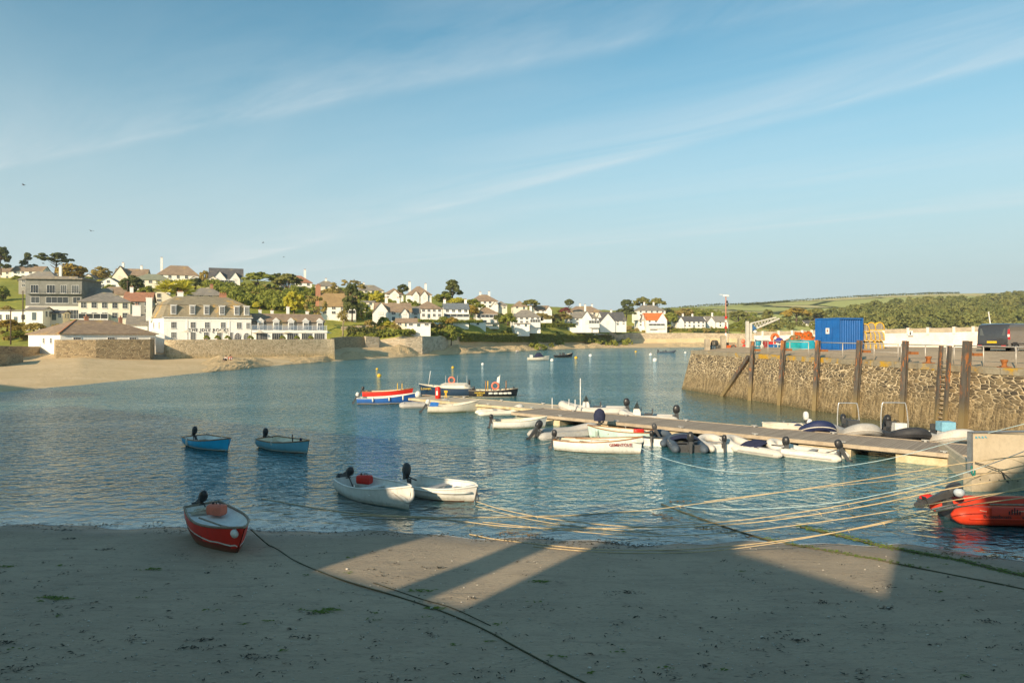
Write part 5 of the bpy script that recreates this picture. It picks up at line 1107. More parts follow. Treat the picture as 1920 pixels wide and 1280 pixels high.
def dinghy(name, label, px, py, L, B, head, side='white', bottom='antiblack', stripe=None, inside='inner', gun='greywood', fbs=.38, fbb=.62, draft=.16, tr=.78, full=2.3, rake=.05, deck=0, thwarts=(.28, .55), motor=None, zoff=0.0, pitch=0, roll=0, floor=.0, cat='boat', group=None, sx=.0, band=.13, wl=.05):
    """px, py: photo pixel of the middle of the waterline; head: direction of the bow in degrees (0 = to the right, -90 = to the viewer)"""
    p = at(px, py, 0); a = math.radians(head); t = empty(name, (p.x - math.cos(a) * L / 2, p.y - math.sin(a) * L / 2, zoff)); t.rotation_mode = 'ZYX'; t.rotation_euler = (math.radians(roll), math.radians(pitch), a); tag(t, label, cat, group)
    hb, zs, zk, sec = hull_fn(L, B, fbs, fbb, draft, tr, full, rake); ts = [0, .06, .14, .24, .35, .46, .57, .67, .76, .84, .90, .95, .98, 1.0]; m = 8
    full_secs = []
    for q in ts:
        s = sec(q); full_secs.append([Vector((v.x, -v.y, v.z)) for v in reversed(s)] + s[1:])
    def matf(i, j):
        z = (full_secs[i][j].z + full_secs[i][j + 1].z + full_secs[i + 1][j].z) / 3
        jj = abs(j - m + .5)
        return 1 if z < wl else (2 if stripe and jj > m - 1.1 else 0)
    mb = MB(); mb.loft(full_secs, 0, True, matf=matf); n = len(full_secs[0]); mb.add(full_secs[0], [tuple(range(n))], 0)
    mb.build('hull', [P[side], P[bottom], P[stripe or side]], t)
    mb = MB()
    if stripe is None and band:      # painted boot line
        for sg in (1, -1):
            pa = []; 
            for q in ts[:-1]:
                s = sec(q, 0, None, 24); v = min(s, key=lambda w: abs(w.z - wl - .01)); pa.append([Vector((v.x, sg * (v.y + .006), v.z - .012)), Vector((v.x, sg * (v.y + .010), v.z + .022))])
            mb.loft(pa, 0, False)
        mb.build('boot_stripe', P['white'], t)
    ins = []
    for q in ts[:-1]:
        s = sec(max(q, .012), .045, floor); ins.append([Vector((v.x, -v.y, v.z)) for v in reversed(s)] + s[1:])
    mb = MB(); mb.loft(ins, 0, True); mb.add(ins[0], [tuple(range(n - 1, -1, -1))], 0)
    mb.build('inside', P[inside], t)
    g = []
    for sg in (1, -1): g.append([Vector((sec(q)[-1].x, sg * (hb(q) - .012 if q < 1 else 0), zs(q) + .008)) for q in ts])
    mb = MB()
    mb.tube(g[0], .030, 6); mb.tube(g[1], .030, 6); mb.bar((0, -hb(0), zs(0)), (0, hb(0), zs(0)), .05, .06); mb.ball((L - .02, 0, zs(1) + .01), .055, .045, .04, 8, 6)
    mb.build('gunwale', P[gun], t)
    for q in thwarts:
        y = hb(q) - .05; z = zs(q) - .17; mb = MB(); mb.box(L * q - .12, L * q + .12, -y, y, z - .035, z); mb.build('thwart', P[gun] if gun != 'white' else P['inner'], t)
    if L < 4.3 and thwarts:
        y = hb(.35) * .5; z = max(zk(.4) + .07, floor + .02)
        for k in range(4): m_ = MB(); m_.box(L * .12, L * .72, -y + k * y * .5 + .02, -y + (k + 1) * y * .5 - .02, z, z + .02); m_.build('floorboard', P['greywood'], t)
        for sg in (1, -1): q = .46; m_ = MB(); m_.tube([(L * q, sg * (hb(q) - .02), zs(q)), (L * q, sg * (hb(q) - .02), zs(q) + .09)], .018, 6); m_.tube([(L * q - .045, sg * (hb(q) - .02), zs(q) + .15), (L * q - .03, sg * (hb(q) - .02), zs(q) + .10), (L * q + .03, sg * (hb(q) - .02), zs(q) + .10), (L * q + .045, sg * (hb(q) - .02), zs(q) + .15)], .012, 5); m_.build('rowlock', M_STEEL, t)
    if deck:
        dk = [];
        for q in [1 - deck + deck * k / 6 for k in range(7)]:
            y = max(.01, hb(min(q, .995)) - .02); z = zs(q) - .015; dk.append([Vector((sec(min(q, 1))[-1].x - .01, -y, z)), Vector((sec(min(q, 1))[-1].x - .01, 0, z + .03)), Vector((sec(min(q, 1))[-1].x - .01, y, z))])
        mb = MB(); mb.loft(dk, 0, False); e = dk[0]; mb.add([e[0], e[2], e[2] - Vector((0, 0, .14)), e[0] - Vector((0, 0, .14))], [(0, 1, 2, 3)]); mb.build('foredeck', P[inside], t)
    if motor: outboard(t, 0.0, 0, zs(0), **motor)
    t['L'] = L; return t, hb, zs

def outboard(parent, x, y, z, size=1.0, tilt=60, cowl=M_BLACK, swing=0, tiller=True):
    """leg and bracket, with cowl and tiller as pieces of it; tilted up by tilt degrees"""
    s = size; m = MB(); m.box(-.09 * s, .05 * s, -.10 * s, .10 * s, -.22 * s, .03 * s)
    M = Matrix.Translation((x - .05 * s, y, z + .03)) @ Matrix.Rotation(math.radians(swing), 4, 'Z') @ Matrix.Rotation(math.radians(tilt), 4, 'Y')
    b = MB(); b.M = Matrix.Translation((x, y, z)); b.v = []; b.add(m.v, m.f)
    q = MB(); q.M = M
    q.loft([[Vector((cx + dx, dy, zz)) for dx, dy in ((-w, -h), (w, -h), (w, h), (-w, h))] for zz, cx, w, h in ((.12 * s, -.10 * s, .10 * s, .07 * s), (-.2 * s, -.11 * s, .075 * s, .05 * s), (-.55 * s, -.12 * s, .06 * s, .035 * s), (-.62 * s, -.13 * s, .09 * s, .045 * s), (-.74 * s, -.13 * s, .10 * s, .04 * s), (-.88 * s, -.16 * s, .05 * s, .012 * s))], 0, False, closed=True, cap0=True, cap1=True)
    q.box(-.28 * s, .0, -.09 * s, .09 * s, -.565 * s, -.55 * s)
    q.tube([(-.10 * s, 0, -.68 * s), (-.26 * s, 0, -.68 * s)], [.055 * s, .03 * s], 8)
    for k in range(3):
        a = k * 2.094; q.add([(-.24 * s, 0, -.68 * s), (-.21 * s, .10 * s * math.cos(a - .35), -.68 * s + .10 * s * math.sin(a - .35)), (-.25 * s, .11 * s * math.cos(a), -.68 * s + .11 * s * math.sin(a)), (-.27 * s, .10 * s * math.cos(a + .35), -.68 * s + .10 * s * math.sin(a + .35))], [(0, 1, 2, 3)])
    b.M = None; b.add(q.v, q.f); o = b.build('outboard_motor', M_DKGREY, parent)
    c = MB(); c.M = M; prof = [(.10, .105, .085), (.14, .155, .115), (.26, .17, .125), (.38, .155, .115), (.46, .11, .085), (.485, .05, .04)]
    secs = []
    for zz, w, h in prof: secs.append([Vector((-.10 * s - zz * .10 * s + w * s * math.copysign(abs(math.cos(k * math.pi / 6)) ** .7, math.cos(k * math.pi / 6)), h * s * math.copysign(abs(math.sin(k * math.pi / 6)) ** .7, math.sin(k * math.pi / 6)), zz * s)) for k in range(12)])
    c.loft(secs, 0, True, closed=True, cap0=True, cap1=True); c.build('cowl', cowl, o)
    st = MB(); st.M = M; st.loft([[v * 1.012 + Vector((0, 0, dz)) for v in secs[1]] for dz in (.02 * s, .045 * s)], 0, True, closed=True); st.build('cowl_band', M_METAL, o)
    if tiller:
        k = MB(); k.M = M; k.tube([(.02 * s, 0, .10 * s), (.25 * s, .03 * s, .13 * s), (.52 * s, .04 * s, .20 * s)], [.022 * s, .02 * s, .026 * s], 7); k.build('tiller', M_BLACK, o)
    return o

def rib(name, label, px, py, L, B, head, tube='grey', strake='black', floor='grey', motor=None, seat=True, r=.20, console=None, arch=None, cover=None, nose=.18, hull='white', blunt=.62, group=None, patch=None, lines=True, zoff=0.0, fend_cones=True, pitch=0):
    p = at(px, py, 0); a = math.radians(head); t = empty(name, (p.x - math.cos(a) * L / 2, p.y - math.sin(a) * L / 2, zoff)); t.rotation_mode = 'ZYX'; t.rotation_euler = (0, math.radians(pitch), a); tag(t, label, 'inflatable boat', group)
    w = B / 2 - r; s0 = blunt * L; path = []; N = 9
    for k in range(5): path.append(Vector((k / 5 * s0, w, .17)))
    for k in range(2 * N + 1):
        th = math.pi / 2 - math.pi * k / (2 * N); f = math.cos(th) ** .9 if math.cos(th) > 0 else 0; path.append(Vector((s0 + (L - r - s0) * f, w * math.copysign(abs(math.sin(th)) ** .85, math.sin(th)), .17 + nose * f ** 1.6)))
    for k in range(4, -1, -1): path.append(Vector((k / 5 * s0, -w, .17)))
    path = [Vector((-.34, w, .15)), Vector((-.18, w, .16))] + path + [Vector((-.18, -w, .16)), Vector((-.34, -w, .15))]
    rr = [r * .25, r * .8] + [r] * (len(path) - 4) + [r * .8, r * .25]
    m = MB(); m.tube(path, rr, 14); m.build('tube', M_HYP[tube], t)
    m = MB(); out = []
    for i, q in enumerate(path[2:-2]):
        d = (path[i + 3] - path[i + 1]).normalized(); nrm = Vector((-d.y, d.x, 0)).normalized(); out.append(q + nrm * (r + .008) * (1 if True else 1) + Vector((0, 0, -.03)))
    m.tube(out, .026, 6); m.build('rubbing_strake', M_HYP[strake], t)
    if lines:
        m = MB()
        for sg in (1, -1):
            ys = sg * (w + r * .75); m.tube(spline([(s0 * f, ys, .17 + r * (.72 if i % 2 == 0 else .45)) for i, f in enumerate((.1, .28, .46, .64, .82, 1.0))], 4), .010, 5)
        m.build('grab_line', M_ROPEW, t)
    m = MB(); fl = [(0, -w), (s0, -w), (s0 + (L - r - s0) * .6, -w * .72), (L - r, 0), (s0 + (L - r - s0) * .6, w * .72), (s0, w), (0, w)]
    m.prism(fl, .02, .06); m.loft([[(x, y, .02) for x, y in fl], [(x * .97, y * .35, -.14) for x, y in fl]], 0, False); m.build('floor', P[hull] if floor == 'white' else M_HYP[floor], t)
    m = MB(); m.box(-.03, .03, -w, w, -.12, .36); m.build('transom', M_WHP if floor != 'black' else M_DKGREY, t)
    if seat: m = MB(); m.box(L * .34 - .13, L * .34 + .13, -w - r * .3, w + r * .3, .30, .335); m.build('seat', M_DKGREY if tube in ('black', 'slate', 'navy') else M_HYP['grey'], t)
    if console:
        cx, col, cover_c = console; m = MB(); m.loft([[Vector((cx + x, y, z)) for x, y in ((-xa, -.28), (xb, -.28), (xb, .28), (-xa, .28))] for z, xa, xb in ((.05, .24, .28), (.62, .20, .24), (.80, .12, .22))], 0, False, closed=True, cap1=True); c = m.build('console', col, t)
        m = MB(); k = 14; m.tube([(cx - .26, .15 * math.cos(6.283 * i / k), .74 + .15 * math.sin(6.283 * i / k)) for i in range(k)], .014, 6, closed=True); m.bar((cx - .25, -.15, .74), (cx - .25, .15, .74), .02); m.bar((cx - .25, 0, .74), (cx - .12, 0, .70), .03); m.build('steering_wheel', M_BLACK, c)
        if cover_c == 'screen':
            m = MB(); m.add([(cx + .22, -.30, .78), (cx + .22, .30, .78), (cx + .02, .26, 1.22), (cx + .02, -.26, 1.22), (cx - .16, .30, .8), (cx - .16, -.30, .8)], [(0, 1, 2, 3), (1, 4, 2), (0, 3, 5)]); m.build('windscreen', M_SCREEN, c)
        elif cover_c is not None:
            m = MB(); m.box(cx - .28, cx + .3, -.32, .32, .56, 1.0); m.build('console_cover', cover_c, c)
        m = MB(); m.box(cx - .95, cx - .45, -.24, .24, .06, .50); m.box(cx - .98, cx - .9, -.24, .24, .5, .78); m.build('seat_pod', M_DKGREY, t)
    if arch:
        ax, ah, aw = arch; m = MB(); m.tube(spline([(ax, -aw, .25), (ax - .06, -aw * .97, ah * .6), (ax - .1, -aw * .85, ah * .96), (ax - .1, -aw * .6, ah), (ax - .1, aw * .6, ah), (ax - .1, aw * .85, ah * .96), (ax - .06, aw * .97, ah * .6), (ax, aw, .25)], 4), .030, 8); m.build('roll_bar', M_STEEL, t)
    if cover:
        x0, x1, cm = cover; m = MB(); secs = []
        for i in range(7):
            q = x0 + (x1 - x0) * i / 6; hgt = .16 + .12 * math.sin(math.pi * i / 6); secs.append([Vector((q, (w + r * .6) * v, .34 + hgt * (1 - v * v) + .02 * mnoise.noise(Vector((q * 4, v * 3, 1))))) for v in (-1, -.66, -.33, 0, .33, .66, 1)])
        m.loft(secs, 0, True); m.build('canvas_cover', cm, t)
    if motor: outboard(t, -.03, 0, .38, **motor)
    return t
def mat_screen():
    t = NT('smoked_screen'); mx = t.n('MixShader'); mx.inputs[0].default_value = .45; a = t.n('BsdfTransparent'); a.inputs[0].default_value = (.6, .55, .48, 1); b = t.n('BsdfGlossy'); b.inputs['Roughness'].default_value = .1; b.inputs[0].default_value = (.5, .5, .5, 1)
    t.l(a.outputs[0], mx.inputs[1]); t.l(b.outputs[0], mx.inputs[2]); t.l(mx.outputs[0], t.out.inputs[0]); return t.m
M_SCREEN = mat_screen()
def lettering(parent, text, size, loc, rot, mat, align='CENTER'):
    cu = bpy.data.curves.new('lettering', 'FONT'); cu.body = text; cu.size = size; cu.extrude = .004; cu.align_x = align; cu.offset = .003; cu.materials.append(mat); return text_mesh(cu, parent, loc, rot)
def fender(parent, x, y, z, r=.07, l=.22, mat=None):
    m = MB(); m.lathe([(.02, -l), (r * .8, -l * .85), (r, -l * .5), (r, l * .3), (r * .8, l * .7), (.02, l * .85)], (0, 0, 0), 10); return m.build('fender', mat or M_FEND, parent, (x, y, z))
def fuel_can(p, label, rz=0, mat=None, s=1.0):
    t = empty('fuel_can', p, rz); tag(t, label, 'fuel can'); m = MB(); secs = []
    for x, q in ((-.20, .8), (-.17, 1), (.17, 1), (.20, .8)): secs.append([Vector((x * s, .13 * s * q * math.copysign(abs(math.cos(k * math.pi / 6 + .26)) ** .5, math.cos(k * math.pi / 6 + .26)), (.12 + .12 * q * math.copysign(abs(math.sin(k * math.pi / 6 + .26)) ** .5, math.sin(k * math.pi / 6 + .26))) * s)) for k in range(12)])
    m.loft(secs, 0, True, closed=True, cap0=True, cap1=True); m.build('can', mat or M_REDP, t); m = MB(); m.lathe([(.035, 0), (.035, .05), (.02, .055)], (-.1 * s, 0, .24 * s), 8); m.build('cap', M_BLACK, t)
    m = MB(); m.tube([(-.02, 0, .23 * s), (0, 0, .28 * s), (.1, 0, .28 * s), (.12, 0, .23 * s)], .014, 6); m.build('handle', M_BLACK, t); return t
def oar(p, q, label, r=.022):
    p, q = Vector(p), Vector(q); d = (q - p); t = empty('oar', p); tag(t, label, 'oar'); m = MB(); m.tube([(0, 0, 0), d * .72], [r, r], 8); m.build('shaft', P['greywood'], t)
    m = MB(); n = d.cross(Vector((0, 0, 1))).normalized(); m.loft([[d * f + n * w + Vector((0, 0, .012)), d * f - n * w + Vector((0, 0, .012)), d * f - n * w - Vector((0, 0, .012)), d * f + n * w - Vector((0, 0, .012))] for f, w in ((.70, .02), (.8, .06), (.97, .075), (1.0, .05))], 0, False, closed=True, cap0=True, cap1=True); m.build('blade', P['greywood'], t); return t
def W(t, x, y, z):                      # a point of a boat in the place
    bpy.context.view_layer.update(); return t.matrix_world @ Vector((x, y, z))

# the red boat aground on the sand
b, hb, zs = dinghy('rowing_boat', 'red wooden boat with white inside aground on the sand', 416, 1026, 3.45, 1.25, -50, 'red', 'antired', None, 'inner', 'greywood', .50, .84, .30, .74, 1.75, .25, thwarts=(), motor=dict(size=.8, tilt=52, swing=8), zoff=.30, roll=4, pitch=1.5, floor=.36, band=1, wl=.24)
m = MB(); m.ball((3.22, -.17, .66), .15, .085, .10); m.tube([(3.2, -.14, .74), (3.2, -.1, .84)], .012, 5); m.build('bow_fender', M_FEND, b)
m = MB(); m.tube(spline([(.15 + .45 * abs(math.sin(k * 1.9)), .45 * math.cos(k * 2.3), .42 + .03 * (k % 3)) for k in range(22)], 5), .016, 5); tag(m.build('rope_heap', M_ROPEW), 'tangled rope heap in the stern of the red boat', 'rope'); bpy.data.objects['rope_heap'].matrix_world = (bpy.context.view_layer.update() or b.matrix_world.copy())
fuel_can(W(b, .90, .12, .42), 'salmon pink fuel tank on the white floor of the red boat', math.radians(-20), M_SALMON, 1.2)
oar(W(b, 1.1, -.38, .50), W(b, 2.75, -.10, .62), 'grey wooden oar lying in the red boat')

b, hb, zs = dinghy('motor_dinghy', 'bright blue open boat with black bottom and tilted motor, left of two moored', 396, 839, 3.8, 1.55, -42, 'blue', 'antiblack', None, 'inner', 'varnish', .40, .64, .14, .82, 2.2, .05, motor=dict(size=.95, tilt=48, swing=-6), band=1, floor=.2)
fender(b, .9, -.74, .30); fender(b, 3.2, -.1, .5, .07, .2)
b, hb, zs = dinghy('motor_dinghy', 'grey blue open boat with red bottom, right of two moored', 538, 843, 3.7, 1.5, -40, 'greyblue', 'antired', None, 'innercream', 'varnish', .42, .62, .14, .82, 2.2, .05, motor=dict(size=.85, tilt=20, swing=10), band=1, floor=.2)
fender(b, 1.7, -.72, .42, .05, .14); fender(b, .1, -.6, .4, .06, .16); m = MB(); m.tube([(2.2, .1, .25), (2.15, .1, .75)], .03, 6); m.build('mooring_post', M_BLACK, b); fender(b, 3.1, -.05, .55, .06, .18, M_NAVYC)

b, hb, zs = dinghy('white_dinghy', 'white dinghy with black tilted motor and red fuel can, left of the plastic tender', 708, 936, 3.9, 1.6, -47, 'white', 'white', None, 'inner', 'white', .44, .74, .14, .72, 2.15, .04, deck=.16, motor=dict(size=.9, tilt=66, swing=0), thwarts=(.3, .62))
fuel_can(W(b, .75, .22, .30), 'red fuel can in the stern of the white dinghy', math.radians(-20), None, 1.3)
m = MB(); m.tube(spline([(3.92, .02, .70), (3.97, 0, .45), (3.9, -.12, .28), (3.7, -.16, .36), (3.35, -.30, .55)], 5), .06, 8); m.build('bow_fender', M_FEND, b)
b, hb, zs = dinghy('plastic_tender', 'beamy white plastic tender with grey motor beside the white dinghy', 828, 930, 3.0, 1.6, -33, 'white', 'antired', None, 'white', 'white', .40, .52, .10, .86, 3.2, .06, deck=.14, thwarts=(), motor=dict(size=1.05, tilt=18, cowl=M_DKGREY, swing=-20))
for q, wd in ((.42, .55), (.66, .42)): m = MB(); m.box(3 * q - .16, 3 * q + .16, -wd, wd, .28, .31); m.build('seat', M_HYP['grey'], b)
m = MB(); m.tube([(3 * q, s_ * (hb(q) + .01), .33) for s_ in (1,) for q in (0, .15, .3, .45, .6, .72, .82, .9, .96)], .035, 6); m.tube([(3 * q, -(hb(q) + .01), .33) for q in (0, .15, .3, .45, .6, .72, .82, .9, .96)], .035, 6); m.build('rub_rail', P['white'], b)
m = MB(); m.tube(spline([(2.95, 0, .4), (3.02, .02, .1), (2.98, -.06, -.02), (2.9, .04, .08), (2.96, 0, .3)], 4), .018, 6); m.build('bow_shackle', M_DKGREY, b)

b, hb, zs = dinghy('named_dinghy', 'long white boat with dark red name on its bow, moored before the pontoon', 1122, 846, 4.15, 1.55, -19, 'white', 'greywood', None, 'innercream', 'varnish', .50, .78, .12, .62, 2.3, .03, deck=.12, motor=dict(size=.8, tilt=15), thwarts=(.3, .52, .7))
m = MB(); m.tube(spline([(4.1, 0, .70), (4.18, .0, .62), (4.08, -.14, .56), (3.7, -.26, .60)], 4), .05, 8); m.build('bow_fender', M_FEND, b)
tx = lettering(b, 'GEMINTOUE', .185, (3.22, -.525, .38), (math.radians(82), 0, math.radians(19)), pm('dark_red_letters', (0.30, 0.03, 0.03), None, 5, .5))
oar(W(b, .9, .25, .52), W(b, 2.6, -.1, .56), 'grey oar resting across the long white named boat', .025)

b, hb, zs = dinghy('aqua_dinghy', 'pale aqua wooden boat with teal bottom tied along the pontoon', 1163, 824, 3.5, 1.5, 160, 'aqua', 'teal', None, 'innercream', 'varnish', .50, .68, .12, .80, 2.2, .04, motor=dict(size=.8, tilt=28, cowl=M_DKGREY), thwarts=(.35, .62), band=0)
fender(b, 2.9, .42, .35, .09, .28, P['aqua']); fuel_can(W(b, .8, -.1, .30), 'red fuel tank inside the pale aqua boat', 0, None, 1.3)

# inflatables and dinghies along the near side of the pontoon
rib('inflatable_dinghy', 'big light grey inflatable with black floor beside the aqua boat', 1066, 818, 3.6, 1.9, 24, 'grey', 'grey', 'black', dict(size=1.15, tilt=40), False, .25, nose=.25)
dinghy('white_dinghy', 'plain long white dinghy with black motor by the far part of the pontoon', 975, 801, 3.3, 1.4, 9, 'white', 'slime', None, 'innercream', 'offwhite', .42, .62, .12, .8, 2.3, .05, motor=dict(size=.75, tilt=12), band=0)
rib('inflatable_dinghy', 'white inflatable with raised bow and black handle on the pontoon edge', 942, 777, 3.0, 1.45, 14, 'white', 'white', 'white', None, True, .19, nose=.34)
b, hb, zs = dinghy('dayboat', 'cream open boat with white motor and blue cloth in its stern', 850, 772, 3.7, 1.5, 11, 'offwhite', 'slime', None, 'offwhite', 'offwhite', .46, .80, .12, .8, 2.2, .05, motor=dict(size=.9, tilt=35, cowl=M_WHP), band=0)
tag(inst('blue_cloth', (lambda m: (m.loft([[Vector((x, y, .25 * math.sin(x * 5 + y * 3) * .2)) for y in np.linspace(-.28, .28, 6)] for x in np.linspace(-.3, .3, 7)], 0, True), m.mesh('blue_cloth', pm('blue_cloth', (0.04, 0.19, 0.55), None, 5, .8)))[1])(MB()), None, W(b, .45, -.25, .58), (.5, .2, 0)), 'bright blue cloth draped in the stern of the cream boat', 'cloth')
rib('inflatable_dinghy', 'slim grey inflatable lying behind the cream open boat', 800, 763, 3.5, 1.5, 10, 'grey', 'grey', 'grey', None, True, .21, nose=.3)
rib('inflatable_dinghy', 'small blue grey inflatable with motor next to the aqua boat', 1231, 829, 2.5, 1.55, 68, 'slate', 'light', 'slate', dict(size=.8, tilt=8), True, .20)
rib('inflatable_dinghy', 'dark inflatable with big black motor and black cones, third from the white named boat', 1285, 839, 2.8, 1.75, 84, 'slate', 'black', 'black', dict(size=1.2, tilt=6), True, .22, cover=(1.2, 2.2, M_NAVYC))
rib('inflatable_dinghy', 'short pale grey inflatable with skinny black motor', 1340, 839, 2.4, 1.55, 92, 'light', 'light', 'light', dict(size=.85, tilt=5), True, .20)
rib('inflatable_dinghy', 'light grey inflatable with navy seat cover, nose on the pontoon', 1412, 847, 3.0, 1.6, 128, 'light', 'grey', 'light', dict(size=1.0, tilt=12, swing=20), True, .21, cover=(.75, 1.75, M_NAVYC), nose=.3)
rib('inflatable_dinghy', 'white inflatable at the right end of the near row', 1502, 855, 3.1, 1.6, 138, 'white', 'grey', 'white', dict(size=1.0, tilt=30, swing=25), True, .21, nose=.3)
# far side of the pontoon
rib('console_boat', 'light grey rigid inflatable with white console and smoked windscreen', 1108, 783, 4.4, 1.9, 172, 'light', 'grey', 'white', dict(size=1.25, tilt=15, tiller=False), False, .30, console=(2.5, M_WHP, 'screen'), zoff=.30, nose=.36, hull='white')
rib('console_boat', 'slim grey inflatable with small white console and two black motors', 1210, 792, 3.4, 1.6, 168, 'light', 'black', 'grey', dict(size=1.3, tilt=8, tiller=False), False, .24, console=(2.2, M_WHP, 'screen'), nose=.3, zoff=.1)
b, hb, zs = dinghy('small_white_boat', 'stubby white boat with white motor behind the pontoon', 1470, 821, 2.2, 1.3, 168, 'offwhite', 'slime', None, 'offwhite', 'offwhite', .72, .80, .1, .9, 3.0, .02, motor=dict(size=.7, tilt=-15, cowl=M_WHP), thwarts=(.5,), band=0)
rib('inflatable_dinghy', 'navy inflatable with white motor, bow towards the pontoon', 1527, 823, 3.1, 1.9, -100, 'navy', 'white', 'navy', dict(size=1.2, tilt=0, cowl=M_WHP), True, .28, nose=.42, zoff=.28)
rib('console_boat', 'grey rigid inflatable with white roll bar and dark console', 1605, 829, 3.4, 2.0, -98, 'grey', 'light', 'black', dict(size=1.1, tilt=0), False, .29, console=(1.2, M_DKGREY, None), arch=(.6, 1.6, .55), nose=.40, zoff=.30)
rib('console_boat', 'black rigid inflatable with tall roll bar and tilted black motor', 1690, 835, 3.5, 2.1, -97, 'black', 'black', 'black', dict(size=1.35, tilt=50, tiller=False), False, .27, console=(1.5, M_WHP, None), arch=(1.0, 1.75, .66), nose=.36, zoff=.30)
rib('console_boat', 'white rigid inflatable with pale blue covered console by the quay ladder', 1776, 841, 3.3, 2.1, -95, 'light', 'white', 'white', None, False, .29, zoff=.30, console=(1.5, M_WHP, pm('pale_blue_cover', (0.25, 0.52, 0.66), None, 4, .8)), nose=.38)

# working boats at the far end of the pontoon
b, hb, zs = dinghy('motor_launch', 'royal blue open launch with red bottom and white fenders at the far pontoon end', 727, 756, 4.8, 1.7, 5, 'royal', 'antired', None, 'innercream', 'white', .48, .86, .14, .8, 2.2, .05, motor=dict(size=.8, tilt=25, cowl=M_WHP), band=1)
for x in (1.3, 2.6, 3.7): fender(b, x, -.88, .36 + .05 * x, .07, .22)
m = MB(); m.ball((4.85, 0, .7), .26, .26, .3); m.build('bow_buoy', M_FEND, b)
b, hb, zs = dinghy('motor_launch', 'orange red launch behind the royal blue one', 728, 746, 4.4, 1.6, 6, 'red', 'antired', None, 'innercream', 'varnish', .62, .86, .1, .8, 2.2, .05, motor=dict(size=.8, tilt=30), band=0)
m = MB(); m.bar((3.0, .1, .5), (3.0, .1, 1.3), .06); m.bar((3.4, .1, .5), (3.4, .1, 1.3), .06); m.build('yellow_posts', M_YEL, b)
M_GOLD = pm('gold_letters', (0.72, 0.50, 0.06), None, 5, .5)
b, hb, zs = dinghy('ferry_launch', 'dark hulled launch with cream cabin top and yellow name, bow to the left', 836, 742, 5.1, 2.0, 171, 'navy', 'antired', None, 'innercream', 'offwhite', .78, 1.08, .2, .8, 2.2, .05, thwarts=(), band=1)
m = MB(); secs = []
for x, w, h in ((.25, .70, .9), (.6, .86, 1.12), (2.6, .86, 1.12), (3.0, .7, .98)): secs.append([Vector((x, -w, .6)), Vector((x, -w * .95, h * .9)), Vector((x, 0, h + .1)), Vector((x, w * .95, h * .9)), Vector((x, w, .6))])
m.loft(secs, 0, False, cap0=True, cap1=True); m.build('canopy', P['offwhite'], b)
m = MB(); m.tube([(4.2, 0, 1.0), (4.0, 0, 2.3)], .03, 6); m.build('bow_staff', M_WHP, b); lettering(b, 'Lowenna', .34, (4.05, .80, .62), (math.radians(80), 0, math.radians(197)), M_GOLD)
m = MB(); k = 16; m.tube([(2.0 + .28 * math.cos(6.283 * i / k), .0, 1.45 + .28 * math.sin(6.283 * i / k)) for i in range(k)], .075, 8, closed=True); m.build('life_ring', M_SALMON, b)
for x in (.5, 1.4, 2.5): m = MB(); m.tube([(x, .3, 1.0), (x, .3, 1.9)], .012, 5); m.build('aerial', M_WHP, b)
m = MB(); m.tube([(.35, 0, 1.0), (.35, 0, 1.5)], .08, 8); m.build('exhaust', M_BLACK, b)
b, hb, zs = dinghy('harbour_launch', 'black launch with five white fenders and an orange life ring', 926, 744, 4.4, 1.9, -2, 'black', 'white', None, 'innercream', 'greywood', .64, .78, .2, .84, 2.6, .05, thwarts=(.3, .6), band=1)
for x in (2.0, 2.45, 2.9, 3.3, 3.65): f = fender(b, x, -.96 + (.1 if x > 3 else 0) + (.16 if x > 3.5 else 0), .40, .10, .22); f.rotation_euler[1] = math.pi / 2
lettering(b, 'HARBOUR', .20, (1.0, -.955, .38), (math.radians(86), 0, 0), M_GOLD); lettering(b, 'BOAT', .20, (1.0, -.94, .18), (math.radians(84), 0, 0), M_GOLD)
m = MB(); k = 16; m.tube([(2.35 + .30 * math.cos(6.283 * i / k), -.3, 1.02 + .30 * math.sin(6.283 * i / k)) for i in range(k)], .085, 8, closed=True); m.build('life_ring', M_SALMON, b)
for x, c in ((1.45, P['varnish']), (1.65, M_YEL), (3.3, P['varnish'])): m = MB(); m.tube([(x, .1, .5), (x, .1, 1.45)], .05, 6); m.build('tackle_pole', c, b)
m = MB(); m.tube([(2.6, .1, .4), (2.75, .1, 2.0)], .025, 6); m.build('flag_staff', M_WHP, b); m = MB(); m.loft([[Vector((2.72 - .02 * i, .1 + .03 * math.sin(i), 1.9 - .16 * i)), Vector((2.50 - .02 * i, .12 + .03 * math.sin(i + 2), 1.75 - .16 * i))] for i in range(5)], 0, True); m.build('white_flag', M_WHP, b)
for x in (.4, 4.0): m = MB(); m.tube([(x, 0, .55), (x, 0, .95)], .07, 8); m.build('bollard_post', M_BLACK, b)

# boats at moorings far out
b, hb, zs = dinghy('mooring_boat', 'cream open boat with dark canopy moored far out', 1010, 675, 5.2, 2.0, 12, 'offwhite', 'antiblack', None, 'offwhite', 'offwhite', .6, 1.0, .2, .8, 2.3, .05, thwarts=())
m = MB(); m.loft([[Vector((x, y, .65 + h * (1 - (y / .9) ** 2))) for y in (-.85, -.5, 0, .5, .85)] for x, h in ((1.5, .3), (2.0, 1.0), (3.0, 1.1), (3.8, .25))], 0, True); m.build('canopy', M_NAVYC, b); m = MB(); m.box(.5, 1.1, -.4, .4, .4, 1.25); m.build('console', M_WHP, b)
b, hb, zs = dinghy('mooring_boat', 'black boat with orange bow bottom moored far out', 1057, 670, 5.2, 1.9, 14, 'black', 'red', None, 'innercream', 'black', .6, 1.25, -.02, .8, 2.3, .08, thwarts=(.3, .5))
for x in (1.6, 2.3, 2.7): m = MB(); m.box(x - .12, x + .12, -.2, .2, .5, 1.3); m.build('seat', M_DKGREY, b)
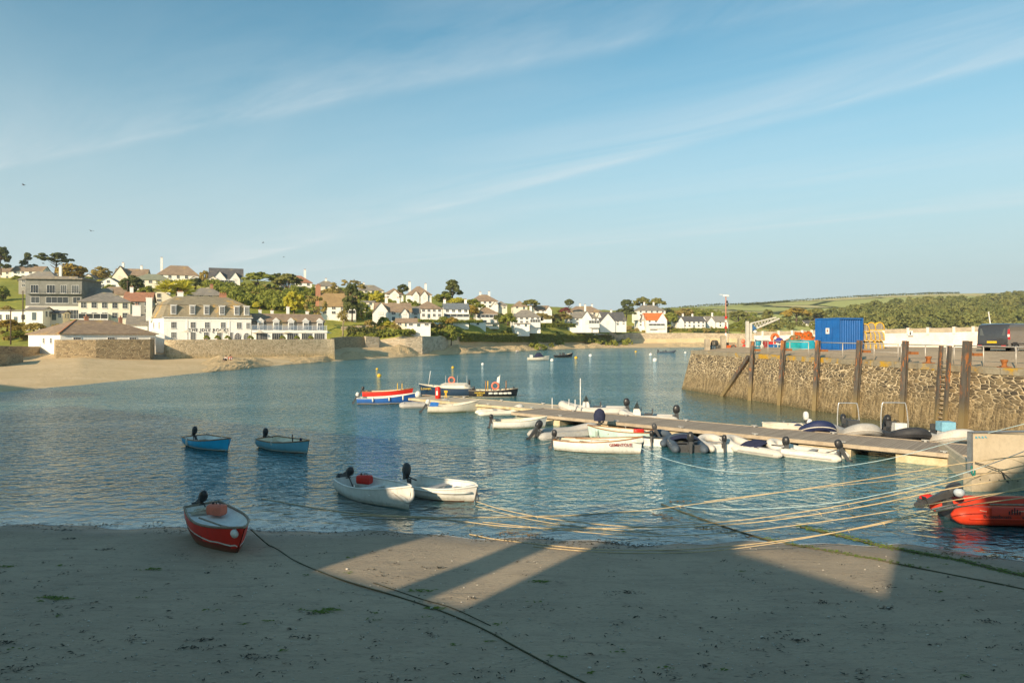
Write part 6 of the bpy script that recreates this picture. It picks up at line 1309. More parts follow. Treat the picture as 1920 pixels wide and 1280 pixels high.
rib('mooring_rib', 'dark grey inflatable with white bow moored below the far sand', 1251, 661, 6.4, 2.3, 12, 'slate', 'black', 'white', dict(size=1.4, tilt=5), False, .3, console=(2.6, M_DKGREY, None), nose=.5)
# ------------------------------------------------------------------ pontoon
def mat_planks():
    t = NT('pontoon_planks'); p = t.obj(); s = t.n('SeparateXYZ'); t.l(p, s.inputs[0])
    f = t.math('FRACT', t.math('MULTIPLY', s.outputs[0], 6.9)); fl = t.math('FLOOR', t.math('MULTIPLY', s.outputs[0], 6.9)); wn = t.n('TexWhiteNoise', noise_dimensions='1D'); t.l(fl, wn.inputs['W'])
    n = t.noise(t.scaled(p, 8, .7, 1), 1.5, 5, .7); col = t.mix(wn.outputs[0], (0.40, 0.33, 0.255), (0.30, 0.245, 0.19)); col = t.mix(t.math('MULTIPLY', t.ramp(n, .45, .75), .5), col, (0.22, 0.175, 0.135))
    gap = t.ramp(f, .10, .04); col = t.mix(gap, col, (0.06, 0.05, 0.04))
    seam = t.ramp(t.math('FRACT', t.math('MULTIPLY', s.outputs[0], .27)), .02, .005); col = t.mix(t.math('MULTIPLY', seam, .5), col, (0.5, 0.42, 0.32))
    t.pbr(col, .85, .2, 0, t.bump(t.math('SUBTRACT', 1.0, gap), .5, .02)); return t.m
M_PLANK = mat_planks(); M_TIMBER = pm('pale_timber', (0.46, 0.375, 0.27), (0.34, 0.27, 0.19), 3, .8, bump=.3); M_FLOAT = pm('concrete_float', (0.60, 0.50, 0.33), (0.42, 0.33, 0.18), 2, .85, bump=.3)
PA, PB = Vector((20.2, 28.7, 0)), Vector((1.1, 45.2, 0))        # near and far end of the main pontoon's middle line
FA, FB = Vector((3.4, 46.6, 0)), Vector((-7.2, 55.6, 0))         # the same for the far section
def pontoon(a, b, w, label, deck, mat_edge, post):
    d = b - a; L = d.length; t = empty('pontoon', (a.x, a.y, 0)); t.rotation_euler = (0, 0, math.atan2(d.y, d.x)); tag(t, label, 'pontoon', 'pontoon sections'); dz = 0 if post else -.03
    m = MB(); m.box(0, L, -w, w, .50 + dz, .56 + dz); m.build('deck', deck, t)
    m = MB()
    for s in (1, -1): m.box(-.05, L, s * w + (0 if s > 0 else -.1), s * w + (.1 if s > 0 else 0), .41 + dz, .585 + dz)
    m.box(L, L + .1, -w, w, .41 + dz, .585 + dz); m.box(-.1, -.0, -w, w, .41 + dz, .585 + dz); m.build('edge_beam', mat_edge, t)
    m = MB(); m.box(.2, L - .2, -w + .2, w - .2, .30, .49 + dz); m.build('frame', M_DKGREY, t)
    x = 1.0
    while x < L - 2: m = MB(); m.box(x, x + 2.3, -w + .12, w - .08, -.25, .32); m.build('float', M_FLOAT, t); x += 4.1
    for k in range(int(L / 4)):
        for s in (1, -1):
            m = MB(); cx = 1.5 + k * 4.0 + (1.2 if s < 0 else 0); m.box(cx - .05, cx + .05, s * (w - .14) - .04, s * (w - .14) + .04, .56 + dz, .62); m.bar((cx - .16, s * (w - .14), .64), (cx + .16, s * (w - .14), .64), .045); m.build('cleat', M_STEEL, t)
    if post:
        for x in (L - 2.0, L - 2.5, L - .6): m = MB(); m.tube([(x, -w - .13, -.3), (x, -w - .13, 1.3)], .03, 6); m.build('rail_post', M_WHP, t)
        m = MB(); m.tube([(L - 2.8, -w - .3, -.6), (L - 2.8, -w - .3, 2.7)], .032, 8); m.build('guide_post', M_WHP, t)
        m = MB(); m.box(-1.6, -.1, -.7, .7, .50, .56); m.build('landing', M_PLANK, t)
    bpy.context.view_layer.update(); return t, L
M_PALEDECK = pm('pale_concrete_deck', (0.58, 0.49, 0.36), (0.46, 0.38, 0.27), 2, .85, bump=.2)
pontoon(PA, PB, 1.65, 'long timber decked pontoon on pale concrete floats with boats along both sides', M_PLANK, M_TIMBER, True)
ft, fl = pontoon(FA, FB, 1.55, 'pale far pontoon section where the launches are tied up', M_PALEDECK, M_FLOAT, False)
r = empty('red_cabinet', ft.matrix_world @ Vector((fl - 1.9, .2, .53))); tag(r, 'red fire cabinet standing on the far end of the pontoon', 'cabinet')
m = MB(); m.lathe([(.21, 0), (.22, .03), (.22, .84), (.18, .92), (.03, .95)], (0, 0, 0), 12); m.build('body', M_REDP, r); m = MB(); m.box(-.13, .01, -.235, -.20, .28, .62); m.build('notice', M_WHP, r)
r = empty('yellow_stand', ft.matrix_world @ Vector((fl - 2.9, .3, .53))); tag(r, 'small yellow stand next to the red cabinet on the pontoon', 'stand'); m = MB(); m.bar((-.1, 0, 0), (0, 0, .62), .05); m.bar((.1, 0, 0), (0, 0, .62), .05); m.box(-.13, .13, -.06, .06, .52, .7); m.build('frame', M_YEL, r)
def covered_motor():
    p = at(1124, 797, .56); t = empty('covered_motor', p); tag(t, 'outboard motor under a navy cover above the aqua boat', 'outboard motor')
    m = MB(); m.loft([[Vector((r * math.cos(k * .6283), r * .8 * math.sin(k * .6283), z)) for k in range(10)] for z, r in ((.25, .30), (.55, .33), (.8, .25), (.92, .08))], 0, True, closed=True, cap0=True, cap1=True); m.build('cover', M_NAVYC, t)
    m = MB(); m.bar((0, 0, -.7), (0, 0, .3), .14); m.bar((-.2, 0, -.05), (.25, 0, .2), .08); m.build('leg', M_DKGREY, t)
covered_motor()

# ------------------------------------------------------------------ quay furniture
def mat_pile():
    t = NT('rusty_timber_pile'); p = t.obj(); s = t.n('SeparateXYZ'); t.l(p, s.inputs[0]); g = t.n('SeparateXYZ'); t.l(t.pos(), g.inputs[0])
    n = t.noise(t.scaled(p, 5, 5, .6), 1.2, 6, .7); col = t.mix(t.ramp(n, .35, .65), (0.060, 0.054, 0.046), (0.125, 0.108, 0.088))
    rust = t.ramp(t.noise(t.scaled(p, 3, 3, .8), 1.4, 5, .7), .52, .62); col = t.mix(t.math('MULTIPLY', rust, t.ramp(g.outputs[2], 1.6, 3.0)), col, (0.36, 0.13, 0.035))
    low = t.ramp(t.math('ADD', g.outputs[2], n), 2.4, 1.4); col = t.mix(t.math('MULTIPLY', low, .75), col, (0.24, 0.175, 0.075)); t.pbr(col, .85, .25, 0, t.bump(n, .6, .03)); return t.m
M_PILE = mat_pile(); M_RUST = pm('rusty_steel', (0.34, 0.125, 0.035), (0.20, 0.075, 0.03), 4, .9, bump=.5); M_RAIL = pm('galvanised_rail', (0.55, 0.50, 0.43), (0.42, 0.37, 0.31), 3, .5, .4, .3)
def pile_ends(pt, yt, pb):
    D = q_dep(pt); D = (18.9 + 15.09 - .38) / ((pt - 960) / F + .2156); top = Vector(((pt - 960) / F * D, D, zat(yt, D)))
    D2 = (18.2 + 68.4 * .23 - .22) / ((pb - 960) / F + .23); return top, Vector(((pb - 960) / F * D2, D2, -.8))
def pile(pt, yt, pb, label, w=.34):
    a, b = pile_ends(pt, yt, pb); t = empty('quay_pile', b); tag(t, label, 'pile', 'upright piles along the quay wall'); d = (a - b).normalized(); q = d.to_track_quat('Z', 'Y').to_matrix().to_4x4(); Lg = (a - b).length
    m = MB(); m.M = q; m.box(-w / 2, w / 2, -w * .5, -w * .36, 0, Lg); m.box(-w / 2, w / 2, w * .36, w * .5, 0, Lg); m.box(-w * .12, w * .12, -w * .36, w * .36, 0, Lg); m.box(-w * .36, -w * .14, -w * .35, w * .35, 0, Lg - .02); m.build('beam', M_PILE, t)
    c = a + d * -.75
    for y_ in (-.5, .30): m = MB(); m.box(.05, .55, y_, y_ + .1, -.08, .08); m.build('bracket', M_RUST, t, c - b)
for pt, yt, pb, l in ((1411, 640, 1405, 'left tall pile with the slanting brace against it'), (1469, 638, 1460, 'pile second along, before the traffic cone'), (1534, 638, 1526, 'pile in front of the blue container'),
                      (1612, 638, 1602, 'pile in front of the yellow lobster pots'), (1698, 639, 1690, 'pile between the white wall stretch and the boats with roll bars'), (1814, 639, 1803, 'thick pile right of the ladder, nearest the van')): pile(pt, yt, pb, l, .29 if pt < 1800 else .34)
def brace():
    a, _ = pile_ends(1404, 668, 1404); b = far(1350, q_depf(1350) - .2, -.6); b.x -= .15; t = empty('slanting_brace', b); tag(t, 'slanting timber brace leaning down from the left pile into the water', 'brace'); m = MB(); m.bar((0, 0, 0), a - b, .28, .30); m.build('beam', M_PILE, t); m = MB(); o = Vector((.25, -.05, -.1)); m.bar(o, a - b + o + Vector((.1, 0, -.3)), .12, .2); m.build('edge', M_TIMBER, t)
brace()
def ladder():
    t = empty('quay_ladder', pile_ends(1765, 648, 1753)[1]); o = t.location.copy(); tag(t, 'tall steel ladder fixed to the quay wall between two piles', 'ladder'); E = []
    for pt, pb in ((1765, 1752), (1781, 1768)):
        a, b = pile_ends(pt, 648, pb); E.append((a, b)); m = MB(); m.bar(b - o, a - o, .16, .2); m.build('stile', M_PILE, t)
    for k in range(17):
        f = .08 + .82 * k / 17; p = [b + (a - b) * f - o for a, b in E]; m = MB(); m.tube([p[0], p[1]], .028, 6); m.build('rung', M_TIMBER, t)
ladder()
def railing(pxs, label, zt=1.12, inset=.42, mid=True):
    D0 = q_dep(pxs[0]); t = empty('quay_railing', q_top(D0)); o = t.location.copy(); tag(t, label, 'railing', 'railings along the quay edge'); P_ = []
    for px in pxs:
        D = (18.9 + 15.09 + inset) / ((px - 960) / F + .2156); p = Vector(((px - 960) / F * D, D, q_top(D).z)); P_.append(p - o); m = MB(); m.tube([p - o, p - o + Vector((0, 0, zt))], .035, 8); m.build('post', M_RAIL, t)
    m = MB(); m.tube([p + Vector((0, 0, zt)) for p in P_], .035, 8); m.build('top_rail', M_RAIL, t)
    if mid: m = MB(); m.tube([p + Vector((0, 0, zt * .52)) for p in P_], .022, 6); m.build('middle_rail', M_RAIL, t)
railing([1416, 1440, 1481, 1516], 'galvanised railing before the coloured fish tubs')
railing([1530, 1580, 1639, 1684], 'galvanised railing before the blue container and lobster pots')
railing([1690, 1735, 1775], 'short railing left of the ladder top', mid=False)
railing([1789, 1844, 1905, 1975], 'galvanised railing in front of the van', mid=False)
def bollard(px, label):
    D = (18.9 + 15.09 + .5) / ((px - 960) / F + .2156); t = empty('mooring_bollard', Vector(((px - 960) / F * D, D, q_top(D).z))); tag(t, label, 'bollard', 'rusty mooring bollards on the coping'); m = MB(); m.lathe([(.20, 0), (.15, .06), (.11, .15), (.14, .30), (.19, .36), (.17, .42), (.05, .44)], (0, 0, 0), 12); m.build('post', M_RUST, t); m = MB(); m.box(-.26, .26, -.22, .22, -.02, .05); m.build('base', M_RUST, t)
bollard(1741, 'rusty bollard left of the quay ladder'); bollard(1883, 'rusty bollard on yellow lichen below the van')
for px, l, hh in ((1326, 'concrete post at the very end of the quay', 1.15), (1356, 'tall concrete post beside the pot heap at the quay end', 1.5), (1388, 'concrete post next to the red floats', 1.2)):
    D = 70.4 + (px - 1326) * .012; p = far(px, D, zat(657, D)); t = empty('concrete_post', p); tag(t, l, 'post', 'concrete posts at the quay end'); m = MB(); m.box(-.24, .24, -.24, .24, -.2, hh); m.build('shaft', M_CONC, t); m = MB(); m.loft([[Vector((x, y, hh + z)) for x, y in ((-w, -w), (w, -w), (w, w), (-w, w))] for z, w in ((0, .24), (.06, .18))], 0, False, closed=True, cap1=True); m.build('cap', M_CONC, t)
# heap of creels at the quay head
M_NETD = pm('dark_netting', (0.06, 0.065, 0.06), (0.12, 0.11, 0.09), 9, .95); M_NETB = pm('blue_rope_net', (0.03, 0.12, 0.20), None, 8, .9); M_NETO = pm('orange_netting', (0.55, 0.13, 0.02), (0.34, 0.07, 0.015), 6, .95, bump=.5); M_NETG = pm('brown_netting', (0.26, 0.18, 0.08), (0.15, 0.10, 0.05), 6, .95, bump=.5)
def mat_net():
    t = NT('pot_netting'); s = t.n('SeparateXYZ'); t.l(t.obj(), s.inputs[0]); f = None
    for a in (t.math('ADD', s.outputs[0], s.outputs[1]), t.math('SUBTRACT', s.outputs[2], s.outputs[0])):
        g = t.ramp(t.math('FRACT', t.math('MULTIPLY', a, 14)), .42, .40); f = g if f is None else t.math('MAXIMUM', f, g)
    d = t.n('BsdfDiffuse'); d.inputs[0].default_value = (.30, .27, .23, 1); tr = t.n('BsdfTransparent'); mx = t.n('MixShader'); t.l(f, mx.inputs[0]); t.l(tr.outputs[0], mx.inputs[1]); t.l(d.outputs[0], mx.inputs[2]); t.l(mx.outputs[0], t.out.inputs[0]); return t.m
M_NETTING = mat_net()
M_MESH = pm('pale_pot_mesh', (0.46, 0.41, 0.34), (0.30, 0.26, 0.21), 9, .9)
def creel(p, rz, label, frame, net, l=.9, w=.62, h=.55, group='lobster pots stacked on the quay', lean=0, fill=True):
    """hooped lobster pot: base, hoops, netting, end panel"""
    t = empty('lobster_pot', p, rz); t.rotation_euler = (lean, 0, rz); tag(t, label, 'lobster pot', group)
    m = MB(); b = .03
    for s in (1, -1): m.bar((-l / 2, s * w / 2, b), (l / 2, s * w / 2, b), .05)
    for x in (-l / 2, l / 2): m.bar((x, -w / 2, b), (x, w / 2, b), .05)
    m.build('base_frame', frame, t)
    arc = [(w / 2 * math.cos(k * math.pi / 8) * (1.0 if 1 < k < 7 else 1), .05 + (h - .05) * math.sin(k * math.pi / 8) ** .75) for k in range(9)]
    for x in (-l / 2, 0, l / 2): m = MB(); m.tube([(x, y, z) for y, z in arc], .042, 6); m.build('hoop', frame, t)
    m = MB()
    for k in range(1, 8): m.bar((-l / 2, arc[k][0] * .97, arc[k][1] * .98), (l / 2, arc[k][0] * .97, arc[k][1] * .98), .020)
    for q in range(11): x = -l / 2 + l * q / 10; m.tube([(x, y * .97, z * .98) for y, z in arc], .016, 4)
    for x in (-l / 2, l / 2):
        for k in range(1, 8): m.bar((x, arc[k][0] * .95, .05), (x, arc[k][0] * .95, arc[k][1] * .95), .02)
    n_ = m.build('netting', net, t)
    if fill:
        q = [(y * .93, z * .95) for y, z in arc]; m = MB(); m.loft([[Vector((x, y, z)) for y, z in q] for x in (-l / 2 + .02, l / 2 - .02)], 0, True); m.add([(-l / 2 + .02, y, z) for y, z in q], [tuple(range(9))]); m.add([(l / 2 - .02, y, z) for y, z in q], [tuple(range(9))]); m.build('mesh_sheet', M_NETTING, n_)
    return t
for i, (px, dz, l) in enumerate(((1336, 0, 'dark creel against the end post of the quay'), (1345, 0, 'dark creel right of the end creel on the quay head'), (1340, .5, 'dark creel balanced on top of the quay head creels'), (1375, 0, 'dark creel by the orange crate at the quay head'))):
    creel(far(px, 70.9, zat(656, 70.9) + dz), .4 * i, l, M_NETD, (M_NETB, M_NETD, M_NETD, M_NETD)[i], .6, .5, .5, 'dark creels at the quay head')
def crate(px, D, py, w, d, h, mat, label, name='fish_crate', rz=0.2):
    p = far(px, D, zat(py, D)); t = empty(name, p, rz); tag(t, label, 'crate'); m = MB(); e = .05; m.box(-w / 2, w / 2, -d / 2, d / 2, 0, .05)
    m.box(-w / 2, w / 2, -d / 2, -d / 2 + e, .05, h); m.box(-w / 2, w / 2, d / 2 - e, d / 2, .05, h); m.box(-w / 2, -w / 2 + e, -d / 2 + e, d / 2 - e, .05, h); m.box(w / 2 - e, w / 2, -d / 2 + e, d / 2 - e, .05, h); m.build('box', mat, t)
    m = MB()
    for k in range(5): m.box(-w / 2 + w * k / 4 - .03, -w / 2 + w * k / 4 + .03, -d / 2 - .03, -d / 2, .05, h)
    m.box(-w / 2 - .03, w / 2 + .03, -d / 2 - .04, -d / 2, h - .06, h); m.build('ribs', mat, t); return t
crate(1367, 71.2, 656, 1.05, .8, .5, M_ORANGE, 'weathered orange crate between concrete posts')
crate(1366, 71.8, 650, 1.1, .7, .45, M_TIMBER, 'pale wooden crate behind the orange crate')
for px, py, c, l in ((1393, 640, M_SALMON, 'salmon red float hung by the third concrete post'), (1395, 650, M_REDP, 'red float below the salmon one by the third concrete post')):
    t = empty('net_float', far(px, 71, zat(py, 71))); tag(t, l, 'float'); m = MB(); m.ball((0, 0, 0), .24, .24, .27); m.build('ball', c, t); m = MB(); m.tube([(0, 0, .25), (.03, 0, .34), (0, 0, .42)], .03, 6); m.build('eye', M_ROPEW, t)
M_REDW = pm('faded_red_mast_paint', (0.52, 0.24, 0.16), (0.44, 0.18, 0.12), 1.5, .7)
def mast():
    D = 73; z = zat(652, D); t = empty('signal_mast', far(1361, D, z)); tag(t, 'thin red and white signal mast with lamps at the top', 'mast'); Ht = 100 / F * D
    m = MB(); m.tube([(0, 0, 0), (0, 0, Ht * .28)], .11, 8); m.build('lower_shaft', M_WHP, t); m = MB(); m.tube([(0, 0, Ht * .28), (0, 0, Ht * .97)], .06, 8); m.build('upper_shaft', M_REDW, t)
    for f, c in ((.38, M_REDP), (.5, M_WHP), (.57, M_REDP), (.86, M_BLACK), (.80, M_BLACK)): m = MB(); m.box(-.10, .10, -.10, .10, Ht * f - .12, Ht * f + .12); m.build('lamp_box', c, t, (.1 if c is M_BLACK else 0, 0, 0))
    m = MB(); m.box(-.3, .3, -.12, .12, Ht * .96, Ht * .99); m.bar((-.7, 0, Ht), (.3, 0, Ht * .985), .05); m.build('top_bracket', M_WHP, t); m = MB(); m.tube([(.3, 0, 0), (.28, 0, Ht * .6), (.1, 0, Ht * .9)], .02, 5); m.build('stay', M_METAL, t)
mast()
M_CRANE = pm('pale_grey_steel', (0.60, 0.57, 0.50), (0.46, 0.43, 0.37), 2, .5)
def crane():
    D = 69; z = zat(656, D); t = empty('quay_crane', far(1404, D, z)); tag(t, 'small pale grey quay crane with lattice jib and blue triangular plate', 'crane'); s = D / F
    m = MB(); m.box(-.30, -.02, -.15, .15, 0, 54 * s); m.box(.04, .28, -.15, .15, 0, 50 * s); m.build('column', M_CRANE, t)
    m = MB(); m.box(-.5, .5, -.5, .5, 0, .12); m.build('base', M_CRANE, t)
    a, b = Vector((.2, 0, 36 * s)), Vector((.2, 0, 50 * s)); tip = Vector((57 * s, 0, 59 * s)); m = MB(); m.bar(a, tip, .14); m.bar(b, tip + Vector((-.3, 0, .12)), .12)
    for k in range(8):
        f, g = k / 9, (k + .5) / 9; m.bar(a + (tip - a) * f, b + (tip - b) * g, .05); m.bar(b + (tip - b) * g, a + (tip - a) * (k + 1) / 9, .05)
    m.build('jib', M_CRANE, t); m = MB(); m.add([(.32, -.2, 36 * s), (.32, -.2, 48 * s), (14 * s, -.2, 40 * s), (.32, -.12, 36 * s), (.32, -.12, 48 * s), (14 * s, -.12, 40 * s)], [(0, 2, 1), (3, 4, 5), (0, 1, 4, 3), (1, 2, 5, 4), (2, 0, 3, 5)]); m.build('plate', pm('blue_steel_plate', (0.05, 0.14, 0.30), None, 3, .5), t)
    m = MB(); m.tube([(11 * s, -.25, 34 * s), (11 * s, .2, 34 * s)], 3.2 * s, 14); m.build('winch_drum', M_WHP, t); m = MB(); m.tube([tip, tip + Vector((0, 0, -.5))], .03, 5); m.build('hook', M_DKGREY, t)
    m = MB(); m.tube(spline([(.5, -.2, 20 * s), (1.2, -.3, 14 * s), (1.7, -.2, 6 * s), (1.9, -.2, 0)], 4), .03, 5); m.build('hose', M_DKGREY, t)
crane()
def quay_bits():
    D = 66.0
    def base(px, py, name, label, cat, d=D): t = empty(name, far(px, d, zat(py, d))); tag(t, label, cat); return t
    t = base(1453, 640, 'lifebuoy', 'big orange horseshoe lifebuoy in front of the white wall', 'lifebuoy'); s = D / F; m = MB(); m.tube([(6.0 * s * math.cos(a), 0, 7 * s + 6.0 * s * math.sin(a)) for a in [math.radians(-35 + 290 * k / 20) for k in range(21)]], 2.6 * s, 10); m.build('ring', M_ORANGE, t); m = MB(); m.bar((0, .2, -1.2), (0, .2, 13 * s), .12); m.build('stand', M_WHP, t)
    t = base(1459, 641, 'blue_sack', 'purple blue sack slumped below the lifebuoy', 'sack'); m = MB(); m.ball((0, -.2, .15), .42, .3, .28); m.build('cloth', pm('violet_blue_fabric', (0.06, 0.06, 0.28), None, 5, .8), t)
    t = base(1421, 655, 'blue_barrel', 'blue plastic barrel behind the crane base', 'barrel'); m = MB(); m.lathe([(.26, 0), (.30, .1), (.30, .8), (.26, .9)], (0, 0, 0), 14); m.build('drum', pm('turquoise_plastic', (0.03, 0.26, 0.36), None, 4, .5), t); m = MB(); m.lathe([(.31, .28), (.32, .32), (.31, .36)], (0, 0, 0), 14); m.build('hoop', M_METAL, t)
    t = base(1427, 657, 'white_tub', 'white plastic tub by the crane hose', 'tub'); m = MB(); m.lathe([(.24, 0), (.32, .5), (.34, .52), (.30, .5), (.22, .06)], (0, 0, 0), 14); m.build('shell', M_WHP, t)
    t = base(1436, 655, 'red_drum', 'dark red drum standing beside the blue and white gear', 'drum'); m = MB(); m.lathe([(.24, 0), (.28, .08), (.28, .85), (.24, .9)], (0, 0, 0), 14); m.build('drum', pm('dark_red_plastic', (0.26, 0.03, 0.03), None, 4, .5), t)
    crate(1445, D, 656, .9, .7, .55, pm('mid_blue_plastic', (0.02, 0.17, 0.42), None, 4, .5), 'blue crate among the gear below the lifebuoy'); crate(1445, D + .1, 646, .8, .6, .3, M_REDP, 'red crate stacked on the blue crate below the lifebuoy', rz=-.2)
    t = base(1456, 655, 'gear_cage', 'white and blue cage of fishing gear left of the traffic cone', 'cage'); m = MB()
    for x in (-.4, 0, .4):
        for y in (-.3, .3): m.bar((x, y, 0), (x, y, 1.0), .05)
    for z in (0.03, .5, 1.0): m.bar((-.4, -.3, z), (.4, -.3, z), .05); m.bar((-.4, .3, z), (.4, .3, z), .05)
    m.build('frame', M_WHP, t); m = MB(); m.box(-.35, .35, -.25, .25, .05, .45); m.build('filled_bag', M_NETB, t)
    t = base(1473, 657, 'traffic_cone', 'red and white traffic cone beside the turquoise tubs', 'traffic cone', 62); m = MB(); m.box(-.24, .24, -.24, .24, 0, .05); m.lathe([(.19, .05), (.05, .78), (.03, .8)], (0, 0, 0), 14); m.build('cone', M_ORANGE, t); m = MB(); m.lathe([(.151, .28), (.103, .55), (.10, .55)], (0, 0, 0), 14); m.build('white_band', M_WHP, t)
    M_TURQ = pm('turquoise_bag', (0.02, 0.36, 0.38), (0.015, 0.24, 0.28), 3, .7, bump=.5); M_TURQ2 = pm('sky_blue_bag', (0.02, 0.38, 0.50), (0.015, 0.28, 0.40), 3, .7, bump=.5)
    for px, mt, l, d in ((1487, M_TURQ, 'turquoise bulk bag of gear, left of a pair', 60.5), (1513, M_TURQ2, 'sky blue bulk bag of gear next to the container', 60)):
        t = base(px, 657, 'bulk_bag', l, 'bag', d); m = MB(); secs = []
        for z, w in ((0, .50), (.12, .60), (.45, .63), (.78, .58), (.9, .54)): secs.append([Vector((w * math.copysign(abs(math.cos(k * math.pi / 8)) ** .5, math.cos(k * math.pi / 8)) + .03 * mnoise.noise(Vector((k, z * 3, px))), .52 * math.copysign(abs(math.sin(k * math.pi / 8)) ** .5, math.sin(k * math.pi / 8)), z)) for k in range(16)])
        m.loft(secs, 0, True, closed=True, cap0=True, cap1=True); m.build('sack', mt, t)
        m = MB()
        for x in (-.5, .5): m.tube([(x - .1, -.45, .85), (x, -.45, 1.05), (x + .1, -.45, .85)], .025, 5)
        m.build('loops', mt, t)
    def heap(px, py, d, w, h, mt, label, sd):
        t = base(px, py, 'net_heap', label, 'fishing net', d); m = MB(); n = 15; vs = []; fs = []
        for j in range(8):
            for i in range(n):
                a = 2 * math.pi * i / n; r = 1 - j / 7.0; f = 1 + .35 * mnoise.noise(Vector((math.cos(a) * 2 + sd, math.sin(a) * 2, j * .5))); vs.append((w * r ** .6 * f * math.cos(a), .45 * r ** .6 * f * math.sin(a), h * (1 - r ** 1.5) * f))
        for j in range(7):
            for i in range(n): fs.append((j * n + i, j * n + (i + 1) % n, (j + 1) * n + (i + 1) % n, (j + 1) * n + i))
        m.add(vs, fs, 0, True); m.build('net', mt, t); m = MB()
        for k in range(7): a = k * .9 + sd; m.ball((w * .6 * math.cos(a), .35 * math.sin(a) - .1, h * .5 + .1 * math.sin(k * 2.0)), .09, .07, .07, 6, 5)
        m.build('corks', M_ORANGE if mt is not M_NETO else M_NETG, t)['kind'] = 'stuff'
    heap(1491, 640, 60.5, .75, .55, M_NETG, 'brown net heap lying on the turquoise bag', 1); heap(1500, 636, 60.8, .7, .6, M_NETO, 'rusty orange net heap rising behind the bags', 4); heap(1515, 638, 60.2, .65, .75, M_NETO, 'bright orange net heap against the container', 7); heap(1478, 642, 61, .4, .3, M_NETD, 'small dark net heap left of the orange nets', 9)
    t = base(1485, 634, 'yellow_float', 'yellow cloth on top of the nets', 'cloth', 61.5); m = MB(); m.loft([[Vector((-.35 + .7 * i / 6, y, .12 * math.sin(i * 1.3 + y * 4) - .2 * abs(i - 3) / 3)) for y in (-.3, -.1, .1, .3)] for i in range(7)], 0, True); m.build('fabric', M_YEL, t); t.name = 'yellow_cloth'
quay_bits()

M_CBLUE = pm('container_blue', (0.014, 0.125, 0.40), (0.012, 0.10, 0.33), 1.2, .45, .4)
def container():
    D = 55.0; z = zat(657, D); c = far(1573, D, z); t = empty('shipping_container', c, math.radians(-70)); tag(t, 'small bright blue shipping container with a white notice on its doors', 'shipping container')
    w, l, h = 2.4, 2.45, 2.62; s = .05
    def corr(p0, p1, n, m, nrm):
        d = (p1 - p0) / n; sec = []
        for i in range(n):
            a = p0 + d * i
            for f, o in ((0, 0), (.28, 0), (.42, s), (.78, s), (.92, 0)): sec.append(a + d * f - nrm * o)
        sec.append(p1); m.loft([[v + Vector((0, 0, .12)) for v in sec], [v + Vector((0, 0, h - .1)) for v in sec]], 0, False)
    A, B, C = Vector((-w, 0, 0)), Vector((0, 0, 0)), Vector((0, l, 0))
    side = (C - B).normalized(); nr = Vector((side.y, -side.x, 0)); E2 = Vector((-w, l, 0))
    m = MB(); corr(B, C, 10, m, nr); m.loft([[C, C + Vector((0, 0, h))], [E2, E2 + Vector((0, 0, h))], [A, A + Vector((0, 0, h))]], 0, False); m.prism([(v.x, v.y) for v in (A, B, C, E2)], h - .03, h); m.build('shell', M_CBLUE, t)
    m = MB()
    for v in (A, B, C): m.bar(v + Vector((.01, -.01, 0)), v + Vector((.01, -.01, h + .02)), .13)
    for z_ in (.06, h - .04): m.bar(A + Vector((0, -.02, z_)), B + Vector((0, -.02, z_)), .12); m.bar(B + Vector((.02, -.03, z_)), C + Vector((.02, .02, z_)), .12)
    m.build('corner_frame', M_CBLUE, t)
    for x0, x1 in ((-w + .07, -w / 2 - .015), (-w / 2 + .015, -.07)):
        m = MB(); m.box(x0, x1, -.05, -.0, .14, h - .12)
        for k in range(3): zz = .3 + k * .75; m.box(x0 + .06, x1 - .06, -.065, -.05, zz, zz + .6)
        dr = m.build('door', M_CBLUE, t); m = MB(); cx = (x0 + x1) / 2; m.tube([(cx, -.09, .15), (cx, -.09, h - .14)], .022, 6); m.box(cx - .2, cx + .03, -.11, -.07, 1.0, 1.05); m.build('lock_bar', M_CBLUE, dr)
    m = MB(); m.box(-1.28, -.92, -.10, -.07, 1.35, 1.82); nt = m.build('notice', M_WHP, t); m = MB(); m.box(-1.16, -1.04, -.104, -.10, 1.50, 1.68); m.box(-1.13, -1.07, -.104, -.10, 1.70, 1.76); m.build('notice_mark', pm('notice_red', (0.35, 0.08, 0.06), None, 5, .5), nt)
container()
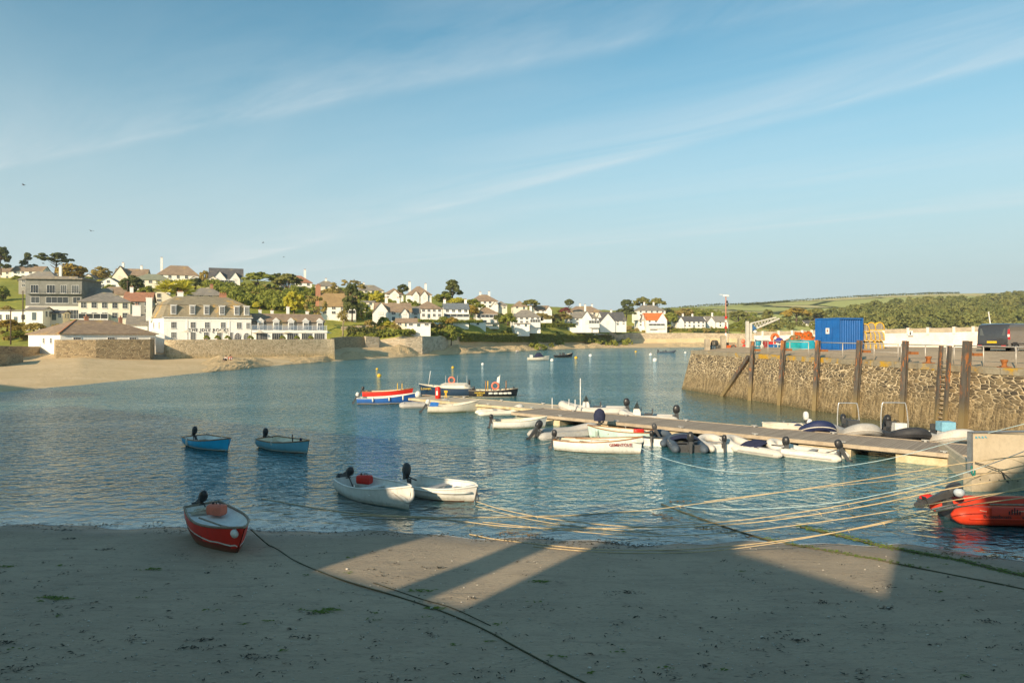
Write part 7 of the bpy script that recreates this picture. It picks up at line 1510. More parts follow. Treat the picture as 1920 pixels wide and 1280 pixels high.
def pots():
    D = 56.5; z0 = zat(657, D); s = D / F; i = 0
    rows = [(0, (1597, 1613, 1629, 1645), 'bottom row'), (.74, (1598, 1613, 1630, 1646), 'middle row'), (1.48, (1594, 1607, 1621, 1634, 1648), 'top row')]
    words = {'bottom row': ['bottom left grey meshed pot of the yellow framed stack', 'bottom pot second from left in the yellow framed stack', 'bottom pot behind the pile in the yellow framed stack', 'bottom right pot on the blue pallet'],
             'middle row': ['middle row pot nearest the blue container', 'middle row pot with a yellow upright, second from the container', 'middle row pot third from the container', 'middle row pot at the right end of the stack'],
             'top row': ['top pot hanging out to the left by the container', 'top row round hooped pot second from the container', 'top row pot in the middle of the stack', 'top row round hooped pot fourth from the container', 'highest round hooped pot at the right of the stack']}
    for dz, pxs, nm in rows:
        for k, px in enumerate(pxs):
            top = nm == 'top row'; creel(far(px, D + R.uniform(-.2, .2) + (.2 if top else 0), z0 + .06 + dz + (.12 if top and k > 2 else 0) + (.2 if px == 1644 and top else 0)), math.radians((70 if top else 8) + R.uniform(-14, 14)), words[nm][k], M_YEL if (top or k != 0) else M_MESH, M_MESH, .70, .68, .72 if not top else .66, lean=0)
    t = empty('pallet', far(1641, D - .3, z0), .1); tag(t, 'pale blue pallet under the right side of the pot stack', 'pallet'); m = MB()
    for k in range(5): m.box(-.65, .65, -.45 + k * .2, -.33 + k * .2, .1, .14)
    m.build('boards', pm('pale_blue_pallet_paint', (0.20, 0.36, 0.42), None, 4, .8), t); m = MB()
    for x in (-.6, 0, .6): m.box(x - .05, x + .05, -.45, .5, 0, .1)
    m.build('blocks', pm('pale_blue_pallet_paint', (0.20, 0.36, 0.42), None, 4, .8), t)
pots()
def wall_sign():
    px = 1707; D = 104.4 / ((px - 960) / F + 1.0) - .4; t = empty('wall_sign', far(px, D, zat(625, D)), math.radians(-45)); tag(t, 'small white notice with a black figure on the white wall', 'sign'); m = MB(); m.box(-.22, .22, -.02, .02, -.22, .26); m.build('plate', M_WHP, t)
    m = MB(); m.box(-.06, .06, -.028, -.022, -.14, .08); m.ball((0, -.024, .14), .055, .004, .055, 10, 6); m.build('symbol', M_BLACK, t)
wall_sign()

# ------------------------------------------------------------------ the van
def van():
    D = 46.3; z = zat(662.5, D); t = empty('van', far(1860, D, z), math.radians(28)); tag(t, 'dark grey panel van parked on the quay, seen from behind', 'van')
    paint = pm('dark_grey_car_paint', (0.050, 0.050, 0.052), (0.042, 0.042, 0.044), .6, .16, .5, coat=.8); W2, Lg, Ht = .98, 5.0, 2.02
    prof = [(0.02, .42), (0.0, .70), (.03, 1.1), (.10, 1.72), (.22, 1.95), (.5, Ht), (2.6, Ht + .02), (3.5, 1.93), (4.3, 1.22), (4.85, 1.02), (5.0, .80), (4.98, .38), (3.9, .34), (1.0, .34)]
    def ring(y, k, dz): return [Vector((2.4 + (x - 2.4) * k, y, .3 + (zz - .3) * (1 - dz * max(0, (zz - 1.0)) / 1.0))) for x, zz in prof]
    m = MB(); m.loft([ring(-W2 + .06, .965, .035), ring(-W2 + .015, .99, .02), ring(-W2 * .97 + .0, 1.0, .0)][:2] + [ring(-W2 + .0, .985, .04)][:0] + [ring(-W2 * .86, 1.0, 0), ring(0, 1.004, -.012), ring(W2 * .86, 1.0, 0), ring(W2 - .015, .99, .02), ring(W2 - .06, .965, .035)], 0, True, closed=True, cap0=True, cap1=True); b = m.build('body', paint, t); 
    md = b.modifiers.new('Bevel', 'BEVEL'); md.width = .04; md.segments = 2; md.limit_method = 'ANGLE'; md.angle_limit = .5
    for s, l in ((1, 'left'), (-1, 'right')):
        m = MB(); m.loft([[Vector((x - .012, s * y0, zz)) for x, zz in ((.035, .72), (.045, 1.1), (.12, 1.74))] for y0 in (.012, .88)], 0, False); d = m.build('rear_door', paint, t)
        m = MB(); m.loft([[Vector((x - .022, s * y0, zz)) for x, zz in ((.062, 1.22), (.118, 1.70))] for y0 in (.10, .78)], 0, False); m.build('rear_window', M_GLASS, d)
        m = MB(); m.loft([[Vector((.05, s * .91, .95)), Vector((.25, s * .992, .95))], [Vector((.06, s * .91, 1.18)), Vector((.25, s * .99, 1.18))], [Vector((.11, s * .90, 1.62)), Vector((.20, s * .975, 1.66))]], 0, False); 
        for v in range(len(m.v)): m.v[v] = (m.v[v][0] - .02, m.v[v][1] + s * .012, m.v[v][2])
        tl = m.build('tail_light', pm('tail_light_red', (0.55, 0.02, 0.02), None, 3, .2, .6), t); m = MB(); m.loft([[Vector((.03, s * .925, 1.12)), Vector((.17, s * 1.0, 1.12))], [Vector((.05, s * .925, 1.30)), Vector((.17, s * .998, 1.30))]], 0, False); m.build('clear_lens', M_WHP, tl)
        for x, nm in ((1.0, 'rear'), (4.0, 'front')):
            m = MB(); m.M = Matrix.Translation((x, s * (W2 - .10), .34)) @ Matrix.Rotation(math.pi / 2, 4, 'X'); m.lathe([(.20, -.12), (.31, -.115), (.345, -.06), (.345, .06), (.31, .115), (.20, .12)], (0, 0, 0), 24); wl = m.build('wheel', pm('tyre_rubber', (0.02, 0.02, 0.02), None, 4, .9), t)
            m = MB(); k0 = s * (W2 + .03)
            for k in range(5): a = k * 1.2566; m.bar((x, k0, .34), (x + .19 * math.cos(a), k0, .34 + .19 * math.sin(a)), .07, .03)
            m.tube([(x + .205 * math.cos(a * .3142), k0 - s * .0, .34 + .205 * math.sin(a * .3142)) for a in range(20)], .02, 6, closed=True); m.build('rim', M_METAL, wl)
            m = MB(); m.M = Matrix.Translation((x, s * (W2 - .01), .36)) @ Matrix.Rotation(math.pi / 2, 4, 'X'); m.tube([(.385 * math.cos(a * .2618), .385 * math.sin(a * .2618), 0) for a in range(13)], .03, 6); m.build('wheel_arch', M_BLACK, t)
        m = MB(); m.box(.6, 3.4, s * W2 - .012 if s > 0 else s * W2 - .012, s * W2 + .012, .62, .70); m.build('side_strip', M_BLACK, t)
        m = MB(); m.box(3.35, 3.85, s * (W2 - .02) - .02, s * (W2 - .02) + .02, 1.15, 1.70); m.build('side_window', M_GLASS, t)
    m = MB(); m.box(-.06, .14, -.93, .93, .40, .64); bm_ = m.build('rear_bumper', pm('bumper_plastic', (0.045, 0.045, 0.046), None, 3, .5), t); m = MB(); m.box(-.075, -.06, .60, .88, .50, .56); m.box(-.075, -.06, -.88, -.60, .50, .56); m.build('reflector', pm('tail_light_red', (0.55, 0.02, 0.02), None, 3, .2, .6), bm_)
    m = MB(); m.box(-.045, -.005, -.30, .30, .70, .84); pl = m.build('number_plate', pm('plate_yellow', (0.72, 0.50, 0.03), None, 5, .4), t)
    m = MB(); m.box(.03, .09, -.18, .18, .98, 1.02); m.build('door_handle', M_METAL, t)
    m = MB(); m.loft([[Vector((3.46, y, 1.92)) for y in (-.72, .72)], [Vector((4.30, y, 1.25)) for y in (-.84, .84)]], 0, False); m.v = [(x + .03, y, z_ + .03) for x, y, z_ in m.v]; m.build('windscreen', M_GLASS, t)
van()
t = empty('white_flagpole', far(1858, 60.5, 5.6)); tag(t, 'short white leaning pole sticking up behind the van', 'pole'); m = MB(); m.tube([(0, 0, -1.3), (.0, 0, .6), (-.2, 0, 1.95)], [.06, .055, .04], 8); m.build('shaft', M_WHP, t); m = MB(); m.ball((-.2, 0, 1.98), .07); m.build('cap', M_WHP, t)
# ------------------------------------------------------------------ the right foreground: landing barge and orange inflatable
def barge():
    p0 = far(1821, 24.0); t = empty('landing_barge', (p0.x, p0.y, 0), math.radians(6)); tag(t, 'beige work barge with its tall flat bow ramp raised', 'barge')
    m_b = pm('beige_ramp_paint', (0.62, 0.52, 0.37), (0.54, 0.44, 0.30), 1.1, .75, bump=.15); w = 4.6
    m = MB(); m.loft([[(0.0, 0, .62), (w, 0, .62), (w, .12, .62), (0.0, .12, .62)], [(0.0, -.02, 2.02), (w, -.02, 2.02), (w, .10, 2.02), (0.0, .10, 2.02)]], 0, False, closed=True, cap0=True, cap1=True); r = m.build('ramp', m_b, t)
    m = MB(); m.box(-.04, .02, -.06, .14, .60, 2.06); m.box(-.04, w, -.06, .14, 2.03, 2.08); m.build('ramp_edge', M_METAL, r)
    m = MB()
    for k in range(4): m.loft([[(.12 + .12 * k, -.032, 1.86 + .02 * (k % 2)), (.12 + .12 * k + .1, -.032, 1.84)], [(.13 + .12 * k, -.034, 1.93), (.12 + .12 * k + .07, -.034, 1.91)]], 0, False)
    m.build('blue_marking', pm('faded_blue_paint', (0.12, 0.38, 0.48), None, 4, .7), r)
    m = MB(); m.box(-.05, w, -.10, .3, -.3, .60); hl = m.build('bow_plate', pm('scuffed_beige_steel', (0.50, 0.42, 0.30), (0.36, 0.29, 0.19), 2, .7, bump=.2), t)
    m = MB()
    for k in range(8): m.tube([(.25 + k * .36, -.12, .42 - .02 * k), (.25 + k * .36, -.09, .42 - .02 * k)], .022, 8)
    m.build('bolt_heads', M_BLACK, hl)
    m = MB(); m.prism([(.35, .3), (w, .3), (w + 2.5, 6), (3.4, 6)], -.4, .55); m.build('hull', m_b, t); m = MB(); m.loft([[(.4, .3, .55), (.4, .3, .8), (.55, .3, .8), (.55, .3, .55)], [(3.3, 5.8, .55), (3.3, 5.8, .8), (3.45, 5.8, .8), (3.45, 5.8, .55)]], 0, False, closed=True); m.build('bulwark', m_b, t)
    m = MB(); m.tube(spline([(.05, -.12, 1.02), (.5, -.2, .9), (.95, -.2, .72), (1.1, -.22, .45), (1.25, -.22, .3)], 4), .018, 6); m.tube([(.95, -.2, .72), (1.4, -.2, .38)], .014, 5); m.build('chain', M_BLACK, t)
    m = MB(); m.tube(spline([(-.06, -.1, .9), (-.1, -.14, .7), (-.02, -.16, .55), (.02, -.14, .75)], 4), .03, 6); m.build('green_lashing', pm('green_twine', (0.03, 0.22, 0.18), None, 6, .9), t)
    return t
barge()
o = rib('orange_inflatable', 'large orange red inflatable with dark lettering, cut by the right edge', 1905, 977, 4.6, 1.9, -5, 'red', 'red', 'black', None, False, .27, nose=.2, blunt=.7)
o.location.x = 13.05; o.location.y = 20.3; o.location.z = .12
tm = pm('faded_black_print', (0.10, 0.035, 0.03), None, 6, .7)
for tx, sz, x in (('Budgetboats', .15, .75), ('www.stmawesboats.uk', .15, 2.1)): lettering(o, tx, sz, (x, -.958, .16), (math.radians(80), 0, 0), tm)
m = MB()
for k, x in enumerate((1.05, 1.12, 1.19, 1.26, 1.33)): m.box(x, x + .035, -.962, -.955, .28, .28 + (.10, .15, .19, .15, .10)[k])
m.build('printed_emblem', tm, o)
m = MB()
for x in (.55, 1.75, 3.0): m.box(x - .05, x + .05, -.95, -.90, .20, .46)
m.build('strap_patches', M_HYP['red'], o)
outboard(o, -.02, .1, .45, 1.15, 68, M_DKGREY, 10, True)
m = MB()
for k in range(7): m.bar((-.62 + k * .07, -.55, .36 - .03 * (7 - k) / 2), (-.52 + k * .07, -.14, .30 - .03 * (7 - k) / 2), .035)
m.bar((-.70, -.56, .25), (-.02, -.56, .40), .04); m.bar((-.60, -.13, .19), (.0, -.13, .34), .04); m.build('boarding_ladder', M_METAL, o)
oar(W(o, .75, -.62, .48), W(o, 2.9, -.66, .50), 'wooden paddle lying along the near tube of the orange inflatable', .028)
t = empty('fender_ball', W(o, .10, -.25, .72)); tag(t, 'pale blue grey fender ball on the stern of the orange inflatable', 'fender'); m = MB(); m.ball((0, 0, 0), .15, .15, .13); m.build('ball', pm('pale_blue_vinyl', (0.50, 0.56, 0.60), None, 4, .4), t); m = MB(); m.tube([(0, 0, .12), (0, 0, .2)], .04, 6); m.build('eye', M_BLACK, t)
t = empty('red_cloth_bag', W(o, -.5, .35, .42)); tag(t, 'red bag behind the stern ladder of the orange inflatable', 'bag'); m = MB(); m.ball((0, 0, 0), .24, .15, .12); m.build('cloth', M_REDP, t); m = MB(); m.tube([(-.1, 0, .1), (0, 0, .2), (.1, 0, .1)], .015, 5); m.build('strap', M_BLACK, t)
m = MB(); k = 14; m.tube([(3.05 + .05 * math.cos(6.283 * i / k), .2 + .17 * math.sin(6.283 * i / k), .72 + .17 * math.cos(6.283 * i / k)) for i in range(k)], .02, 6, closed=True); m.bar((3.05, .2, .72), (3.3, .2, .5), .05); m.bar((3.05, .03, .72), (3.05, .37, .72), .025); wh = m.build('steering_wheel', M_BLACK, o); m = MB(); m.box(3.2, 3.6, -.1, .5, .1, .68); m.build('console', M_DKGREY, o)

# ------------------------------------------------------------------ ropes
M_TAN = pm('tan_rope', (0.60, 0.47, 0.28), (0.44, 0.33, 0.18), 6, .9, bump=.4); M_PALEB = pm('pale_blue_rope', (0.50, 0.66, 0.68), None, 6, .9); M_DARKR = pm('muddy_rope', (0.10, 0.085, 0.055), (0.07, 0.075, 0.03), 4, .95, bump=.5)
def rope(label, pts, r=.017, mat=None, dip=.0):
    P_ = []
    r *= .8
    for px, py, D in pts:
        if D == 0: p = at(px, py, 0.015)
        elif D < 0: 
            p = at(px, py, .2); 
            for _ in range(12): p = at(px, py, beach_z(p.x, p.y) + r * .7)
        else: D = min(D, (H - .03) * F / (py - HZ)) if py > HZ else D; p = far(px, D, zat(py, D))
        P_.append(p)
    L = spline(P_, 14); m = MB()
    for q in L:
        q.z = max(q.z, .012)
        if abs(q.x) < 40 and q.y < 22: q.z = max(q.z, beach_z(q.x, q.y) + r * .35)
    m.tube(L, [r * (1 + .22 * mnoise.noise(Vector((i * .9, L[0].x, 0)))) for i in range(len(L))], 6); o = tag(m.build('mooring_rope', mat or M_TAN), label, 'rope')
    if mat is None:
        for k in (R.randint(12, 40), R.randint(45, len(L) - 5) if len(L) > 55 else 8):
            q = L[k]; m = MB(); m.ball(q, r * 2.6, r * 1.8, r * 1.8, 8, 6); m.tube([q, q + Vector((.02, 0, -.03)), q + Vector((.04, .01, -.07))], r * .6, 5); m.build('knot', M_TAN, o)
    return o
rope('pale rope sagging from the long white named boat across to the pontoon and quay', [(1193, 836, 30.6), (1250, 860, 30), (1330, 879, 29.2), (1420, 886, 28.2), (1540, 879, 27.2), (1660, 861, 26.4), (1780, 830, 25), (1930, 792, 23)], .014, M_PALEB)
rope('upper tan rope from the right edge reaching furthest left into the water', [(1940, 852, 17), (1800, 869, 18), (1640, 896, 19.3), (1480, 920, 20.3), (1330, 941, 21.2), (1200, 957, 0), (1050, 966, 0), (880, 969, 0), (730, 966, 0), (620, 956, 0), (490, 934, 0)], .016)
rope('thick tan rope below the pale blue rope that meets the white tender', [(1940, 893, 15.6), (1800, 912, 16.3), (1640, 945, 17.4), (1500, 968, 18.2), (1380, 982, 18.7), (1260, 988, 19.0), (1140, 984, 19.4), (1020, 970, 20.2), (940, 954, 21.2), (894, 940, 22.2)], .018)
rope('pale blue rope slanting up between the tan ropes at the right', [(1940, 838, 18.5), (1850, 872, 19), (1740, 906, 19.6), (1600, 936, 20.0), (1500, 949, 20.3), (1400, 954, 20.5), (1310, 952, 21.0), (1260, 944, 0)], .013, M_PALEB)
rope('knotted tan rope hanging with frayed ends, just under the pale blue rope', [(1940, 868, 16), (1830, 892, 16.6), (1700, 922, 17.2), (1560, 950, 18), (1420, 971, 18.6), (1280, 984, 19.2), (1130, 990, 19.2), (960, 987, 19.5), (820, 972, 0), (640, 964, 0)], .017)
rope('middle tan rope from the barge side lying over the shallows', [(1940, 915, 15.2), (1820, 932, 15.8), (1620, 966, 17.0), (1460, 988, 17.8), (1340, 1000, 18.2), (1200, 1004, 18.4), (1060, 994, 18.6), (905, 978, 0)], .015)
rope('lower tan rope with a knot that crosses the wet sand edge', [(1940, 930, 14.6), (1800, 950, 15.3), (1620, 988, 16.2), (1470, 1012, 16.9), (1340, 1026, 17.1), (1220, 1031, -1), (1100, 1028, -1), (960, 1014, -1), (880, 1003, -1)], .016)
rope('lowest tan rope that touches the sand left of its middle', [(1940, 908, 14.4), (1780, 948, 15.0), (1640, 982, 15.7), (1500, 1010, 16.4), (1360, 1030, 16.8), (1250, 1036, -1), (1120, 1034, -1), (1000, 1024, -1)], .014)
rope('thin tan rope high across the barge ramp', [(1940, 876, 22.5), (1880, 858, 22.8), (1822, 880, 22.6), (1700, 897, 21.6), (1560, 911, 21.4), (1430, 926, 21.8), (1320, 940, 0)], .013)
rope('tan rope leading from the tender bow to the shallows', [(892, 948, 22), (960, 966, 20.5), (1040, 981, 0), (1130, 991, 0), (1240, 1000, 0)], .013)
rope('dark muddy rope running from the red boat down across the sand', [(470, 992, 16.9), (505, 1022, -1), (560, 1054, -1), (640, 1086, -1), (740, 1116, -1), (830, 1146, -1), (905, 1178, -1), (975, 1216, -1), (1050, 1256, -1), (1130, 1296, -1)], .018, M_DARKR)
rope('old thin rope pressed into the sand beside the dark rope', [(700, 1092, -1), (790, 1122, -1), (850, 1140, -1), (920, 1172, -1)], .012, M_DARKR)
rope('weed covered ground rope from the shallows to the right edge, upper', [(1500, 995, -1), (1565, 1006, -1), (1640, 1020, -1), (1720, 1036, -1), (1800, 1050, -1), (1870, 1068, -1), (1940, 1084, -1)], .028, M_DARKR)
rope('weed covered ground rope running below the upper one to the right edge', [(1240, 965, -1), (1330, 988, -1), (1430, 1010, -1), (1540, 1030, -1), (1650, 1050, -1), (1760, 1072, -1), (1940, 1108, -1)], .022, M_DARKR)
rope('thin stern line of the long white named boat going left into the water', [(1048, 824, 33), (1020, 832, 0), (985, 838, 0)], .012, M_ROPEW)

# ------------------------------------------------------------------ weed, shells, footprints: litter of the low tide
def strands(name, label, cat, spots, mat, seed, n, ln, hz=.02):
    rs = np.random.RandomState(seed); V = []; T = []
    for (x, y, sx, sy, k) in spots:
        for _ in range(int(k)):
            a = x + rs.normal() * sx; b = y + rs.normal() * sy; z = max(beach_z(a, b), 0.0) + .012; L = ln * rs.uniform(.4, 1.3); th = rs.uniform(0, 6.28) if sx < 2 * sy else rs.normal() * .5; dx, dy = math.cos(th) * L, math.sin(th) * L; w = ln * .22 * rs.uniform(.5, 1.2)
            nx, ny = -math.sin(th) * w, math.cos(th) * w; V.append([(a - dx, b - dy, z), (a + nx, b + ny, z + hz * rs.uniform(.2, 1)), (a + dx, b + dy, z + hz * .2), (a - nx, b - ny, z + hz * rs.uniform(0, .4))]); T.append(rs.uniform())
    o = inst(name, quads_mesh(name, np.array(V), np.array(T), mat)); return tag(o, label, cat, kind='stuff')
def pat(pts, k, sx=.12, sy=.06):
    out = []
    for px, py in pts:
        p = at(px, py, .2)
        for _ in range(8): p = at(px, py, beach_z(p.x, p.y))
        out.append((p.x, p.y, sx, sy, k))
    return out
rsd = random.Random(5)
M_WEEDD = pm('dark_seaweed', (0.030, 0.028, 0.016), (0.055, 0.045, 0.02), 8, .6); M_WEEDG = pm('green_seaweed', (0.14, 0.19, 0.02), (0.08, 0.13, 0.015), 8, .6); M_WEEDB = pm('brown_seaweed', (0.19, 0.105, 0.025), (0.12, 0.07, 0.02), 8, .6)
tide = [(rsd.uniform(-100, 1240), 0) for _ in range(130)]; tide = [(x, float(np.interp(x, [a for a, _ in SH], [b for _, b in SH])) + rsd.gauss(3, 4)) for x, _ in tide]
strands('seaweed_wrack', 'dark seaweed wrack strewn along the tide line and over the sand', 'seaweed', pat(tide, 10, .22, .05) + pat([(rsd.uniform(-60, 1960), 1030 + 250 * rsd.random() ** .8) for _ in range(330)], 4, .07, .05) + pat([(380, 1200), (365, 1215), (480, 1232), (15, 1205), (130, 1010), (200, 1030), (585, 1150), (570, 1195), (1180, 1110), (1540, 1130), (1660, 1140), (1500, 1200), (30, 1255), (1850, 1165), (820, 1065)], 26, .11, .06), M_WEEDD, 2, 0, .042)
strands('green_weed', 'bright green weed on the ground ropes and sand', 'seaweed', pat([(1500 + 440 * k / 40, float(np.interp(1500 + 11 * k, [1500, 1565, 1640, 1720, 1800, 1870, 1940], [995, 1006, 1020, 1036, 1050, 1068, 1084]))) for k in range(40)], 26, .13, .05) + pat([(1430 + 300 * k / 25, float(np.interp(1430 + 12 * k, [1430, 1540, 1650, 1760], [1010, 1030, 1050, 1072]))) for k in range(25)], 12, .11, .03) + pat([(105, 1120), (118, 1123), (85, 1120), (285, 1067), (12, 1062), (620, 1143), (790, 1108), (600, 1148), (815, 1140), (1010, 1090)], 34, .10, .045) + pat([(rsd.uniform(0, 1900), rsd.uniform(1040, 1270)) for _ in range(30)], 5, .06, .03), M_WEEDG, 3, 0, .05)
strands('brown_weed', 'brown bladder weed floating in the shallows', 'seaweed', [(at(px, py, 0).x, at(px, py, 0).y, .2, .07, 30) for px, py in ((1270, 941), (1240, 966), (1255, 972), (1330, 990), (1360, 998), (1400, 1006), (1780, 1042), (1830, 1050), (1870, 1044), (1900, 1046), (960, 1000), (1000, 1003))], M_WEEDB, 4, 0, .05)
def shells():
    rs = np.random.RandomState(9); m = MB()
    for _ in range(900):
        px = rs.uniform(-40, 1960); py = 1015 + 265 * rs.uniform() ** .8; p = at(px, py, .2)
        for _ in range(6): p = at(px, py, beach_z(p.x, p.y))
        r = rs.uniform(.008, .022) * (1.8 if rs.uniform() < .06 else 1); m.ball((p.x, p.y, p.z + r * .3), r, r * .8, r * .5, 6, 4)
    o = m.build('shell_fragments', pm('pale_shell', (0.62, 0.57, 0.48), (0.40, 0.36, 0.30), 3, .6, vec='pos')); tag(o, 'pale shell fragments and pebbles scattered on the sand', 'shells', kind='stuff')
shells()

# ------------------------------------------------------------------ buoys, people, birds, car
def buoy(px, py, r, mat, label):
    t = empty('mooring_buoy', at(px, py, 0)); tag(t, label, 'buoy', 'mooring buoys in the harbour'); m = MB(); m.ball((0, 0, r * .45), r, r, r * .95); m.build('ball', mat, t); m = MB(); m.tube([(r * .12 * math.cos(a), 0, r * 1.45 + r * .12 * math.sin(a)) for a in (0, 1, 2, 3, 4, 5)], r * .05, 5, closed=True); m.build('ring', M_STEEL, t)
for a in ((711, 706, .30, M_YEL, 'yellow buoy nearest, in the middle of the harbour'), (707, 693, .22, M_YEL, 'small yellow buoy just behind the nearest yellow one'), (1035, 677, .42, M_WHP, 'white buoy right of the cream boat with canopy'), (1107, 668, .5, M_WHP, 'white buoy right of the black and orange boat'), (1080, 672, .42, M_YEL, 'yellowish buoy at the bow of the black and orange boat'),
          (1220, 666, .5, M_WHP, 'white buoy left below the dark grey inflatable'), (1228, 677, .52, M_WHP, 'largest white buoy nearest the quay head'), (1285, 662, .4, M_WHP, 'white buoy right of the dark grey inflatable'), (1192, 660, .4, M_YEL, 'pale yellow buoy far out towards the white sand'), (905, 684, .3, M_WHP, 'lone white buoy in the middle distance'), (849, 690, .25, M_YEL, 'tiny yellow buoy left of the lone white buoy')): buoy(*a)
M_SKIN = pm('skin', (0.50, 0.28, 0.18), None, 5, .6)
def person(p, rz, label, top, legs, hair, pose='sit', s=1.0):
    t = empty('person', p, rz); tag(t, label, 'person'); t.scale = (s, s, s)
    J = {'pelvis': (0, 0, .14), 'chest': (.02, 0, .50), 'neck': (.04, 0, .66), 'head': (.06, 0, .80), 'lh': (.05, .10, .13), 'lk': (.45, .14, .42), 'la': (.72, .14, .06), 'lt': (.86, .14, .04), 'rh': (.05, -.10, .13), 'rk': (.45, -.14, .42), 'ra': (.72, -.14, .06), 'rt': (.86, -.14, .04), 'ls': (.02, .20, .60), 'le': (.16, .27, .36), 'lw': (.40, .17, .40), 'lf': (.48, .15, .39), 'rs': (.02, -.20, .60), 're': (-.12, -.28, .36), 'rw': (-.20, -.26, .08), 'rf': (-.24, -.26, .03)} if pose == 'sit' else \
        {'pelvis': (0, 0, .92), 'chest': (0, 0, 1.28), 'neck': (0, 0, 1.46), 'head': (.02, 0, 1.62), 'lh': (0, .09, .88), 'lk': (.08, .10, .48), 'la': (-.02, .10, .08), 'lt': (.12, .10, .04), 'rh': (0, -.09, .88), 'rk': (.02, -.10, .48), 'ra': (-.10, -.10, .08), 'rt': (.04, -.10, .04), 'ls': (0, .19, 1.40), 'le': (-.04, .24, 1.12), 'lw': (.06, .24, .88), 'lf': (.09, .24, .80), 'rs': (0, -.19, 1.40), 're': (.02, -.24, 1.12), 'rw': (.12, -.23, .90), 'rf': (.15, -.23, .82)}
    rad = {'pelvis': .13, 'chest': .14, 'neck': .055, 'head': .10, 'lh': .09, 'lk': .065, 'la': .045, 'lt': .035, 'rh': .09, 'rk': .065, 'ra': .045, 'rt': .035, 'ls': .06, 'le': .045, 'lw': .034, 'lf': .03, 'rs': .06, 're': .045, 'rw': .034, 'rf': .03}
    E = [('pelvis', 'chest'), ('chest', 'neck'), ('neck', 'head'), ('pelvis', 'lh'), ('lh', 'lk'), ('lk', 'la'), ('la', 'lt'), ('pelvis', 'rh'), ('rh', 'rk'), ('rk', 'ra'), ('ra', 'rt'), ('chest', 'ls'), ('ls', 'le'), ('le', 'lw'), ('lw', 'lf'), ('chest', 'rs'), ('rs', 're'), ('re', 'rw'), ('rw', 'rf')]
    K = list(J); me = bpy.data.meshes.new('body'); me.from_pydata([J[k] for k in K], [(K.index(a), K.index(b)) for a, b in E], []); o = inst('body', me, t)
    sk = o.modifiers.new('Skin', 'SKIN'); bpy.context.view_layer.update()
    if not me.skin_vertices: 
        bpy.context.view_layer.objects.active = o; o.select_set(True); bpy.ops.mesh.customdata_skin_add(); o.select_set(False)
    for i, k in enumerate(K): me.skin_vertices[0].data[i].radius = (rad[k], rad[k]); me.skin_vertices[0].data[i].use_root = k == 'pelvis'
    o.modifiers.new('Subdivision', 'SUBSURF').levels = 1; me.materials.append(M_SKIN)
    def V3(k): return Vector(J[k])
    m = MB(); m.tube([V3('pelvis') - Vector((0, 0, .06)), V3('pelvis') * .5 + V3('chest') * .5, V3('chest'), V3('neck') - Vector((0, 0, .06))], [.165, .160, .175, .08], 10)
    for q in 'lr': m.tube([V3(q + 's'), V3(q + 'e'), V3(q + 'e') * .4 + V3(q + 'w') * .6], [.078, .062, .055], 8)
    m.build('shirt', top, t); m = MB()
    for q in 'lr': m.tube([V3(q + 'h'), V3(q + 'k'), V3(q + 'k') * .3 + V3(q + 'a') * .7], [.115, .085, .07], 8)
    m.build('trousers', legs, t); m = MB(); h = V3('head'); m.ball(h + Vector((-.025, 0, .05)), .105, .10, .10, 10, 7); m.build('hair', hair, t)
    return t
M_HAIR = pm('brown_hair', (0.06, 0.035, 0.02), None, 5, .7); M_SHR = pm('salmon_shirt', (0.62, 0.16, 0.12), None, 5, .9); M_SHW = pm('white_shirt', (0.72, 0.66, 0.60), None, 5, .9); M_TRW = pm('pale_trousers', (0.60, 0.52, 0.46), None, 5, .9); M_TRD = pm('dark_trousers', (0.06, 0.055, 0.06), None, 5, .9)
pz = 1.0
_p = far(431, 122, 0); _q = far(424, 122, 0)
def sit_on(px, py, D): return far(px, D, zat(py, D))
person(sit_on(432, 676, 118), math.radians(-60), 'seated person in a red top on the rocks below the terrace wall', M_SHR, M_TRW, M_HAIR, 'sit', 1.1)
person(sit_on(424, 677, 118), math.radians(-100), 'person in a white top sitting left of the red topped person', M_SHW, M_TRD, M_HAIR, 'sit', 1.1)
person(far(968, 246, land_z(968, 246)), math.radians(200), 'tiny person in pale clothes walking on the far sand', M_SHW, M_TRW, M_HAIR, 'stand', 1.0)
person(far(971, 246.5, land_z(971, 246.5)), math.radians(200), 'tiny person in dark trousers walking behind on the far sand', M_TRW, M_TRD, M_HAIR, 'stand', 1.0)
M_GULL = pm('gull_feathers', (0.16, 0.16, 0.17), (0.08, 0.08, 0.085), 5, .8)
for px, py, D, rz, l in ((44, 347, 130, .2, 'gull high in the sky at the left edge'), (171, 433, 150, -.3, 'gull in the sky above the flat topped cedar'), (493, 455, 170, .5, 'gull in the sky above the umbrella pines'), (532, 482, 230, .1, 'faint gull low in the sky right of the others'), (81, 494, 160, .2, 'gull gliding by the windswept conifer on the ridge')):
    t = empty('gull', far(px, D, zat(py, D)), rz); tag(t, l, 'gull', 'gulls in the sky'); m = MB()
    m.loft([[Vector((x, r * math.cos(k), r * math.sin(k) * .9)) for k in (0, 1.05, 2.1, 3.14, 4.19, 5.24)] for x, r in ((-.30, .01), (-.22, .05), (-.05, .085), (.12, .07), (.20, .045), (.27, .04), (.33, .01))], 0, True, closed=True)
    for s in (1, -1): m.loft([[Vector((.12, s * .06, .04)), Vector((-.08, s * .06, .03))], [Vector((.16, s * .36, .16)), Vector((-.05, s * .36, .14))], [Vector((.04, s * .62, .13)), Vector((-.08, s * .62, .12))], [Vector((-.10, s * .85, .05)), Vector((-.12, s * .85, .05))]], 0, True)
    m.build('body', M_GULL, t)
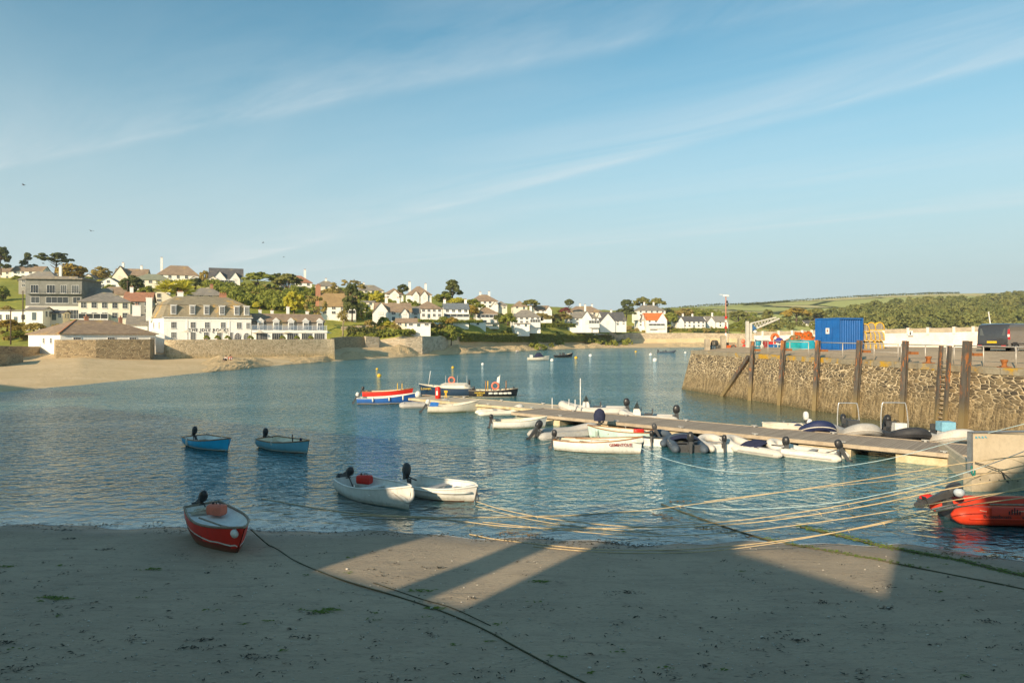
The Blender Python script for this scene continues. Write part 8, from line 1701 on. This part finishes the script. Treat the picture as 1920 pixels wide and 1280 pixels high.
def far_car():
    D = 428; p = far(1268, D, zat(620, D)); t = empty('parked_car', p, math.radians(8)); tag(t, 'small dark car on the lane above the long sea wall', 'car'); m = MB(); prof = [(-2.1, .35), (-2.1, .8), (-1.5, .95), (-.9, 1.42), (.5, 1.42), (1.2, .95), (2.0, .82), (2.1, .4)]
    m.loft([[Vector((x, y, z)) for x, z in prof] for y in (-.85, .85)], 0, False, closed=True, cap0=True, cap1=True); m.build('body', M_BLACK, t)
    for x in (-1.3, 1.3): m = MB(); m.M = Matrix.Translation((x, -.8, .33)) @ Matrix.Rotation(math.pi / 2, 4, 'X'); m.lathe([(.33, -.1), (.33, .1)], (0, 0, 0), 14); m.build('wheel', M_DKGREY, t)
    m = MB(); m.box(-.8, .45, -.87, -.85, .95, 1.32); m.build('side_window', M_GLASS, t)
far_car()
def telegraph(px, D, yb, yt, label):
    t = empty('telegraph_pole', far(px, D, zat(yb, D))); tag(t, label, 'pole'); hgt = (yb - yt) / F * D; m = MB(); m.tube([(0, 0, 0), (0, 0, hgt)], [.16, .11], 8); m.build('shaft', M_BARK, t); m = MB(); m.bar((-.5, 0, hgt - .4), (.5, 0, hgt - .4), .1); m.build('crossarm', M_BARK, t)
telegraph(20, 150, 646, 579, 'wooden pole at the left end of the shaded wall'); telegraph(43, 168, 604, 545, 'pole beside the white outbuilding below the grey block'); telegraph(239, 205, 552, 526, 'pole standing among the trees left of the spiky tree'); telegraph(677, 205, 592, 568, 'pole right of the thatched house'); telegraph(1208, 400, 612, 588, 'thin white pole before the orange roofed house'); telegraph(664, 310, 548, 523, 'thin mast on the skyline right of the thatched house')
def planter(px, D, label):
    t = empty('terrace_planter', far(px, D, 4.42)); tag(t, label, 'planter', 'leafy planters on the terrace edge'); m = MB(); m.lathe([(.3, 0), (.38, .55), (.4, .57)], (0, 0, 0), 10); m.build('pot', M_POT, t); c = inst('plant', crown_mesh('bush', 'mid', 3), t, (0, 0, .45), scale=(1.3, 1.3, 1.0))
for px, l in ((388, 'leafy planter below the hotel lettering'), (408, 'leafy planter before the lettered front, right one'), (427, 'leafy planter left of the arched windows'), (470, 'leafy planter where the balcony wing begins'), (530, 'leafy planter midway along the balcony wing'), (557, 'leafy planter between two terrace doors of the wing'), (583, 'leafy planter near the end of the balcony wing')): planter(px, 134.5 + (px - 350) * .078 + 1.6, l)
# ------------------------------------------------------------------ the thin evening haze over the harbour
def build_haze():
    t = NT('haze_air'); v = t.n('VolumePrincipled'); v.inputs['Color'].default_value = (0.93, 0.95, 0.97, 1); v.inputs['Density'].default_value = 0.00017; v.inputs['Anisotropy'].default_value = 0.25
    t.l(v.outputs[0], t.out.inputs['Volume']); m = MB(); m.box(-1700, 2100, -75, 1650, -9, 140); tag(m.build('haze', t.m), 'thin pale haze in the air', 'haze', kind='stuff')
build_haze()
